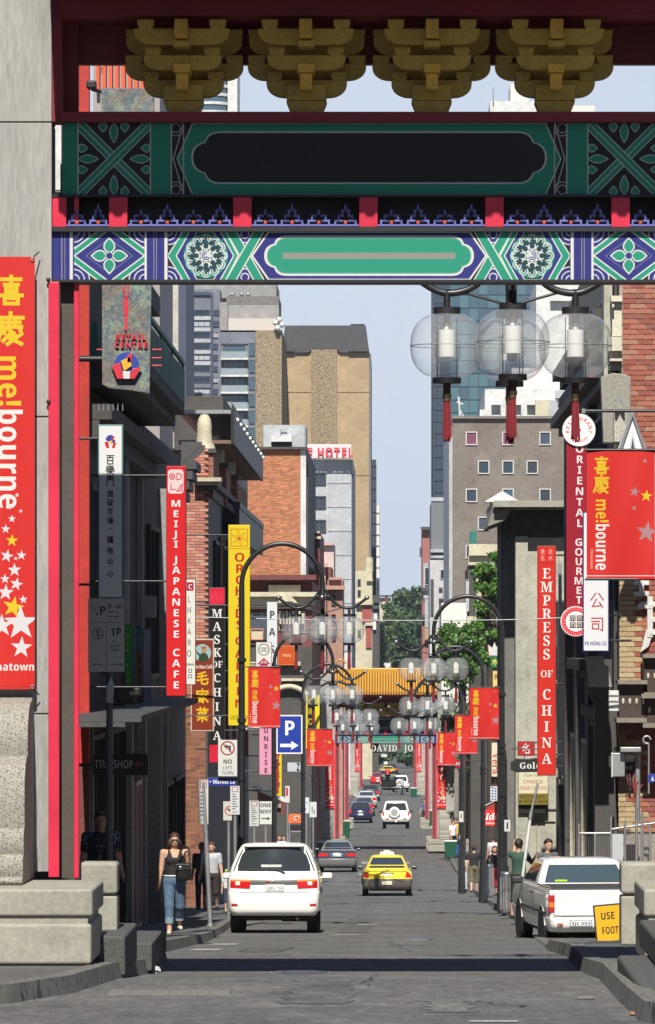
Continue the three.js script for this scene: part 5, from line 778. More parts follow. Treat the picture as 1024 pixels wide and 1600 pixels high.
// street signs on poles, left pavement
const noturn = (x, cx, cy, r) => { x.strokeStyle = '#b0282e'; x.lineWidth = r * 0.2; x.beginPath(); x.arc(cx, cy, r, 0, 7); x.stroke(); x.strokeStyle = '#222'; x.lineWidth = r * 0.26; x.beginPath(); x.moveTo(cx + r * 0.35, cy + r * 0.5); x.lineTo(cx + r * 0.35, cy - r * 0.25); x.lineTo(cx - r * 0.2, cy - r * 0.25); x.stroke(); poly(x, [[cx - r * 0.6, cy - r * 0.25], [cx - r * 0.1, cy - r * 0.6], [cx - r * 0.1, cy + r * 0.1]], '#222'); x.strokeStyle = '#b0282e'; x.lineWidth = r * 0.16; x.beginPath(); x.moveTo(cx - r * 0.7, cy - r * 0.7); x.lineTo(cx + r * 0.7, cy + r * 0.7); x.stroke(); };
const small = (x, w, h) => { x.strokeStyle = '#b0282e'; x.lineWidth = 6; x.strokeRect(w * 0.2, 10, w * 0.6, h * 0.16); x.fillStyle = '#4a4a4a'; for (let i = 0; i < 7; i++) x.fillRect(w * 0.2, h * (0.27 + i * 0.085), w * (0.35 + 0.25 * ((i * 7) % 3) / 2), h * 0.03); x.fillRect(w * 0.2, h * 0.9, w * 0.55, 6); };
for (const [l, r, z, bg, f, o] of [
  ['white NO LEFT TURN sign on the dark lamp post', [341, 1156, 371, 1213], 109, '#e4e6e2', (x, w, h) => { noturn(x, w / 2, 78, 62); txt(x, 'NO', w / 2, 205, 58, '#26282a'); txt(x, 'LEFT', w / 2, 262, 46, '#26282a', 'normal sans-serif'); txt(x, 'TURN', w / 2, 312, 46, '#26282a', 'normal sans-serif'); }, {}],
  ['blue street name plate lettered Market La below the turn sign', [325, 1215, 370, 1228], 109.1, '#2438a0', (x, w, h) => { poly(x, [[12, 34], [24, 50], [40, 16], [26, 36]], '#fff'); txt(x, 'Market La', w * 0.56, h / 2, 54, '#fff', 'bold sans-serif', w * 0.78); }, {}],
  ['white notice sign with red corner behind the lane name plate', [360, 1228, 375, 1273], 108.9, '#dfe2e6', small, { pole: 1 }],
  ['white sign with red no-turn ring partly behind another notice', [349, 1252, 366, 1282], 109.4, '#dcdcd6', (x, w, h) => noturn(x, w * 0.6, h * 0.5, w * 0.42), { pole: 1 }],
  ['narrow white parking notice on the leaning grey pole behind the woman', [310.5, 1218, 326, 1288], 100, '#dcdcd8', small, { turn: 0.12 }],
  ['white two-column parking notice beside the ONE WAY sign', [390, 1251, 405, 1291], 134, '#dadedd', small, { pole: 1 }],
  ['white ONE WAY sign with a black arrow above the van roof', [406, 1252, 425, 1288], 132, '#e8ebe8', (x, w, h) => { txt(x, 'ONE', w / 2, 38, 52, '#222'); txt(x, 'WAY', w / 2, 96, 52, '#222'); x.fillStyle = '#222'; x.fillRect(14, 158, 64, 10); poly(x, [[100, 163], [74, 146], [74, 180]], '#222'); }, { pole: 1 }],
  ['narrow white notice on a thin pole left of its twin by the dark sedan', [474, 1246, 483.5, 1271], 205, '#e6eaee', (x, w, h) => { x.fillStyle = '#666'; x.fillRect(w * 0.3, h * 0.3, w * 0.4, 8); }, { pole: 1 }],
  ['white notice with greenish edge on a thin pole nearest the dark sedan', [484, 1253, 495, 1277], 200, '#e2e8ea', (x, w, h) => { x.fillStyle = '#777'; x.fillRect(w * 0.3, h * 0.3, 10, h * 0.4); x.fillRect(w * 0.6, h * 0.5, 10, h * 0.3); }, { pole: 1 }],
  ['small white notice strip with red patch below the red sign block', [446, 1228, 453, 1254], 190, '#e6e6e6', (x, w, h) => { x.fillStyle = '#c83040'; x.fillRect(6, h * 0.1, w * 0.5, h * 0.5); }, { pole: 1 }],
]) sign('street_sign', l, 'sign', r, z, tex(r, 6, bg, f), { d: 0.015, f: 0.003, board: M.galv, ...o });
{ const z = 100, t = thing('sign_pole', 'leaning grey steel sign pole standing at the kerb between the woman and the man', 'pole', [X(329, z), gY0(z), -z]); part(t, 'post', bar([0, 0, 0], [X(318, z) - X(329, z), Y(1222, z) - gY0(z), -0.03], 0.045, 12), M.galv); part(t, 'foot_collar', cyl(0.07, 0.06, 0.06), M.galv); }
{
  const r = [432, 1117, 473, 1178], z = 148, t = sign('parking_sign', 'blue square parking sign with a big white P and arrow', 'sign', r, z, tex(r, 6, '#1f3fae', (x, w, h) => { x.strokeStyle = '#fff'; x.lineWidth = 12; x.strokeRect(6, 6, w - 12, h - 12); txt(x, 'P', w * 0.5, h * 0.34, 190, '#fff'); x.fillStyle = '#fff'; x.fillRect(36, h * 0.74, 110, 32); poly(x, [[210, h * 0.74 + 16], [140, h * 0.74 - 26], [140, h * 0.74 + 58]], '#fff'); }), { d: 0.03, f: 0.003, board: M.galv });
}
// right-hand signs
{
  const z = 98, r = [885, 688, 917, 985];
  const t = sign('restaurant_sign', 'tall crimson sign with white letters reading ORIENTAL GOURMET under a round disc', 'sign', r, z, tex(r, 5, '#a30d2a', (x, w, h) => { vtxt(x, 'ORIENTAL', 106, 20, 690, 84, '#f2e9ea', 'bold sans-serif', 1.2); vtxt(x, 'GOURMET', 100, 760, 1290, 80, '#f2e9ea', 'bold sans-serif', 1.2); }), { d: 0.2, board: mat([0.25, 0.01, 0.03], 0.5), wall: 4.5 });
  const disc = (name, px, py, rad, draw, zz) => { const q = new THREE.Group(); q.name = name; q.position.set(X(px, zz), Y(py, zz), -zz).sub(t.position); t.add(q); part(q, 'rim', new THREE.CylinderGeometry(rad * zz / F, rad * zz / F, 0.1, 36).rotateX(Math.PI / 2).translate(0, 0, -0.06), M.white); part(q, 'face', new THREE.CircleGeometry(rad * zz / F * 0.96, 40), new THREE.MeshPhysicalMaterial({ map: cv(256, 256, '#efe6e2', draw), roughness: 0.5 }), true); };
  const ringText = (x, s, rad, a0, a1, size, c, flip) => [...s].forEach((ch, i) => { const a = a0 + (a1 - a0) * i / (s.length - 1); x.save(); x.translate(128 + rad * Math.cos(a), 128 + rad * Math.sin(a)); x.rotate(a + (flip ? -1 : 1) * Math.PI / 2); txt(x, ch, 0, 0, size, c); x.restore(); });
  disc('round_disc', 905, 672, 26, (x) => { ringText(x, 'RESTAURANT', 92, Math.PI * 0.95, Math.PI * 2.05, 44, '#c01830'); ringText(x, 'LICENSED', 88, Math.PI * 0.75, Math.PI * 0.25, 30, '#c01830', true); x.fillStyle = '#c01830'; x.beginPath(); x.arc(128, 128, 16, 0, 7); x.fill(); }, z - 0.05);
  disc('round_seal', 900, 971, 24, (x) => { x.fillStyle = '#c8102e'; x.beginPath(); x.arc(128, 128, 124, 0, 7); x.fill(); x.strokeStyle = '#f0dcdc'; x.lineWidth = 3; for (let i = 0; i < 36; i++) { const a = i * Math.PI / 18; x.beginPath(); x.moveTo(128 + 98 * Math.cos(a), 128 + 98 * Math.sin(a)); x.lineTo(128 + 122 * Math.cos(a), 128 + 122 * Math.sin(a)); x.stroke(); } x.fillStyle = '#f0e6e4'; x.beginPath(); x.arc(128, 128, 88, 0, 7); x.fill(); x.strokeStyle = '#282020'; x.lineWidth = 9; for (const [a, b] of [[80, 80], [80, 140], [140, 80], [140, 140]]) { x.strokeRect(a, b, 42, 42); x.strokeRect(a + 14, b + 14, 14, 28); } }, z - 0.06);
}
{
  const r = [911, 800, 952, 1018], z = 96.5;
  sign('company_sign', 'white sign with red outlined characters and blue letters PO HONG CO', 'sign', r, z, tex(r, 5, '#f1f1f4', (x, w, h) => { glyph(x, '公', w * 0.55, 690, 130, '#c03048', 1.6); glyph(x, '司', w * 0.55, 880, 130, '#c03048', 1.6); txt(x, 'PO HONG CO.', w / 2, 1035, 44, '#2a2fa0', 'bold sans-serif', w * 0.94); }), { d: 0.16, board: mat([0.04, 0.05, 0.2], 0.5), wall: 4.6, f: 0.02 });
}
{
  const r = [840, 853, 869, 1212], z = 124, R = '#e02a1e';
  const t = sign('restaurant_sign', 'tall red sign with white letters reading EMPRESS OF CHINA', 'sign', r, z, tex(r, 5, R, (x, w, h) => { x.fillStyle = '#a8201a'; x.fillRect(0, 128, w, 6); x.strokeStyle = '#b8261e'; x.lineWidth = 6; x.strokeRect(3, 3, w - 6, h - 6); [['皇', 40, 40], ['后', 104, 40], ['名', 40, 92], ['木', 104, 92]].forEach(([c, a, b]) => glyph(x, c, a, b, 40, '#e8a8a0', 2.4));
    for (const [dx, dy, c] of [[4, 4, '#8c2a22'], [0, 0, '#f6f2ee']]) { vtxt(x, 'EMPRESS', w / 2 + dx, 160 + dy, 900 + dy, 112, c, 'bold serif', 0.98); txt(x, 'OF', w / 2 + dx, 1000 + dy, 74, c, 'bold serif'); vtxt(x, 'CHINA', w / 2 + dx, 1100 + dy, 1730 + dy, 112, c, 'bold serif', 0.98); } }), { d: 0.18, board: mat([0.45, 0.05, 0.03], 0.5), wall: 4.6, arms: [0.46, 0.2, -0.1, -0.46] });  // offset dark copy of the letters paints their cast shadow
}
for (const [name, l, r, z, bg, f, o] of [
  ['shop_sign', 'small red square sign with white character hung from an iron bracket', [809, 1158, 836, 1181], 126, '#c8242a', (x, w, h) => glyph(x, '名', w / 2, h / 2, 100, '#f4e8e4', 2.6), { wall: 4.6 }],
  ['shop_sign', 'cream and olive restaurant and wine bar board on the beige wall', [810, 1205, 857, 1258], 130.6, '#e9e2c4', (x, w, h) => { x.fillStyle = '#8a7a2a'; x.fillRect(0, h * 0.66, w, h * 0.34); txt(x, 'Fine Food', w / 2, 36, 38, '#5a5648', 'normal serif'); txt(x, 'CHINESE', w / 2, 98, 50, '#a8402e', 'normal sans-serif'); txt(x, 'ASIAN CUISINE', w / 2, 158, 48, '#a8402e', 'normal sans-serif', w * 0.94); txt(x, 'RESTAURANT', w / 2, h * 0.76, 46, '#3a3210', 'bold serif', w * 0.9); txt(x, '& WINE BAR', w / 2, h * 0.9, 44, '#3a3210', 'bold serif'); }, { d: 0.06 }],
  ['shop_sign', 'dark blank panel under the restaurant and wine bar board', [810, 1258, 852, 1271], 130.7, '#2a2724', null, { d: 0.05 }],
  ['vertical_sign', 'cream vertical sign with looping red script above the blue patterned one', [768, 1160, 781, 1214], 150, '#efe6c8', (x, w, h) => { x.save(); x.translate(w * 0.5, h * 0.62); x.rotate(Math.PI / 2); txt(x, 'Vera', 0, 0, 86, '#c0302a', 'bold serif'); x.restore(); }, { wall: 4 }],
  ['vertical_sign', 'small brown sign square under the cream script sign', [768, 1214, 781, 1227], 150.2, '#8a4a30', (x, w, h) => glyph(x, '家', w / 2, h / 2, 60, '#d8b890', 2), { wall: 4 }],
  ['vertical_sign', 'white sign with blue block marks under the brown sign square', [766, 1228, 778, 1252], 150, '#e6ecf4', (x, w, h) => { x.fillStyle = '#23408c'; for (let i = 0; i < 5; i++) { x.fillRect(w * 0.15, 8 + i * 28, w * 0.3, 14); x.fillRect(w * 0.6, 16 + i * 26, w * 0.25, 14); } }, { wall: 4 }],
  ['vertical_sign', 'yellow vertical sign with red R behind the highest right flag', [770, 1048, 781, 1140], 165, '#f0d884', (x, w, h) => vtxt(x, 'ROAST', w / 2, 0, h, 70, '#8c2a20'), { wall: 4.2 }],
  ['vertical_sign', 'green square sign with a yellow character under the white crown shape', [766, 1025, 781, 1044], 165.5, '#16703e', (x, w, h) => glyph(x, '木', w / 2, h / 2, 70, '#e8e060', 2.6), { wall: 4.2 }],
  ['shop_sign', 'dim red and white shop board under the flags on the far right gate side', [711, 1187, 726, 1200], 215, '#b01c30', (x, w, h) => txt(x, 'EAT', w / 2, h / 2, 44, '#f0e0e0'), { wall: 4.2 }],
]) sign(name, l, 'sign', r, z, tex(r, 6, bg, f), { d: 0.1, ...o });
{ const z = 125, t = thing('shop_sign', 'black hanging pub sign with pale letters reading Gold', 'sign', [X(820, z), Y(1196, z), -z]); const s = 1 / 1; part(t, 'board', extr([[-0.33, 0.07], [-0.2, 0.16], [0.1, 0.15], [0.28, 0.18], [0.33, 0.15], [0.33, -0.15], [-0.2, -0.16], [-0.33, -0.1]], 0.06, 0.01).translate(0, 0, -0.06), M.black); letters(t, 'Gold', fontS, 0.15, 0.012, X(812, z), Y(1201, z), -z + 0.012, M.opal); part(t, 'hanger', [bar([-0.3, 0.42, -0.03], [0.5, 0.6, -0.03], 0.012, 6), bar([-0.3, 0.4, -0.03], [0.5, 0.4, -0.03], 0.015, 6), bar([0, 0.15, -0.03], [0, 0.4, -0.03], 0.01, 6)], M.blackIron); }
{ const z = 165.6, t = thing('crown_shape', 'white zigzag crown shape with red edges on top of the green square sign', 'sign', [X(773, z), Y(1024, z), -z]); const p = [[-0.17, 0], [0.17, 0], [0.2, 0.5], [0.06, 0.25], [0, 0.42], [-0.07, 0.22], [-0.2, 0.34]]; part(t, 'crown', extr(p, 0.06, 0.01), M.white); part(t, 'red_edge', extr(p.map(([a, b]) => [a * 1.2, b * 1.1 - 0.015]), 0.04).translate(0, 0, -0.045), B.red); }
{ const z = 99.9, t = thing('wall_character', 'huge white painted Chinese character raised on the brick wall below the near banner', 'sign', [X(1012, z), Y(960, z), -z]); part(t, 'stroke', [[-0.12, 0.62, 0.3, 0.1], [-0.12, 0.4, 0.3, 0.09], [0.1, 0.2, 0.5, 0.1], [-0.12, 0.5, 0.1, 0.3], [0.05, -0.05, 0.11, 0.8], [0.2, -0.1, 0.3, 0.1], [-0.04, 0.16, 0.3, 0.1], [0.25, 0.5, 0.1, 0.6], [0.2, -0.35, 0.3, 0.1]].map(([x, y, w, h], i) => rbox(w, h, 0.06, x, y, i * 0.004, 0.01)), M.white).userData.kind = 'stuff'; part(t, 'sweep', extr([[-0.02, -0.3], [0.12, -0.3], [0.02, -0.62], [-0.14, -0.74], [-0.1, -0.62]], 0.055, 0.004).translate(0, 0, -0.03), M.white);  }
{ const r = [753, 1238, 802, 1290], z = 168, t = thing('red_awning', 'bright red shop awning with white italic lettering beyond the tall bins', 'awning', [X(776, z), Y(1280, z), -z]); const x0 = X(752, z), x1 = X(803, z);
  put(t, 'canopy', extr([[x0, Y(1262, z)], [x1, Y(1238, z)], [x1, Y(1284, z)], [x0, Y(1286, z)]], 0.4, 0.01).translate(0, 0, -z - 0.4), B.red); put(t, 'edge', bar([x0, Y(1262, z), -z + 0.02], [x1, Y(1238, z), -z + 0.02], 0.03, 6), M.galv);
  put(t, 'front', PB(752, 1266, 803, 1290, z - 0.04, 0.03), mat([0.72, 0.03, 0.015], 0.6)); const g = new THREE.PlaneGeometry(X(784, z) - X(753, z), Y(1266, z) - Y(1289, z)); put(t, 'lettering', g.translate(X(768.5, z), Y(1277.5, z), -z + 0.045), new THREE.MeshPhysicalMaterial({ map: cv(256, 180, '#dc2a1c', (x) => { x.save(); x.transform(1, 0, -0.25, 1, 50, 0); txt(x, 'Idol', 130, 80, 110, '#fff', 'bold serif'); x.restore(); txt(x, 'KARAOKE', 128, 158, 34, '#f6d8d0', 'bold sans-serif', 230); }), roughness: 0.6 }), true); put(t, 'notice', [PB(752, 1269, 757, 1284, z - 0.2, 0.05)], M.white); }
{ const z = 131, t = thing('street_sign', 'small white notice plate strapped to the tall black pole before the red awning', 'sign', [X(791, z), Y(1287, z), -129.6]); part(t, 'plate', rbox(X(795.5, z) - X(786, z), Y(1278, z) - Y(1296, z), 0.015, 0, 0, 0, 0.004), M.white); part(t, 'mark', rbox(0.04, 0.16, 0.005, 0, 0, 0.011, 0.002), M.black); }
{ const z = 128, t = thing('street_sign', 'white notice plate on the thinner black pole left of the steel bin', 'sign', [X(721, 150), Y(1276, 150), -150]); part(t, 'plate', rbox(0.13, 0.32, 0.015, 0, 0, 0, 0.004), M.white); part(t, 'mark', rbox(0.03, 0.1, 0.005, 0, 0.02, 0.011, 0.002), M.black); }
{ const z = 97.6, t = thing('street_sign', 'small blue plate with a white mark at the edge of the brick wall', 'sign', [X(1020, z), Y(1216, z), -z]); part(t, 'plate', rbox(0.16, 0.16, 0.02, 0, 0, 0, 0.006), mat([0.02, 0.04, 0.3], 0.4)); part(t, 'mark', extr([[-0.03, -0.05], [0.03, -0.05], [0.0, 0.05]], 0.006).translate(0, 0, 0.011), M.white); }
{ const z = 88, t = sign('food_sign', 'yellow A-frame sign lettered USE FOOTPATH leaning behind the plinth', 'sign', [929, 1412, 985, 1472], 62, cv(336, 360, '#f0b90c', (x) => { x.strokeStyle = '#2a2a24'; x.lineWidth = 14; x.strokeRect(4, 4, 328, 352); txt(x, 'USE', 130, 110, 96, '#1c1c18', 'bold sans-serif', 140); txt(x, 'FOOTPATH', 220, 250, 96, '#1c1c18', 'bold sans-serif', 320); }), { d: 0.03, board: dBoard, f: 0.006 }); t.rotation.z = 0.09; t.rotation.x = -0.08; part(t, 'leg', [bar([-0.18, -0.2, -0.03], [-0.18, -0.36, -0.25], 0.015), bar([0.18, -0.2, -0.03], [0.18, -0.36, -0.25], 0.015)], M.black); }
{ const z = 700, t = thing('footbridge', 'dark far footbridge across the street with white letters DAVID JONES', 'bridge', [X(605, z), Y(1172, z), -z]); put(t, 'deck', PB(550, 1158, 668, 1176, z, 4), mat([0.06, 0.09, 0.06], 0.8)); letters(t, 'DAVID', fontS, 0.85, 0.15, X(580, z), Y(1174, z), -z + 0.05, M.white, 0.82); letters(t, 'JONES', fontS, 0.85, 0.15, X(632, z), Y(1174, z), -z + 0.05, M.white, 0.82); put(t, 'pier', [PB(548, 1158, 551, 1190, z + 1, 1)], B.dark); put(t, 'hung_lamp', [PB(596, 1178, 605, 1183, z - 1, 0.3), PB(600, 1190, 606, 1194, z - 2, 0.3)], M.white); }

// ------------------------------------------------------------------ lanterns and flags
function makeLamp(label, p, turn) {
  const t = thing('street_lamp', label, 'street lamp', p, turn, 'black arched street lamps with glass lanterns'), R = 0.87, ys = 7.1, xc = 2 * R;
  part(t, 'post', [cyl(0.085, 0.06, ys, 0, 0, 0, 16), cyl(0.15, 0.11, 0.9), cyl(0.12, 0.085, 0.5, 0, 0.9, 0)], M.blackIron); for (const y of [1.4, 2.9, 4.0, 4.15, 5.45]) part(t, 'collar', cyl(0.1, 0.1, 0.08, 0, y, 0), M.blackIron);
  const arc = []; for (let i = 0; i <= 16; i++) { const a = Math.PI * (1 - i / 16); arc.push([R + R * Math.cos(a), ys + R * Math.sin(a) * 1.02, 0]); } arc.push([xc, ys - 0.3, 0]); part(t, 'arch', tube(arc, 0.055, 48, 10), M.blackIron);
  part(t, 'hub', [cyl(0.05, 0.05, 0.6, xc, ys - 0.75, 0), new THREE.TorusGeometry(0.11, 0.025, 8, 18).rotateX(Math.PI / 2).translate(xc, ys - 0.3, 0), sph(0.05, xc - 0.12, ys - 0.25, 0, 10), sph(0.05, xc + 0.12, ys - 0.25, 0, 10)], M.blackIron);
  for (const [dx, dz] of [[-1, 0], [1, 0], [0, 1], [0, -1]]) {
    const P = (r, y) => [xc + dx * r, ys + y, dz * r];
    const a = part(t, 'arm', tube([P(0.05, -0.1), P(0.16, -0.26), P(0.36, -0.45), P(0.6, -0.49), P(0.8, -0.39), P(0.93, -0.29)], 0.032, 24, 8), M.blackIron); part(a, 'ball_tip', sph(0.052, ...P(0.95, -0.27), 12), M.steel); part(a, 'stay', bar(P(0.02, -0.6), P(0.45, -0.48), 0.014, 6), M.blackIron);
    const l = new THREE.Group(); l.name = 'lantern'; l.position.set(...P(0.57, -0.96)); t.add(l);
    const prof = []; for (let i = 0; i <= 24; i++) { const b = -Math.PI / 2 + Math.PI * i / 24, c = Math.cos(b), s = Math.sin(b); prof.push(new THREE.Vector2(Math.max(0.09, 0.325 * Math.sign(c) * Math.abs(c) ** 0.72), 0.29 * Math.sign(s) * Math.abs(s) ** 0.86)); }
    part(l, 'globe', new THREE.LatheGeometry(prof, 40), M.lamp); part(l, 'seam', new THREE.TorusGeometry(0.326, 0.004, 5, 40).rotateX(Math.PI / 2), M.galv);
    part(l, 'cap', [cyl(0.12, 0.12, 0.055, 0, 0.285, 0, 20), cyl(0.03, 0.03, 0.2, 0, 0.3, 0)], M.black); part(l, 'base_cap', cyl(0.125, 0.125, 0.05, 0, -0.335, 0, 20), M.black); part(l, 'lamp_tube', [cyl(0.075, 0.075, 0.24, 0, -0.1, 0, 18)], M.opal); part(l, 'socket', [cyl(0.03, 0.03, 0.18, 0, 0.14, 0), cyl(0.035, 0.05, 0.05, 0, 0.145, 0)], M.steel); part(l, 'wire_cage', [-1, 1].map((q) => bar([q * 0.088, -0.28, 0], [q * 0.088, 0.25, 0], 0.005, 5)), M.blackIron);
    part(l, 'tassel_holder', [cyl(0.034, 0.034, 0.16, 0, -0.49, 0), cyl(0.04, 0.04, 0.03, 0, -0.46, 0)], M.tasselTop);
    const th = []; for (let i = 0; i < 26; i++) { const q = i * 2.4, r0 = 0.026 * Math.sqrt((i + 0.5) / 26), r1 = r0 * rr(1.2, 1.8); th.push(bar([r0 * Math.cos(q), -0.48, r0 * Math.sin(q)], [r1 * Math.cos(q), -0.8 - rr(0, 0.06), r1 * Math.sin(q)], 0.006, 4)); } part(l, 'tassel', th, M.tassel).userData.kind = 'stuff';
  }
  return t;
}
const lamp0 = makeLamp('big cluster of clear glass lanterns hanging just below the near gate beam', [X(799, 50) + 1.74 * 1.1, -3.88, -50], Math.PI); lamp0.scale.setScalar(1.1);
for (const [px, z, dy, turn, l] of [[378, 110, 0.1, 0, 'arched lantern lamp standing in front of the yellow ORCHIDS GARDEN sign'], [785, 130, 0, Math.PI, 'arched lantern lamp standing in front of the beige building'], [429, 152, 0, 0, 'arched lantern lamp beside the blue parking sign'], [755, 160, -0.1, Math.PI, 'arched lantern lamp between the beige building and the street tree'],
  [474, 178, 0, 0, 'arched lantern lamp with the flag next to the yellow striped sign'], [722, 188, -0.1, Math.PI, 'arched lantern lamp with the lowest flag by the far gate'], [490, 204, 0, 0, 'most distant lantern lamp overlapping the far gate roof']])
  copyOf(lamp0, [X(px, z), gY0(z) + dy, -z], turn, l);
const flagTex = cv(321, 606, '#e3211a', (x, w, h) => {
  x.fillStyle = '#c41c18'; x.fillRect(0, 0, w, 8); glyph(x, '喜', 70, 72, 74, '#f2c81c', 2.8); glyph(x, '慶', 70, 160, 80, '#f2c81c', 2.6); x.save(); x.translate(72, 228); x.rotate(Math.PI / 2); x.textBaseline = 'middle'; x.textAlign = 'left'; x.font = 'bold 76px sans-serif'; x.scale(0.84, 1.1); x.fillStyle = '#f4cf1e'; x.fillText('me!', 0, 0); const q = x.measureText('me!').width; x.fillStyle = '#fbf4f2'; x.fillText('bourne', q, 0); x.restore(); x.save(); x.translate(24, 470); x.rotate(Math.PI / 2); txt(x, 'Chinatown', 40, 0, 18, '#f0b8b0'); x.restore();
  star(x, 275, 52, 14, '#b98a90', 0.2); star(x, 226, 196, 26, '#b98a90', 0.2); star(x, 282, 216, 30, '#f2cf1c', 0.1); star(x, 224, 272, 14, '#b98a90', 0.3); star(x, 284, 386, 54, '#b98a90', 0.15); x.fillStyle = '#f3e4e2'; x.fillRect(0, h - 18, w, 4);
});
const longTex = cv(256, 2048, '#e3211a', (x, w, h) => {
  x.save(); x.scale(256 / 86, 2048 / 675); glyph(x, '喜', 49, 52, 42, '#f2d01c', 2.9); glyph(x, '慶', 48, 112, 48, '#f2d01c', 2.6); x.save(); x.translate(46, 152); x.rotate(Math.PI / 2); x.textBaseline = 'middle'; x.textAlign = 'left'; x.font = 'bold 50px sans-serif'; x.scale(0.92, 1); x.fillStyle = '#f4d21e'; x.fillText('me!', 0, 0); const q = x.measureText('me!').width; x.fillStyle = '#fbf4f2'; x.fillText('bourne', q, 0); x.restore();
  for (const [a, b, r, c] of [[60, 372, 4], [48, 391, 4], [66, 397, 3.5], [52, 409, 6.5], [42, 425, 7.5], [52, 443, 10, 1], [44, 467, 10.5], [67, 466, 8], [58, 471, 3.5], [56, 489, 11], [41, 503, 8], [59, 511, 10.5], [42, 524, 13], [70, 535, 7], [54, 547, 17, 1], [36, 576, 18], [66, 572, 27], [67, 610, 17], [18, 560, 12], [14, 600, 16], [10, 520, 8], [22, 480, 6]]) star(x, a - 2, b, r * 1.05, c ? '#f4d21e' : '#ece8ec', (a % 5) * 0.08 - 0.1); txt(x, 'Chinatown', 42, 640, 17, '#fbf4f2'); x.fillStyle = '#c01a16'; x.fillRect(0, 670, 86, 2); x.restore();
});
const clothMat = (t) => new THREE.MeshPhysicalMaterial({ map: t, color: new THREE.Color(0.66, 0.66, 0.66), roughness: 0.55, side: THREE.DoubleSide });
const flagM = clothMat(flagTex), longM = clothMat(longTex);
function cloth(w, h, amp, ph) { const g = new THREE.PlaneGeometry(w, h, 14, 20), p = g.attributes.position; for (let i = 0; i < p.count; i++) { const u = p.getX(i) / w, v = p.getY(i) / h; p.setZ(i, amp * (0.4 + 0.6 * (0.5 - v)) * (Math.sin(u * 5 + ph + v * 2.2) + 0.4 * Math.sin(u * 11 - v * 6 + ph * 2)) * (1 - Math.abs(v) ** 6 * 0.6)); } g.computeVertexNormals(); return g; }
function flag(label, px0, py0, px1, py1, z, ph, polePx) {
  const x0 = X(px0, z), x1 = X(px1, z), y0 = Y(py1, z), y1 = Y(py0, z), t = thing('flag_banner', label, 'banner', [(x0 + x1) / 2, (y0 + y1) / 2, -z + 0.02], 0, 'red starred flag banners on the lamp posts'), w = x1 - x0, h = y1 - y0;
  part(t, 'cloth', cloth(w, h, 0.02, ph), flagM, true); for (const s of [1, -1]) part(t, 'rod', bar([-w / 2 - 0.02, s * h / 2, 0], [w / 2 + (X(polePx, z) > x1 ? X(polePx, z) - x1 : 0) + 0.0, s * h / 2, 0], 0.014, 8), M.blackIron), X(polePx, z) < x0 && part(t, 'rod_arm', bar([-w / 2, s * h / 2, 0], [X(polePx, z) - (x0 + x1) / 2, s * h / 2, 0], 0.014, 6), M.blackIron);
}
flag('largest red flag banner hanging in front of the red brick wall', 917, 703, 1023, 905, 54.2, 0.4, 1060);
flag('red flag banner on the lamp post before the yellow ORCHIDS GARDEN sign', 388, 1042, 438, 1137, 110, 1.6, 378);
flag('red flag banner on the lamp post by the yellow striped sign', 480, 1139, 520, 1197, 178, 2.2, 474);
flag('red flag banner on the tall pole before the beige building', 734, 1074, 780, 1155, 130, 0.9, 785);
flag('red flag banner just below and behind the highest one of the right row', 711, 1117, 746, 1178, 160, 3.1, 755);
flag('creased lowest red flag banner of the right row beside the far gate', 684, 1144, 712, 1196, 188, 4.4, 722);
function longBanner(label, gz, gx0, side) { const w = 0.46, h = 3.64, t = thing('long_banner', label, 'banner', [gx0 + side * 2.96, gateBase(gz) + 4.03, -gz + 0.12], 0, 'tall red star banners on the gate pylons'); part(t, 'cloth', cloth(w, h, 0.012, gz), longM, true); part(t, 'eyelet', [[-1, 1], [1, 1], [-1, -1], [1, -1]].map(([a, b]) => new THREE.TorusGeometry(0.012, 0.004, 6, 10).translate(a * (w / 2 - 0.02), b * (h / 2 - 0.02), 0.018)), M.steel).userData.kind = 'stuff'; part(t, 'cord', [[-1, 1], [1, 1], [-1, -1], [1, -1]].map(([a, b]) => bar([a * (w / 2 - 0.02), b * (h / 2 - 0.01), 0], [a * (w / 2 + 0.03), b * (h / 2 + 0.05), -0.1], 0.006, 5)), M.black).userData.kind = 'stuff'; return t; }
const gateBase = (z) => (z < 50 ? -2.62 : -H(z) + 0.13);
{ const b = longBanner('large tall red star banner hung on the near concrete pylon', 43.3, 0, -1); b.position.set(X(12, 43.1), Y(739, 43.1), -43.1); }
for (const [z, gx0] of [[271, -0.1], [489, 0.05]]) for (const s of [-1, 1]) longBanner(`tall red star banner on the ${z < 300 ? 'middle' : 'farthest'} gate pylon at the ${s < 0 ? 'van' : 'taxi'} side of the road`, z, gx0, s);
{ const t = thing('overhead_wire', 'thin wire strung across the whole street behind the first lanterns', 'wire', [0, Y(966, 118), -118]); part(t, 'wire', tube([[-4.9, 0.04, 0], [-2, -0.03, 0], [0, -0.05, 0], [3, -0.03, 0], [4.4, 0.03, 0]], 0.012, 30, 5), M.galv); }
{ const t = thing('tie_rod', 'thin dark horizontal rod fixed across the brick wall above the near banner', 'rod', [X(912, 90), Y(642, 90), -90]); part(t, 'rod', bar([0, 0, 0], [2.2, 0, 0], 0.028, 8), M.blackIron); part(t, 'end_knob', box(0.06, 0.08, 0.06, 0, 0, 0), M.galv); }
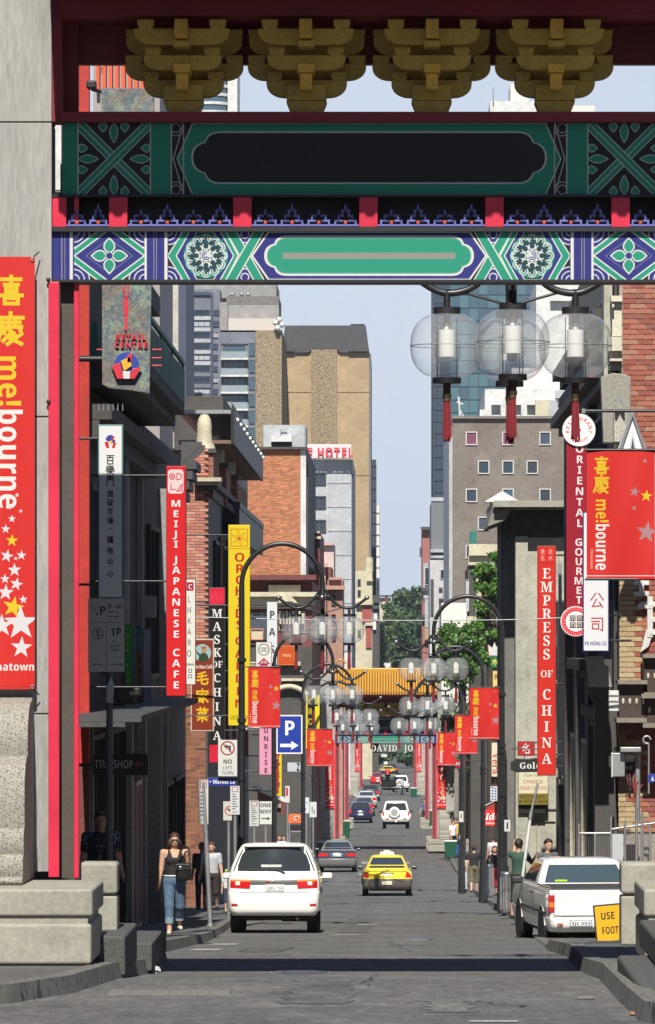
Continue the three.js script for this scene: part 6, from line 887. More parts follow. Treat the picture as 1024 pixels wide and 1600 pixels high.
// ------------------------------------------------------------------ vehicles: bodies lofted from stacked rounded rectangles; rear faces +z
function ringPt(L, kind, t) {                            // L = [y, halfWidth, zRear, zFront, cornerRadius, bulge]
  const [, hw, zr, zf, r, bu = 0.06] = L;
  if (kind === 'rear') { const x = t * (hw - r); return [x, zr + bu * (1 - t * t)]; }
  return null;
}
function ring(L) {
  const [y, hw, zr, zf, r, bu = 0.06] = L, p = [];
  for (let i = 0; i <= 10; i++) { const t = -1 + i / 5; p.push([t * (hw - r), zr + bu * (1 - t * t)]); }
  for (let i = 1; i <= 4; i++) { const a = i / 5 * Math.PI / 2; p.push([hw - r + r * Math.sin(a), zr - r + r * Math.cos(a)]); }
  for (let i = 0; i <= 8; i++) p.push([hw, zr - r + (zf + r - zr + r) * i / 8]);
  for (let i = 1; i <= 4; i++) { const a = i / 5 * Math.PI / 2; p.push([hw - r + r * Math.cos(a), zf + r - r * Math.sin(a)]); }
  for (let i = 0; i <= 6; i++) { const t = 1 - i / 3; p.push([t * (hw - r), zf - bu * (1 - t * t)]); }
  for (let i = 1; i <= 4; i++) { const a = i / 5 * Math.PI / 2; p.push([-hw + r - r * Math.sin(a), zf + r - r * Math.cos(a)]); }
  for (let i = 0; i <= 8; i++) p.push([-hw, zf + r + (zr - r - zf - r) * i / 8]);
  for (let i = 1; i <= 4; i++) { const a = i / 5 * Math.PI / 2; p.push([-hw + r - r * Math.cos(a), zr - r + r * Math.sin(a)]); }
  return p.map(([x, z]) => [x, y, z]);
}
function loftLevels(Ls, sub = 3) { const o = []; for (let i = 0; i < Ls.length - 1; i++) for (let k = 0; k < sub; k++) { const t = k / sub, a = Ls[Math.max(0, i - 1)], b = Ls[i], c = Ls[i + 1], d = Ls[Math.min(Ls.length - 1, i + 2)]; o.push(b.map((v, j) => { const B = v, C = c[j] ?? v, A = a[j] ?? B, D = d[j] ?? C; const m0 = (C - A) / 2 * 0.55, m1 = (D - B) / 2 * 0.55; return B * (2 * t ** 3 - 3 * t ** 2 + 1) + m0 * (t ** 3 - 2 * t ** 2 + t) + C * (-2 * t ** 3 + 3 * t ** 2) + m1 * (t ** 3 - t ** 2); })); } o.push(Ls[Ls.length - 1].slice()); return o; }
function loft(Ls, { top = true, bottom = true, sub = 3, crease = 0.6 } = {}) {
  const R = loftLevels(Ls, sub).map(ring), n = R[0].length, pos = [], idx = [];
  R.forEach((q) => q.forEach((p) => pos.push(...p)));
  for (let j = 0; j < R.length - 1; j++) for (let i = 0; i < n; i++) { const a = j * n + i, b = j * n + (i + 1) % n, c = a + n, d = b + n; idx.push(a, b, c, b, d, c); }
  const cap = (j, flip) => { const c = pos.length / 3, q = R[j]; pos.push(0, q[0][1], (q[5][2] + q[28][2]) / 2); for (let i = 0; i < n; i++) { const a = j * n + i, b = j * n + (i + 1) % n; flip ? idx.push(c, b, a) : idx.push(c, a, b); } };
  if (top) cap(R.length - 1, false); if (bottom) cap(0, true);
  const g = new THREE.BufferGeometry(); g.setAttribute('position', new THREE.Float32BufferAttribute(pos, 3)); g.setIndex(idx);
  return toCreasedNormals(g, crease);
}
const at = (Ls, y) => { const S = loftLevels(Ls, 3); for (let i = 1; i < S.length; i++) if (y <= S[i][0]) { const t = (y - S[i - 1][0]) / (S[i][0] - S[i - 1][0]); return S[i - 1].map((v, j) => v + ((S[i][j] ?? v) - v) * t); } return S[S.length - 1]; };
function patchRear(Ls, pts, off = 0.006, front = false) {       // pts: quad in (x fraction of half width, y), laid on the rear (or front) surface
  const n = 8, m = 6, pos = [], idx = [];
  for (let j = 0; j <= m; j++) for (let i = 0; i <= n; i++) {
    const u = i / n, v = j / m, q = (k) => (pts[0][k] * (1 - u) + pts[1][k] * u) * (1 - v) + (pts[3][k] * (1 - u) + pts[2][k] * u) * v;
    const y = q(1), [, hw, zr, zf, r, bu = 0.06] = at(Ls, y), x = q(0) * hw, t = Math.min(1, Math.abs(x) / (hw - r)), over = Math.max(0, Math.abs(x) - (hw - r));
    const dz = bu * (1 - t * t) - (r - Math.sqrt(Math.max(0, r * r - over * over))); pos.push(x, y, front ? zf - dz - off : zr + dz + off);
    if (i && j) { const a = j * (n + 1) + i; front ? idx.push(a, a - 1, a - n - 2, a, a - n - 2, a - n - 1) : idx.push(a, a - n - 2, a - 1, a, a - n - 1, a - n - 2); }
  }
  const g = new THREE.BufferGeometry(); g.setAttribute('position', new THREE.Float32BufferAttribute(pos, 3)); g.setIndex(front ? idx : idx); g.computeVertexNormals(); return g;
}
function patchSide(Ls, s, pts, off = 0.006) {              // pts: quad in (z, y) laid on a side surface
  const n = 6, m = 5, pos = [], idx = [];
  for (let j = 0; j <= m; j++) for (let i = 0; i <= n; i++) { const u = i / n, v = j / m, q = (k) => (pts[0][k] * (1 - u) + pts[1][k] * u) * (1 - v) + (pts[3][k] * (1 - u) + pts[2][k] * u) * v; const y = q(1), [, hw, zr, zf, r] = at(Ls, y), z = Math.min(zr - r, Math.max(zf + r, q(0))); pos.push(s * (hw + off), y, z); if (i && j) { const a = j * (n + 1) + i; s > 0 ? idx.push(a, a - 1, a - n - 2, a, a - n - 2, a - n - 1) : idx.push(a, a - n - 2, a - 1, a, a - n - 1, a - n - 2); } }
  const g = new THREE.BufferGeometry(); g.setAttribute('position', new THREE.Float32BufferAttribute(pos, 3)); g.setIndex(idx); g.computeVertexNormals(); return g;
}
const C = {
  glass: new THREE.MeshPhysicalMaterial({ color: new THREE.Color(0.03, 0.036, 0.04), roughness: 0.06, clearcoat: 0.6 }), red: mat([0.50, 0.012, 0.015], 0.18, { clearcoat: 0.8 }), orange: mat([0.7, 0.2, 0.03], 0.2, { clearcoat: 0.8 }), clear: mat([0.7, 0.68, 0.62], 0.15, { clearcoat: 0.8 }),
  under: mat([0.012, 0.012, 0.013], 0.8), rim: mat([0.35, 0.35, 0.36], 0.35, { metalness: 0.9 }), trim: mat([0.03, 0.03, 0.032], 0.5),
};
const paint = (c, r = 0.28) => mat(c, r, { clearcoat: 0.9, clearcoatRoughness: 0.05 });
function wheel(t, x, z, r, w = 0.2) {
  const q = new THREE.Group(); q.name = 'wheel'; q.position.set(x, r, z); t.add(q);
  const pf = [[0.62 * r, -w / 2], [0.93 * r, -w / 2], [r, -w * 0.36], [r, w * 0.36], [0.93 * r, w / 2], [0.62 * r, w / 2]].map(([a, b]) => new THREE.Vector2(a, b));
  part(q, 'tyre', new THREE.LatheGeometry([...pf, pf[0]], 28).rotateZ(Math.PI / 2), M.tyre);
  const s = Math.sign(x); const sp = [new THREE.CylinderGeometry(r * 0.62, r * 0.62, w * 0.5, 24).rotateZ(Math.PI / 2)]; for (let i = 0; i < 5; i++) sp.push(box(0.03, r * 0.5, 0.07, 0, r * 0.3, 0).rotateX(i * 1.2566).translate(s * w * 0.28, 0, 0)); part(q, 'rim', sp, C.rim);
}
function plateTex(s, bg, ink) { return new THREE.MeshPhysicalMaterial({ map: cv(160, 64, bg, (x) => { x.strokeStyle = ink; x.lineWidth = 4; x.strokeRect(4, 4, 152, 56); txt(x, s, 80, 36, 44, ink, 'bold sans-serif', 136); }), roughness: 0.4 }); }
const plWhite = plateTex('QKE 714', '#e8ece8', '#3a6a62'), plGreen = plateTex('SJL 553', '#d8dcd4', '#2a4a80'), plYel = plateTex('T 4418', '#e8e6d8', '#8a7a30');
function plate(t, y, z, m, x = 0) { const q = part(t, 'number_plate', rbox(0.37, 0.134, 0.012, x, y, z, 0.006), M.white); part(q, 'plate_face', new THREE.PlaneGeometry(0.355, 0.122).translate(x, y, z + 0.0085), m, true); }
function interior(t, y, z, w, seats = true) { }
function mirrors(t, y, z, hw, m) { for (const s of [-1, 1]) part(t, 'mirror', [rbox(0.2, 0.13, 0.09, s * (hw + 0.13), y, z, 0.04, 3), bar([s * (hw - 0.05), y - 0.04, z], [s * (hw + 0.1), y - 0.03, z], 0.02)], m); }
function wheels(t, track, zr, zf, r, w) { for (const s of [-1, 1]) { wheel(t, s * track, zr, r, w); wheel(t, s * track, zf, r, w); } }
const place = (px, z, x) => [x ?? X(px, z), -H(z) + 0.006, -z];
const slope = (o, z) => { o.rotation.x = Math.atan((H(z + 2) - H(z - 2)) / 4) * -1; };
{ // white people mover, rear view
  const z = 101.5, t = thing('people_mover', 'white people mover van driving away with red tail lights and a dark rear window', 'van', place(432, z)), P = paint([0.74, 0.74, 0.72]);
  const low = [[0.34, 0.80, 2.26, -2.2, 0.16, 0.05], [0.42, 0.855, 2.32, -2.3, 0.16, 0.07], [0.6, 0.88, 2.33, -2.35, 0.16, 0.07], [0.77, 0.892, 2.30, -2.32, 0.16, 0.07], [0.8, 0.89, 2.24, -2.3, 0.15, 0.07], [1.0, 0.885, 2.20, -1.9, 0.14, 0.07], [1.17, 0.86, 2.12, -1.55, 0.14, 0.07]];
  const top = [[1.17, 0.86, 2.12, -1.55, 0.14, 0.07], [1.3, 0.825, 2.05, -1.3, 0.14, 0.07], [1.5, 0.745, 1.96, -0.95, 0.14, 0.06], [1.65, 0.675, 1.90, -0.68, 0.16, 0.05], [1.72, 0.62, 1.85, -0.5, 0.22, 0.04], [1.755, 0.5, 1.7, -0.35, 0.28, 0.03]];
  part(t, 'body', loft(low, { top: false }), P); part(t, 'cabin', loft(top, { bottom: false }), P);
  part(t, 'rear_window', patchRear(top, [[-0.93, 1.2], [0.93, 1.2], [0.9, 1.66], [-0.9, 1.66]]), C.glass); part(t, 'spoiler', rbox(1.16, 0.05, 0.16, 0, 1.69, 1.93, 0.02), P); part(t, 'brake_light', rbox(0.3, 0.022, 0.02, 0, 1.665, 1.975, 0.006), C.trim);
  for (const s of [-1, 1]) { part(t, 'side_window', patchSide(top, s, [[1.75, 1.2], [-1.2, 1.2], [-0.75, 1.6], [1.7, 1.6]]), C.glass); const l = part(t, 'tail_light', patchRear(low, [[s * 0.52, 0.86], [s * 1.0, 0.88], [s * 1.0, 1.03], [s * 0.5, 1.03]].map((p) => p), 0.012), C.red); part(l, 'amber_strip', patchRear(low, [[s * 0.52, 1.0], [s * 1.0, 1.0], [s * 1.0, 1.04], [s * 0.5, 1.04]], 0.016), C.orange); part(l, 'clear_strip', patchRear(low, [[s * 0.74, 0.93], [s * 0.84, 0.93], [s * 0.84, 1.0], [s * 0.74, 1.0]], 0.018), C.clear); part(t, 'reflector', patchRear(low, [[s * 0.8, 0.525], [s * 0.94, 0.53], [s * 0.94, 0.57], [s * 0.8, 0.565]], 0.01), C.red); }
  part(t, 'garnish', patchRear(low, [[-0.52, 0.94], [0.52, 0.94], [0.5, 1.03], [-0.5, 1.03]], 0.012), C.trim); part(t, 'badge', rbox(0.05, 0.05, 0.02, -0.12, 1.0, 2.29, 0.01), C.red); plate(t, 0.875, 2.315, plWhite, 0.02);
  part(t, 'wiper', bar([0.1, 1.22, 2.2], [-0.5, 1.235, 2.16], 0.012, 6), C.trim); part(t, 'wiper_arm', bar([0.22, 1.16, 2.22], [0.1, 1.22, 2.2], 0.016, 6), C.trim); part(t, 'bumper_seam', patchRear(low, [[-0.98, 0.775], [0.98, 0.775], [0.98, 0.787], [-0.98, 0.787]], 0.004), C.trim); part(t, 'hatch_badge', rbox(0.04, 0.05, 0.01, -0.02, 1.12, 2.235, 0.005), M.chrome);
  part(t, 'underbody', rbox(1.3, 0.14, 4.0, 0, 0.32, 0, 0.05), C.under); part(t, 'muffler', [cyl(0.08, 0.08, 0.6, 0, 0, 0).rotateZ(Math.PI / 2).translate(0.75, 0.3, 2.0), bar([0.45, 0.28, 2.0], [0.45, 0.28, 2.3], 0.03)], C.under); part(t, 'axle', bar([-0.7, 0.3, 1.5], [0.7, 0.3, 1.5], 0.06), C.under);
  const pa = part(t, 'window_sticker', [rbox(0.4, 0.05, 0.01, -0.05, 1.3, 2.14, 0.004)], M.white); part(t, 'passenger_seat', [rbox(0.34, 0.4, 0.12, -0.42, 1.3, 1.2, 0.05), rbox(0.34, 0.4, 0.12, 0.42, 1.3, 1.2, 0.05)], C.trim);
  mirrors(t, 1.1, -1.15, 0.87, P); wheels(t, 0.745, 1.42, -1.45, 0.325, 0.22); slope(t, z);
}
function sedan(o) {
  const t = thing(o.name, o.label, o.cat || 'car', place(o.px, o.z, o.x), o.turn || 0), P = paint(o.color), B2 = o.bumper ? mat(o.bumper, 0.4) : P, k = o.hw || 0.92, h = o.h || 1.45, by = o.deck || 0.98;
  const low = [[0.24, k * 0.9, 2.36, -2.3, 0.2, 0.1], [0.34, k * 0.96, 2.42, -2.38, 0.2, 0.12], [0.55, k, 2.44, -2.42, 0.2, 0.14], [0.62, k, 2.42, -2.4, 0.2, 0.14]];
  const mid = [[0.62, k * 0.99, 2.39, -2.36, 0.22, 0.14], [0.75, k * 0.985, 2.36, -2.28, 0.22, 0.15], [by - 0.07, k * 0.94, 2.30, -2.05, 0.22, 0.14], [by, k * 0.87, 2.2, -1.9, 0.25, 0.1]];
  const cab = [[by - 0.03, k * 0.85, o.cz0 ?? 1.55, -1.25, 0.16, 0.06], [by + 0.14, k * 0.79, o.cz1 ?? 1.28, -0.95, 0.16, 0.06], [h - 0.12, k * 0.66, o.cz2 ?? 0.75, -0.35, 0.16, 0.05], [h - 0.03, k * 0.58, o.cz3 ?? 0.6, -0.2, 0.2, 0.04], [h, k * 0.44, (o.cz3 ?? 0.6) - 0.2, -0.05, 0.2, 0.02]];
  part(t, 'bumper', loft(low, { top: true }), B2); part(t, 'body', loft(mid, { bottom: true }), P); part(t, 'cabin', loft(cab, { bottom: false }), o.roof ? paint(o.roof) : P);
  part(t, 'rear_window', patchRear(cab, [[-0.88, by + 0.05], [0.88, by + 0.05], [0.86, h - 0.1], [-0.86, h - 0.1]]), C.glass); part(t, 'windscreen', patchRear(cab, [[-0.88, by + 0.05], [0.88, by + 0.05], [0.86, h - 0.1], [-0.86, h - 0.1]], 0.006, true), C.glass);
  for (const s of [-1, 1]) { part(t, 'side_window', patchSide(cab, s, [[1.2, by + 0.05], [-1.0, by + 0.05], [-0.4, h - 0.1], [0.75, h - 0.1]]), C.glass); part(t, 'tail_light', patchRear(mid, (o.lights || [[0.62, 0.66], [0.98, 0.66], [0.97, 0.88], [0.55, 0.88]]).map(([a, b]) => [a * s, b]), 0.012), C.red); }
  plate(t, o.plateY || 0.5, 2.58, o.plate || plWhite); part(t, 'boot_lip', patchRear(mid, [[-0.8, by - 0.075], [0.8, by - 0.075], [0.8, by - 0.055], [-0.8, by - 0.055]], 0.004), o.lip ? P : C.trim);
  part(t, 'underbody', rbox(1.3, 0.12, 4.0, 0, 0.24, 0, 0.05), C.under); mirrors(t, by + 0.02, -0.75, k * 0.93, o.mirror || P); wheels(t, k - 0.14, 1.42, -1.4, 0.315, 0.21); slope(t, o.z); return t;
}
{
  const t = sedan({ name: 'taxi', label: 'yellow taxi with grey bumper and a white roof light in the middle of the road', px: 605, z: 186, color: [0.80, 0.60, 0.03], bumper: [0.10, 0.095, 0.085], deck: 0.95, h: 1.46, plateY: 0.47, plate: plYel, lights: [[0.70, 0.67], [1.0, 0.67], [0.86, 0.88], [0.80, 0.88]], cz0: 1.75, cz1: 1.45, mirror: paint([0.03, 0.03, 0.03]) });
  part(t, 'roof_light', extr([[-0.26, 0], [0.26, 0], [0.24, 0.1], [0.13, 0.12], [0.09, 0.17], [-0.09, 0.17], [-0.13, 0.12], [-0.24, 0.1]], 0.16, 0.012).translate(0, 1.44, 0.2), M.white); part(t, 'boot_badge', [rbox(0.34, 0.1, 0.01, 0, 0.76, 2.52, 0.004)], M.white); part(t, 'lock_garnish', rbox(0.5, 0.025, 0.02, 0, 0.83, 2.49, 0.008), C.trim); part(t, 'bumper_strip', rbox(1.2, 0.02, 0.02, 0, 0.6, 2.565, 0.008), C.trim); for (const s of [-1, 1]) part(t, 'front_headrest', rbox(0.24, 0.18, 0.1, s * 0.36, 1.2, 0.25, 0.04), C.trim);
}
sedan({ name: 'sedan_car', label: 'dark blue-grey sedan parked at the kerb just ahead of the white van', px: 528, z: 236, color: [0.035, 0.045, 0.06], bumper: [0.14, 0.14, 0.14], roof: [0.2, 0.215, 0.23], plateY: 0.78, hw: 0.9, lights: [[0.5, 0.72], [0.98, 0.72], [0.97, 0.86], [0.48, 0.86]] });
sedan({ name: 'hatchback_car', label: 'dark navy hatchback parked beyond the first far gate', px: 564, z: 366, color: [0.012, 0.016, 0.05], hw: 0.86, h: 1.48, plateY: 0.62, cz0: 2.1, cz1: 1.95, cz2: 1.6, cz3: 1.4, lights: [[0.75, 0.72], [1.0, 0.72], [0.96, 0.95], [0.8, 0.95]] });
sedan({ name: 'parked_car', label: 'dark silver sedan parked right behind the navy hatchback', px: 569, z: 392, color: [0.16, 0.165, 0.18], hw: 0.86, h: 1.42 });
sedan({ name: 'parked_car', label: 'white sedan with dark window parked third in the row past the far gate', px: 573, z: 425, color: [0.55, 0.56, 0.56], hw: 0.88, h: 1.42 });
sedan({ name: 'parked_car', label: 'dark estate car parked fourth in the row past the far gate', px: 579, z: 462, color: [0.05, 0.055, 0.06], hw: 0.9, h: 1.5, cz0: 2.1, cz1: 2.0, cz2: 1.8, cz3: 1.6 });
sedan({ name: 'distant_car', label: 'red distant car beyond the black carriage', px: 591, z: 580, color: [0.45, 0.03, 0.03], hw: 0.9 });
sedan({ name: 'distant_car', label: 'grey-green distant car next to the red one beyond the carriage', px: 598, z: 610, color: [0.12, 0.16, 0.17], hw: 0.9 });
const tx2 = sedan({ name: 'taxi', label: 'small distant yellow taxi high up the road behind the carriage driver', cat: 'car', px: 606, z: 660, color: [0.78, 0.56, 0.03], hw: 0.92 });
sedan({ name: 'distant_car', label: 'dark distant car at the end of the road under the trees', px: 612, z: 690, color: [0.03, 0.035, 0.04] });
function jeep(label, px, z, extra) { // white off-roader with spare wheel
  const t = thing('off_roader', label, 'car', place(px, z)), P = paint([0.72, 0.73, 0.70]), k = 0.85;
  const low = [[0.42, 0.80, 1.82, -1.9, 0.1, 0.04], [0.55, k, 1.9, -1.95, 0.1, 0.04], [0.68, k, 1.9, -1.95, 0.1, 0.04]], mid = [[0.66, 0.82, 1.8, -1.85, 0.12, 0.05], [0.95, 0.82, 1.8, -1.8, 0.12, 0.05], [1.08, 0.80, 1.78, -1.0, 0.12, 0.05]], top = [[1.06, 0.80, 1.78, -0.95, 0.12, 0.05], [1.25, 0.765, 1.74, -0.8, 0.12, 0.05], [1.58, 0.68, 1.66, -0.45, 0.12, 0.04], [1.68, 0.6, 1.6, -0.3, 0.16, 0.03], [1.71, 0.45, 1.45, -0.2, 0.2, 0.02]];
  part(t, 'bumper', loft(low), P); part(t, 'body', loft(mid), P); part(t, 'cabin', loft(top, { bottom: false }), P); part(t, 'rear_window', patchRear(top, [[-0.84, 1.12], [0.84, 1.12], [0.82, 1.56], [-0.82, 1.56]]), C.glass); part(t, 'windscreen', patchRear(top, [[-0.84, 1.12], [0.84, 1.12], [0.82, 1.56], [-0.82, 1.56]], 0.006, true), C.glass);
  const sp = new THREE.Group(); sp.name = 'spare_wheel'; sp.position.set(-0.1, 0.98, 1.98); t.add(sp); part(sp, 'cover', [new THREE.TorusGeometry(0.27, 0.08, 12, 30), new THREE.CylinderGeometry(0.28, 0.28, 0.12, 28).rotateX(Math.PI / 2)], P); part(sp, 'cover_disc', new THREE.CylinderGeometry(0.2, 0.2, 0.05, 28).rotateX(Math.PI / 2).translate(0, 0, 0.06), mat([0.30, 0.31, 0.32], 0.4));
  for (const s of [-1, 1]) { part(t, 'side_window', patchSide(top, s, [[1.5, 1.12], [-0.7, 1.12], [-0.4, 1.56], [1.5, 1.56]]), C.glass); part(t, 'tail_light', rbox(0.1, 0.22, 0.06, s * 0.775, 0.93, 1.79, 0.02), C.red); part(t, 'bumper_light', rbox(0.2, 0.08, 0.03, s * 0.52, 0.61, 1.935, 0.01), C.orange); part(t, 'arch_flare', rbox(0.12, 0.3, 0.95, s * 0.85, 0.78, 1.05, 0.05), P); }
  part(t, 'underbody', rbox(1.3, 0.16, 3.4, 0, 0.36, 0, 0.05), C.under); part(t, 'tow_hitch', rbox(0.1, 0.1, 0.2, 0, 0.42, 1.95, 0.03), C.clear); mirrors(t, 1.08, -0.6, 0.82, C.trim); wheels(t, 0.7, 1.1, -1.15, 0.34, 0.22); slope(t, z); return t;
}
jeep('white off-roader with a covered spare wheel driving between the two far gates', 619, 314); jeep('small distant white off-roader just right of the black carriage', 626, 520);
{ // ute at the right, parked at a slant
  const z = 91, t = thing('ute', 'white utility pickup parked at a slant beside the yellow sign and the plinth', 'pickup', [3.36, -5.33, -z + 1.5]), P = paint([0.74, 0.74, 0.72]);
  t.rotation.y = 0.115;
  const low = [[0.36, 0.84, 2.33, -2.3, 0.14, 0.05], [0.46, 0.87, 2.42, -2.4, 0.16, 0.06], [0.58, 0.88, 2.42, -2.42, 0.16, 0.06], [0.61, 0.875, 2.36, -2.4, 0.14, 0.05]], bed = [[0.6, 0.87, 2.3, -2.35, 0.07, 0.015], [0.8, 0.88, 2.28, -2.3, 0.07, 0.015], [1.04, 0.865, 2.25, -2.0, 0.07, 0.01], [1.07, 0.845, 2.23, -1.9, 0.07, 0.01]];
  const cab = [[1.05, 0.83, 0.62, -1.5, 0.12, 0.02], [1.18, 0.795, 0.54, -1.25, 0.12, 0.02], [1.42, 0.69, 0.3, -0.8, 0.12, 0.02], [1.5, 0.63, 0.22, -0.65, 0.16, 0.02], [1.53, 0.48, 0.1, -0.5, 0.2, 0.01]];
  part(t, 'bumper', loft(low), P); part(t, 'body', loft(bed), P); part(t, 'cabin', loft(cab, { bottom: false }), P); part(t, 'tonneau_cover', rbox(1.62, 0.06, 1.55, 0, 1.075, 1.42, 0.03, 3), mat([0.035, 0.035, 0.038], 0.75)); part(t, 'tailgate_seam', [box(0.012, 0.4, 0.01, -0.8, 0.83, 2.305), box(0.012, 0.4, 0.01, 0.8, 0.83, 2.305), box(1.6, 0.012, 0.01, 0, 0.635, 2.32)], C.trim); part(t, 'tailgate', rbox(1.56, 0.38, 0.02, 0, 0.84, 2.295, 0.008), P);
  part(t, 'rear_window', patchRear(cab, [[-0.87, 1.12], [0.87, 1.12], [0.86, 1.42], [-0.86, 1.42]]), new THREE.MeshPhysicalMaterial({ color: new THREE.Color(0.05, 0.075, 0.09), roughness: 0.05, clearcoat: 1 })); part(t, 'bed_dark', box(1.5, 0.02, 0.2, 0, 1.08, 0.64), C.trim);
  for (const s of [-1, 1]) { part(t, 'side_window', patchSide(cab, s, [[0.2, 1.12], [-1.15, 1.12], [-0.75, 1.42], [0.12, 1.42]]), C.glass); const l = part(t, 'tail_light', [rbox(0.1, 0.3, 0.1, s * 0.835, 0.84, 2.26, 0.02)], C.red); part(l, 'amber_lens', rbox(0.102, 0.1, 0.102, s * 0.836, 0.82, 2.262, 0.02), C.orange); part(t, 'reflector', rbox(0.1, 0.03, 0.02, s * 0.72, 0.5, 2.46, 0.006), C.red); for (const q of [1.35, -1.42]) { part(t, 'wheel_arch', new THREE.CylinderGeometry(0.385, 0.385, 0.06, 30, 1, false, 0, Math.PI * 2).rotateZ(Math.PI / 2).translate(s * 0.855, 0.38, q), C.under); part(t, 'arch_lip', new THREE.TorusGeometry(0.39, 0.014, 8, 26, Math.PI * 0.95).rotateY(Math.PI / 2).translate(s * 0.872, 0.38, q), P); } part(t, 'door_seam', [box(0.006, 0.42, 0.012, s * 0.882, 0.8, 0.4), box(0.006, 0.42, 0.012, s * 0.882, 0.8, -0.95)], C.trim); part(t, 'side_strip', box(0.012, 0.04, 3.6, s * 0.884, 0.66, 0.1), C.trim); part(t, 'door_handle', rbox(0.03, 0.03, 0.14, s * 0.885, 0.95, 0.2, 0.01), C.trim); part(t, 'cap_rail', bar([s * 0.84, 1.1, 2.2], [s * 0.84, 1.1, 0.7], 0.02, 8), M.chrome); }
  const q = part(t, 'number_plate', rbox(0.4, 0.12, 0.02, -0.36, 0.52, 2.475, 0.006), M.white); part(q, 'plate_face', new THREE.PlaneGeometry(0.38, 0.11).translate(-0.36, 0.52, 2.487), plGreen, true); part(t, 'badge', rbox(0.08, 0.06, 0.01, 0.62, 0.66, 2.335, 0.004), C.trim);
  part(t, 'underbody', rbox(1.3, 0.14, 4.2, 0, 0.3, 0, 0.05), C.under); part(t, 'fuel_tank', [rbox(0.5, 0.16, 0.5, 0.3, 0.3, 1.9, 0.06)], C.under); part(t, 'exhaust', bar([-0.5, 0.26, 1.9], [-0.5, 0.24, 2.35], 0.035), C.under); part(t, 'driver_headrest', [rbox(0.26, 0.2, 0.1, 0.36, 1.2, -0.1, 0.04), rbox(0.26, 0.2, 0.1, -0.36, 1.2, -0.1, 0.04)], C.trim); part(t, 'vest', rbox(0.22, 0.04, 0.02, -0.42, 1.15, 0.59, 0.01), mat([0.35, 0.62, 0.03], 0.6));
  mirrors(t, 1.1, -1.05, 0.83, C.trim); wheels(t, 0.77, 1.35, -1.42, 0.33, 0.22);
}
{ // black carriage
  const z = 505, t = thing('carriage', 'tall black covered carriage seen from behind in the middle of the far road', 'carriage', place(608, z)), K = mat([0.01, 0.011, 0.011], 0.4);
  part(t, 'body', rbox(1.5, 1.1, 2.0, -0.05, 1.25, 0, 0.15, 3), K); part(t, 'hood', new THREE.CylinderGeometry(0.78, 0.78, 1.3, 20, 1, false, 0, Math.PI).rotateZ(Math.PI / 2).rotateY(0).scale(1, 0.6, 1).translate(-0.05, 1.75, 0.2), K); part(t, 'rear_panel', rbox(1.0, 0.16, 0.03, -0.05, 1.5, 1.0, 0.01), mat([0.03, 0.1, 0.07], 0.5));
  for (const s of [-1, 1]) { const w = new THREE.Group(); w.name = 'wheel'; w.position.set(s * 0.72, 0.55, 0.7); t.add(w); part(w, 'rim', new THREE.TorusGeometry(0.5, 0.035, 8, 28).rotateY(Math.PI / 2), K); part(w, 'spoke', Array.from({ length: 5 }, (_, i) => box(0.03, 1.0, 0.04).rotateX(i * Math.PI / 5)), K); part(t, 'side_lamp', rbox(0.12, 0.2, 0.12, s * 0.8, 1.1, 0.9, 0.03), C.orange); } part(t, 'axle', bar([-0.7, 0.55, 0.7], [0.7, 0.55, 0.7], 0.05), K); part(t, 'front_truck', [bar([-0.6, 0.4, -0.9], [0.6, 0.4, -0.9], 0.05), box(0.1, 0.5, 0.1, 0, 0.5, -0.9)], K);
}

// ------------------------------------------------------------------ people: one smooth body each, clothes over it
function field(bones, res, lo, hi, clip) {                 // bones: [ax,ay,az,ra, bx,by,bz,rb]; returns a geometry
  const mc = new MarchingCubes(res, M.skin, false, false, 60000), S = res, F2 = mc.field; mc.isolation = 0; const k = 0.025;
  const c = [0, 1, 2].map((i) => (lo[i] + hi[i]) / 2), e = [0, 1, 2].map((i) => (hi[i] - lo[i]) / 2);
  for (let z = 0, o = 0; z < S; z++) for (let y = 0; y < S; y++) for (let x = 0; x < S; x++, o++) {
    const px = c[0] + e[0] * (x - S / 2) / (S / 2), py = c[1] + e[1] * (y - S / 2) / (S / 2), pz = c[2] + e[2] * (z - S / 2) / (S / 2); let d = 1;
    for (const b of bones) {
      const bx = b[4] - b[0], by = b[5] - b[1], bz = b[6] - b[2], l2 = bx * bx + by * by + bz * bz || 1e-9; let t = ((px - b[0]) * bx + (py - b[1]) * by + (pz - b[2]) * bz) / l2; t = t < 0 ? 0 : t > 1 ? 1 : t;
      const sx = b[8] || 1, dx = (px - b[0] - bx * t) / sx, dy = py - b[1] - by * t, dz = pz - b[2] - bz * t, q = Math.sqrt(dx * dx + dy * dy + dz * dz) - (b[3] + (b[7] - b[3]) * t);
      const h = Math.max(k - Math.abs(d - q), 0) / k; d = Math.min(d, q) - h * h * k * 0.25;
    }
    if (clip) d = Math.max(d, clip(px, py, pz)); F2[o] = -d;
  }
  mc.update(); const n = mc.count; const g = new THREE.BufferGeometry(); const P = new Float32Array(mc.positionArray.slice(0, n * 3)), N = new Float32Array(mc.normalArray.slice(0, n * 3));
  for (let i = 0; i < n; i++) for (let j = 0; j < 3; j++) { P[i * 3 + j] = c[j] + e[j] * P[i * 3 + j]; N[i * 3 + j] /= e[j]; }
  g.setAttribute('position', new THREE.BufferAttribute(P, 3)); g.setAttribute('normal', new THREE.BufferAttribute(N, 3)); g.normalizeNormals(); return g;
}
const rotX = (v, a) => [v[0], v[1] * Math.cos(a) - v[2] * Math.sin(a), v[1] * Math.sin(a) + v[2] * Math.cos(a)];
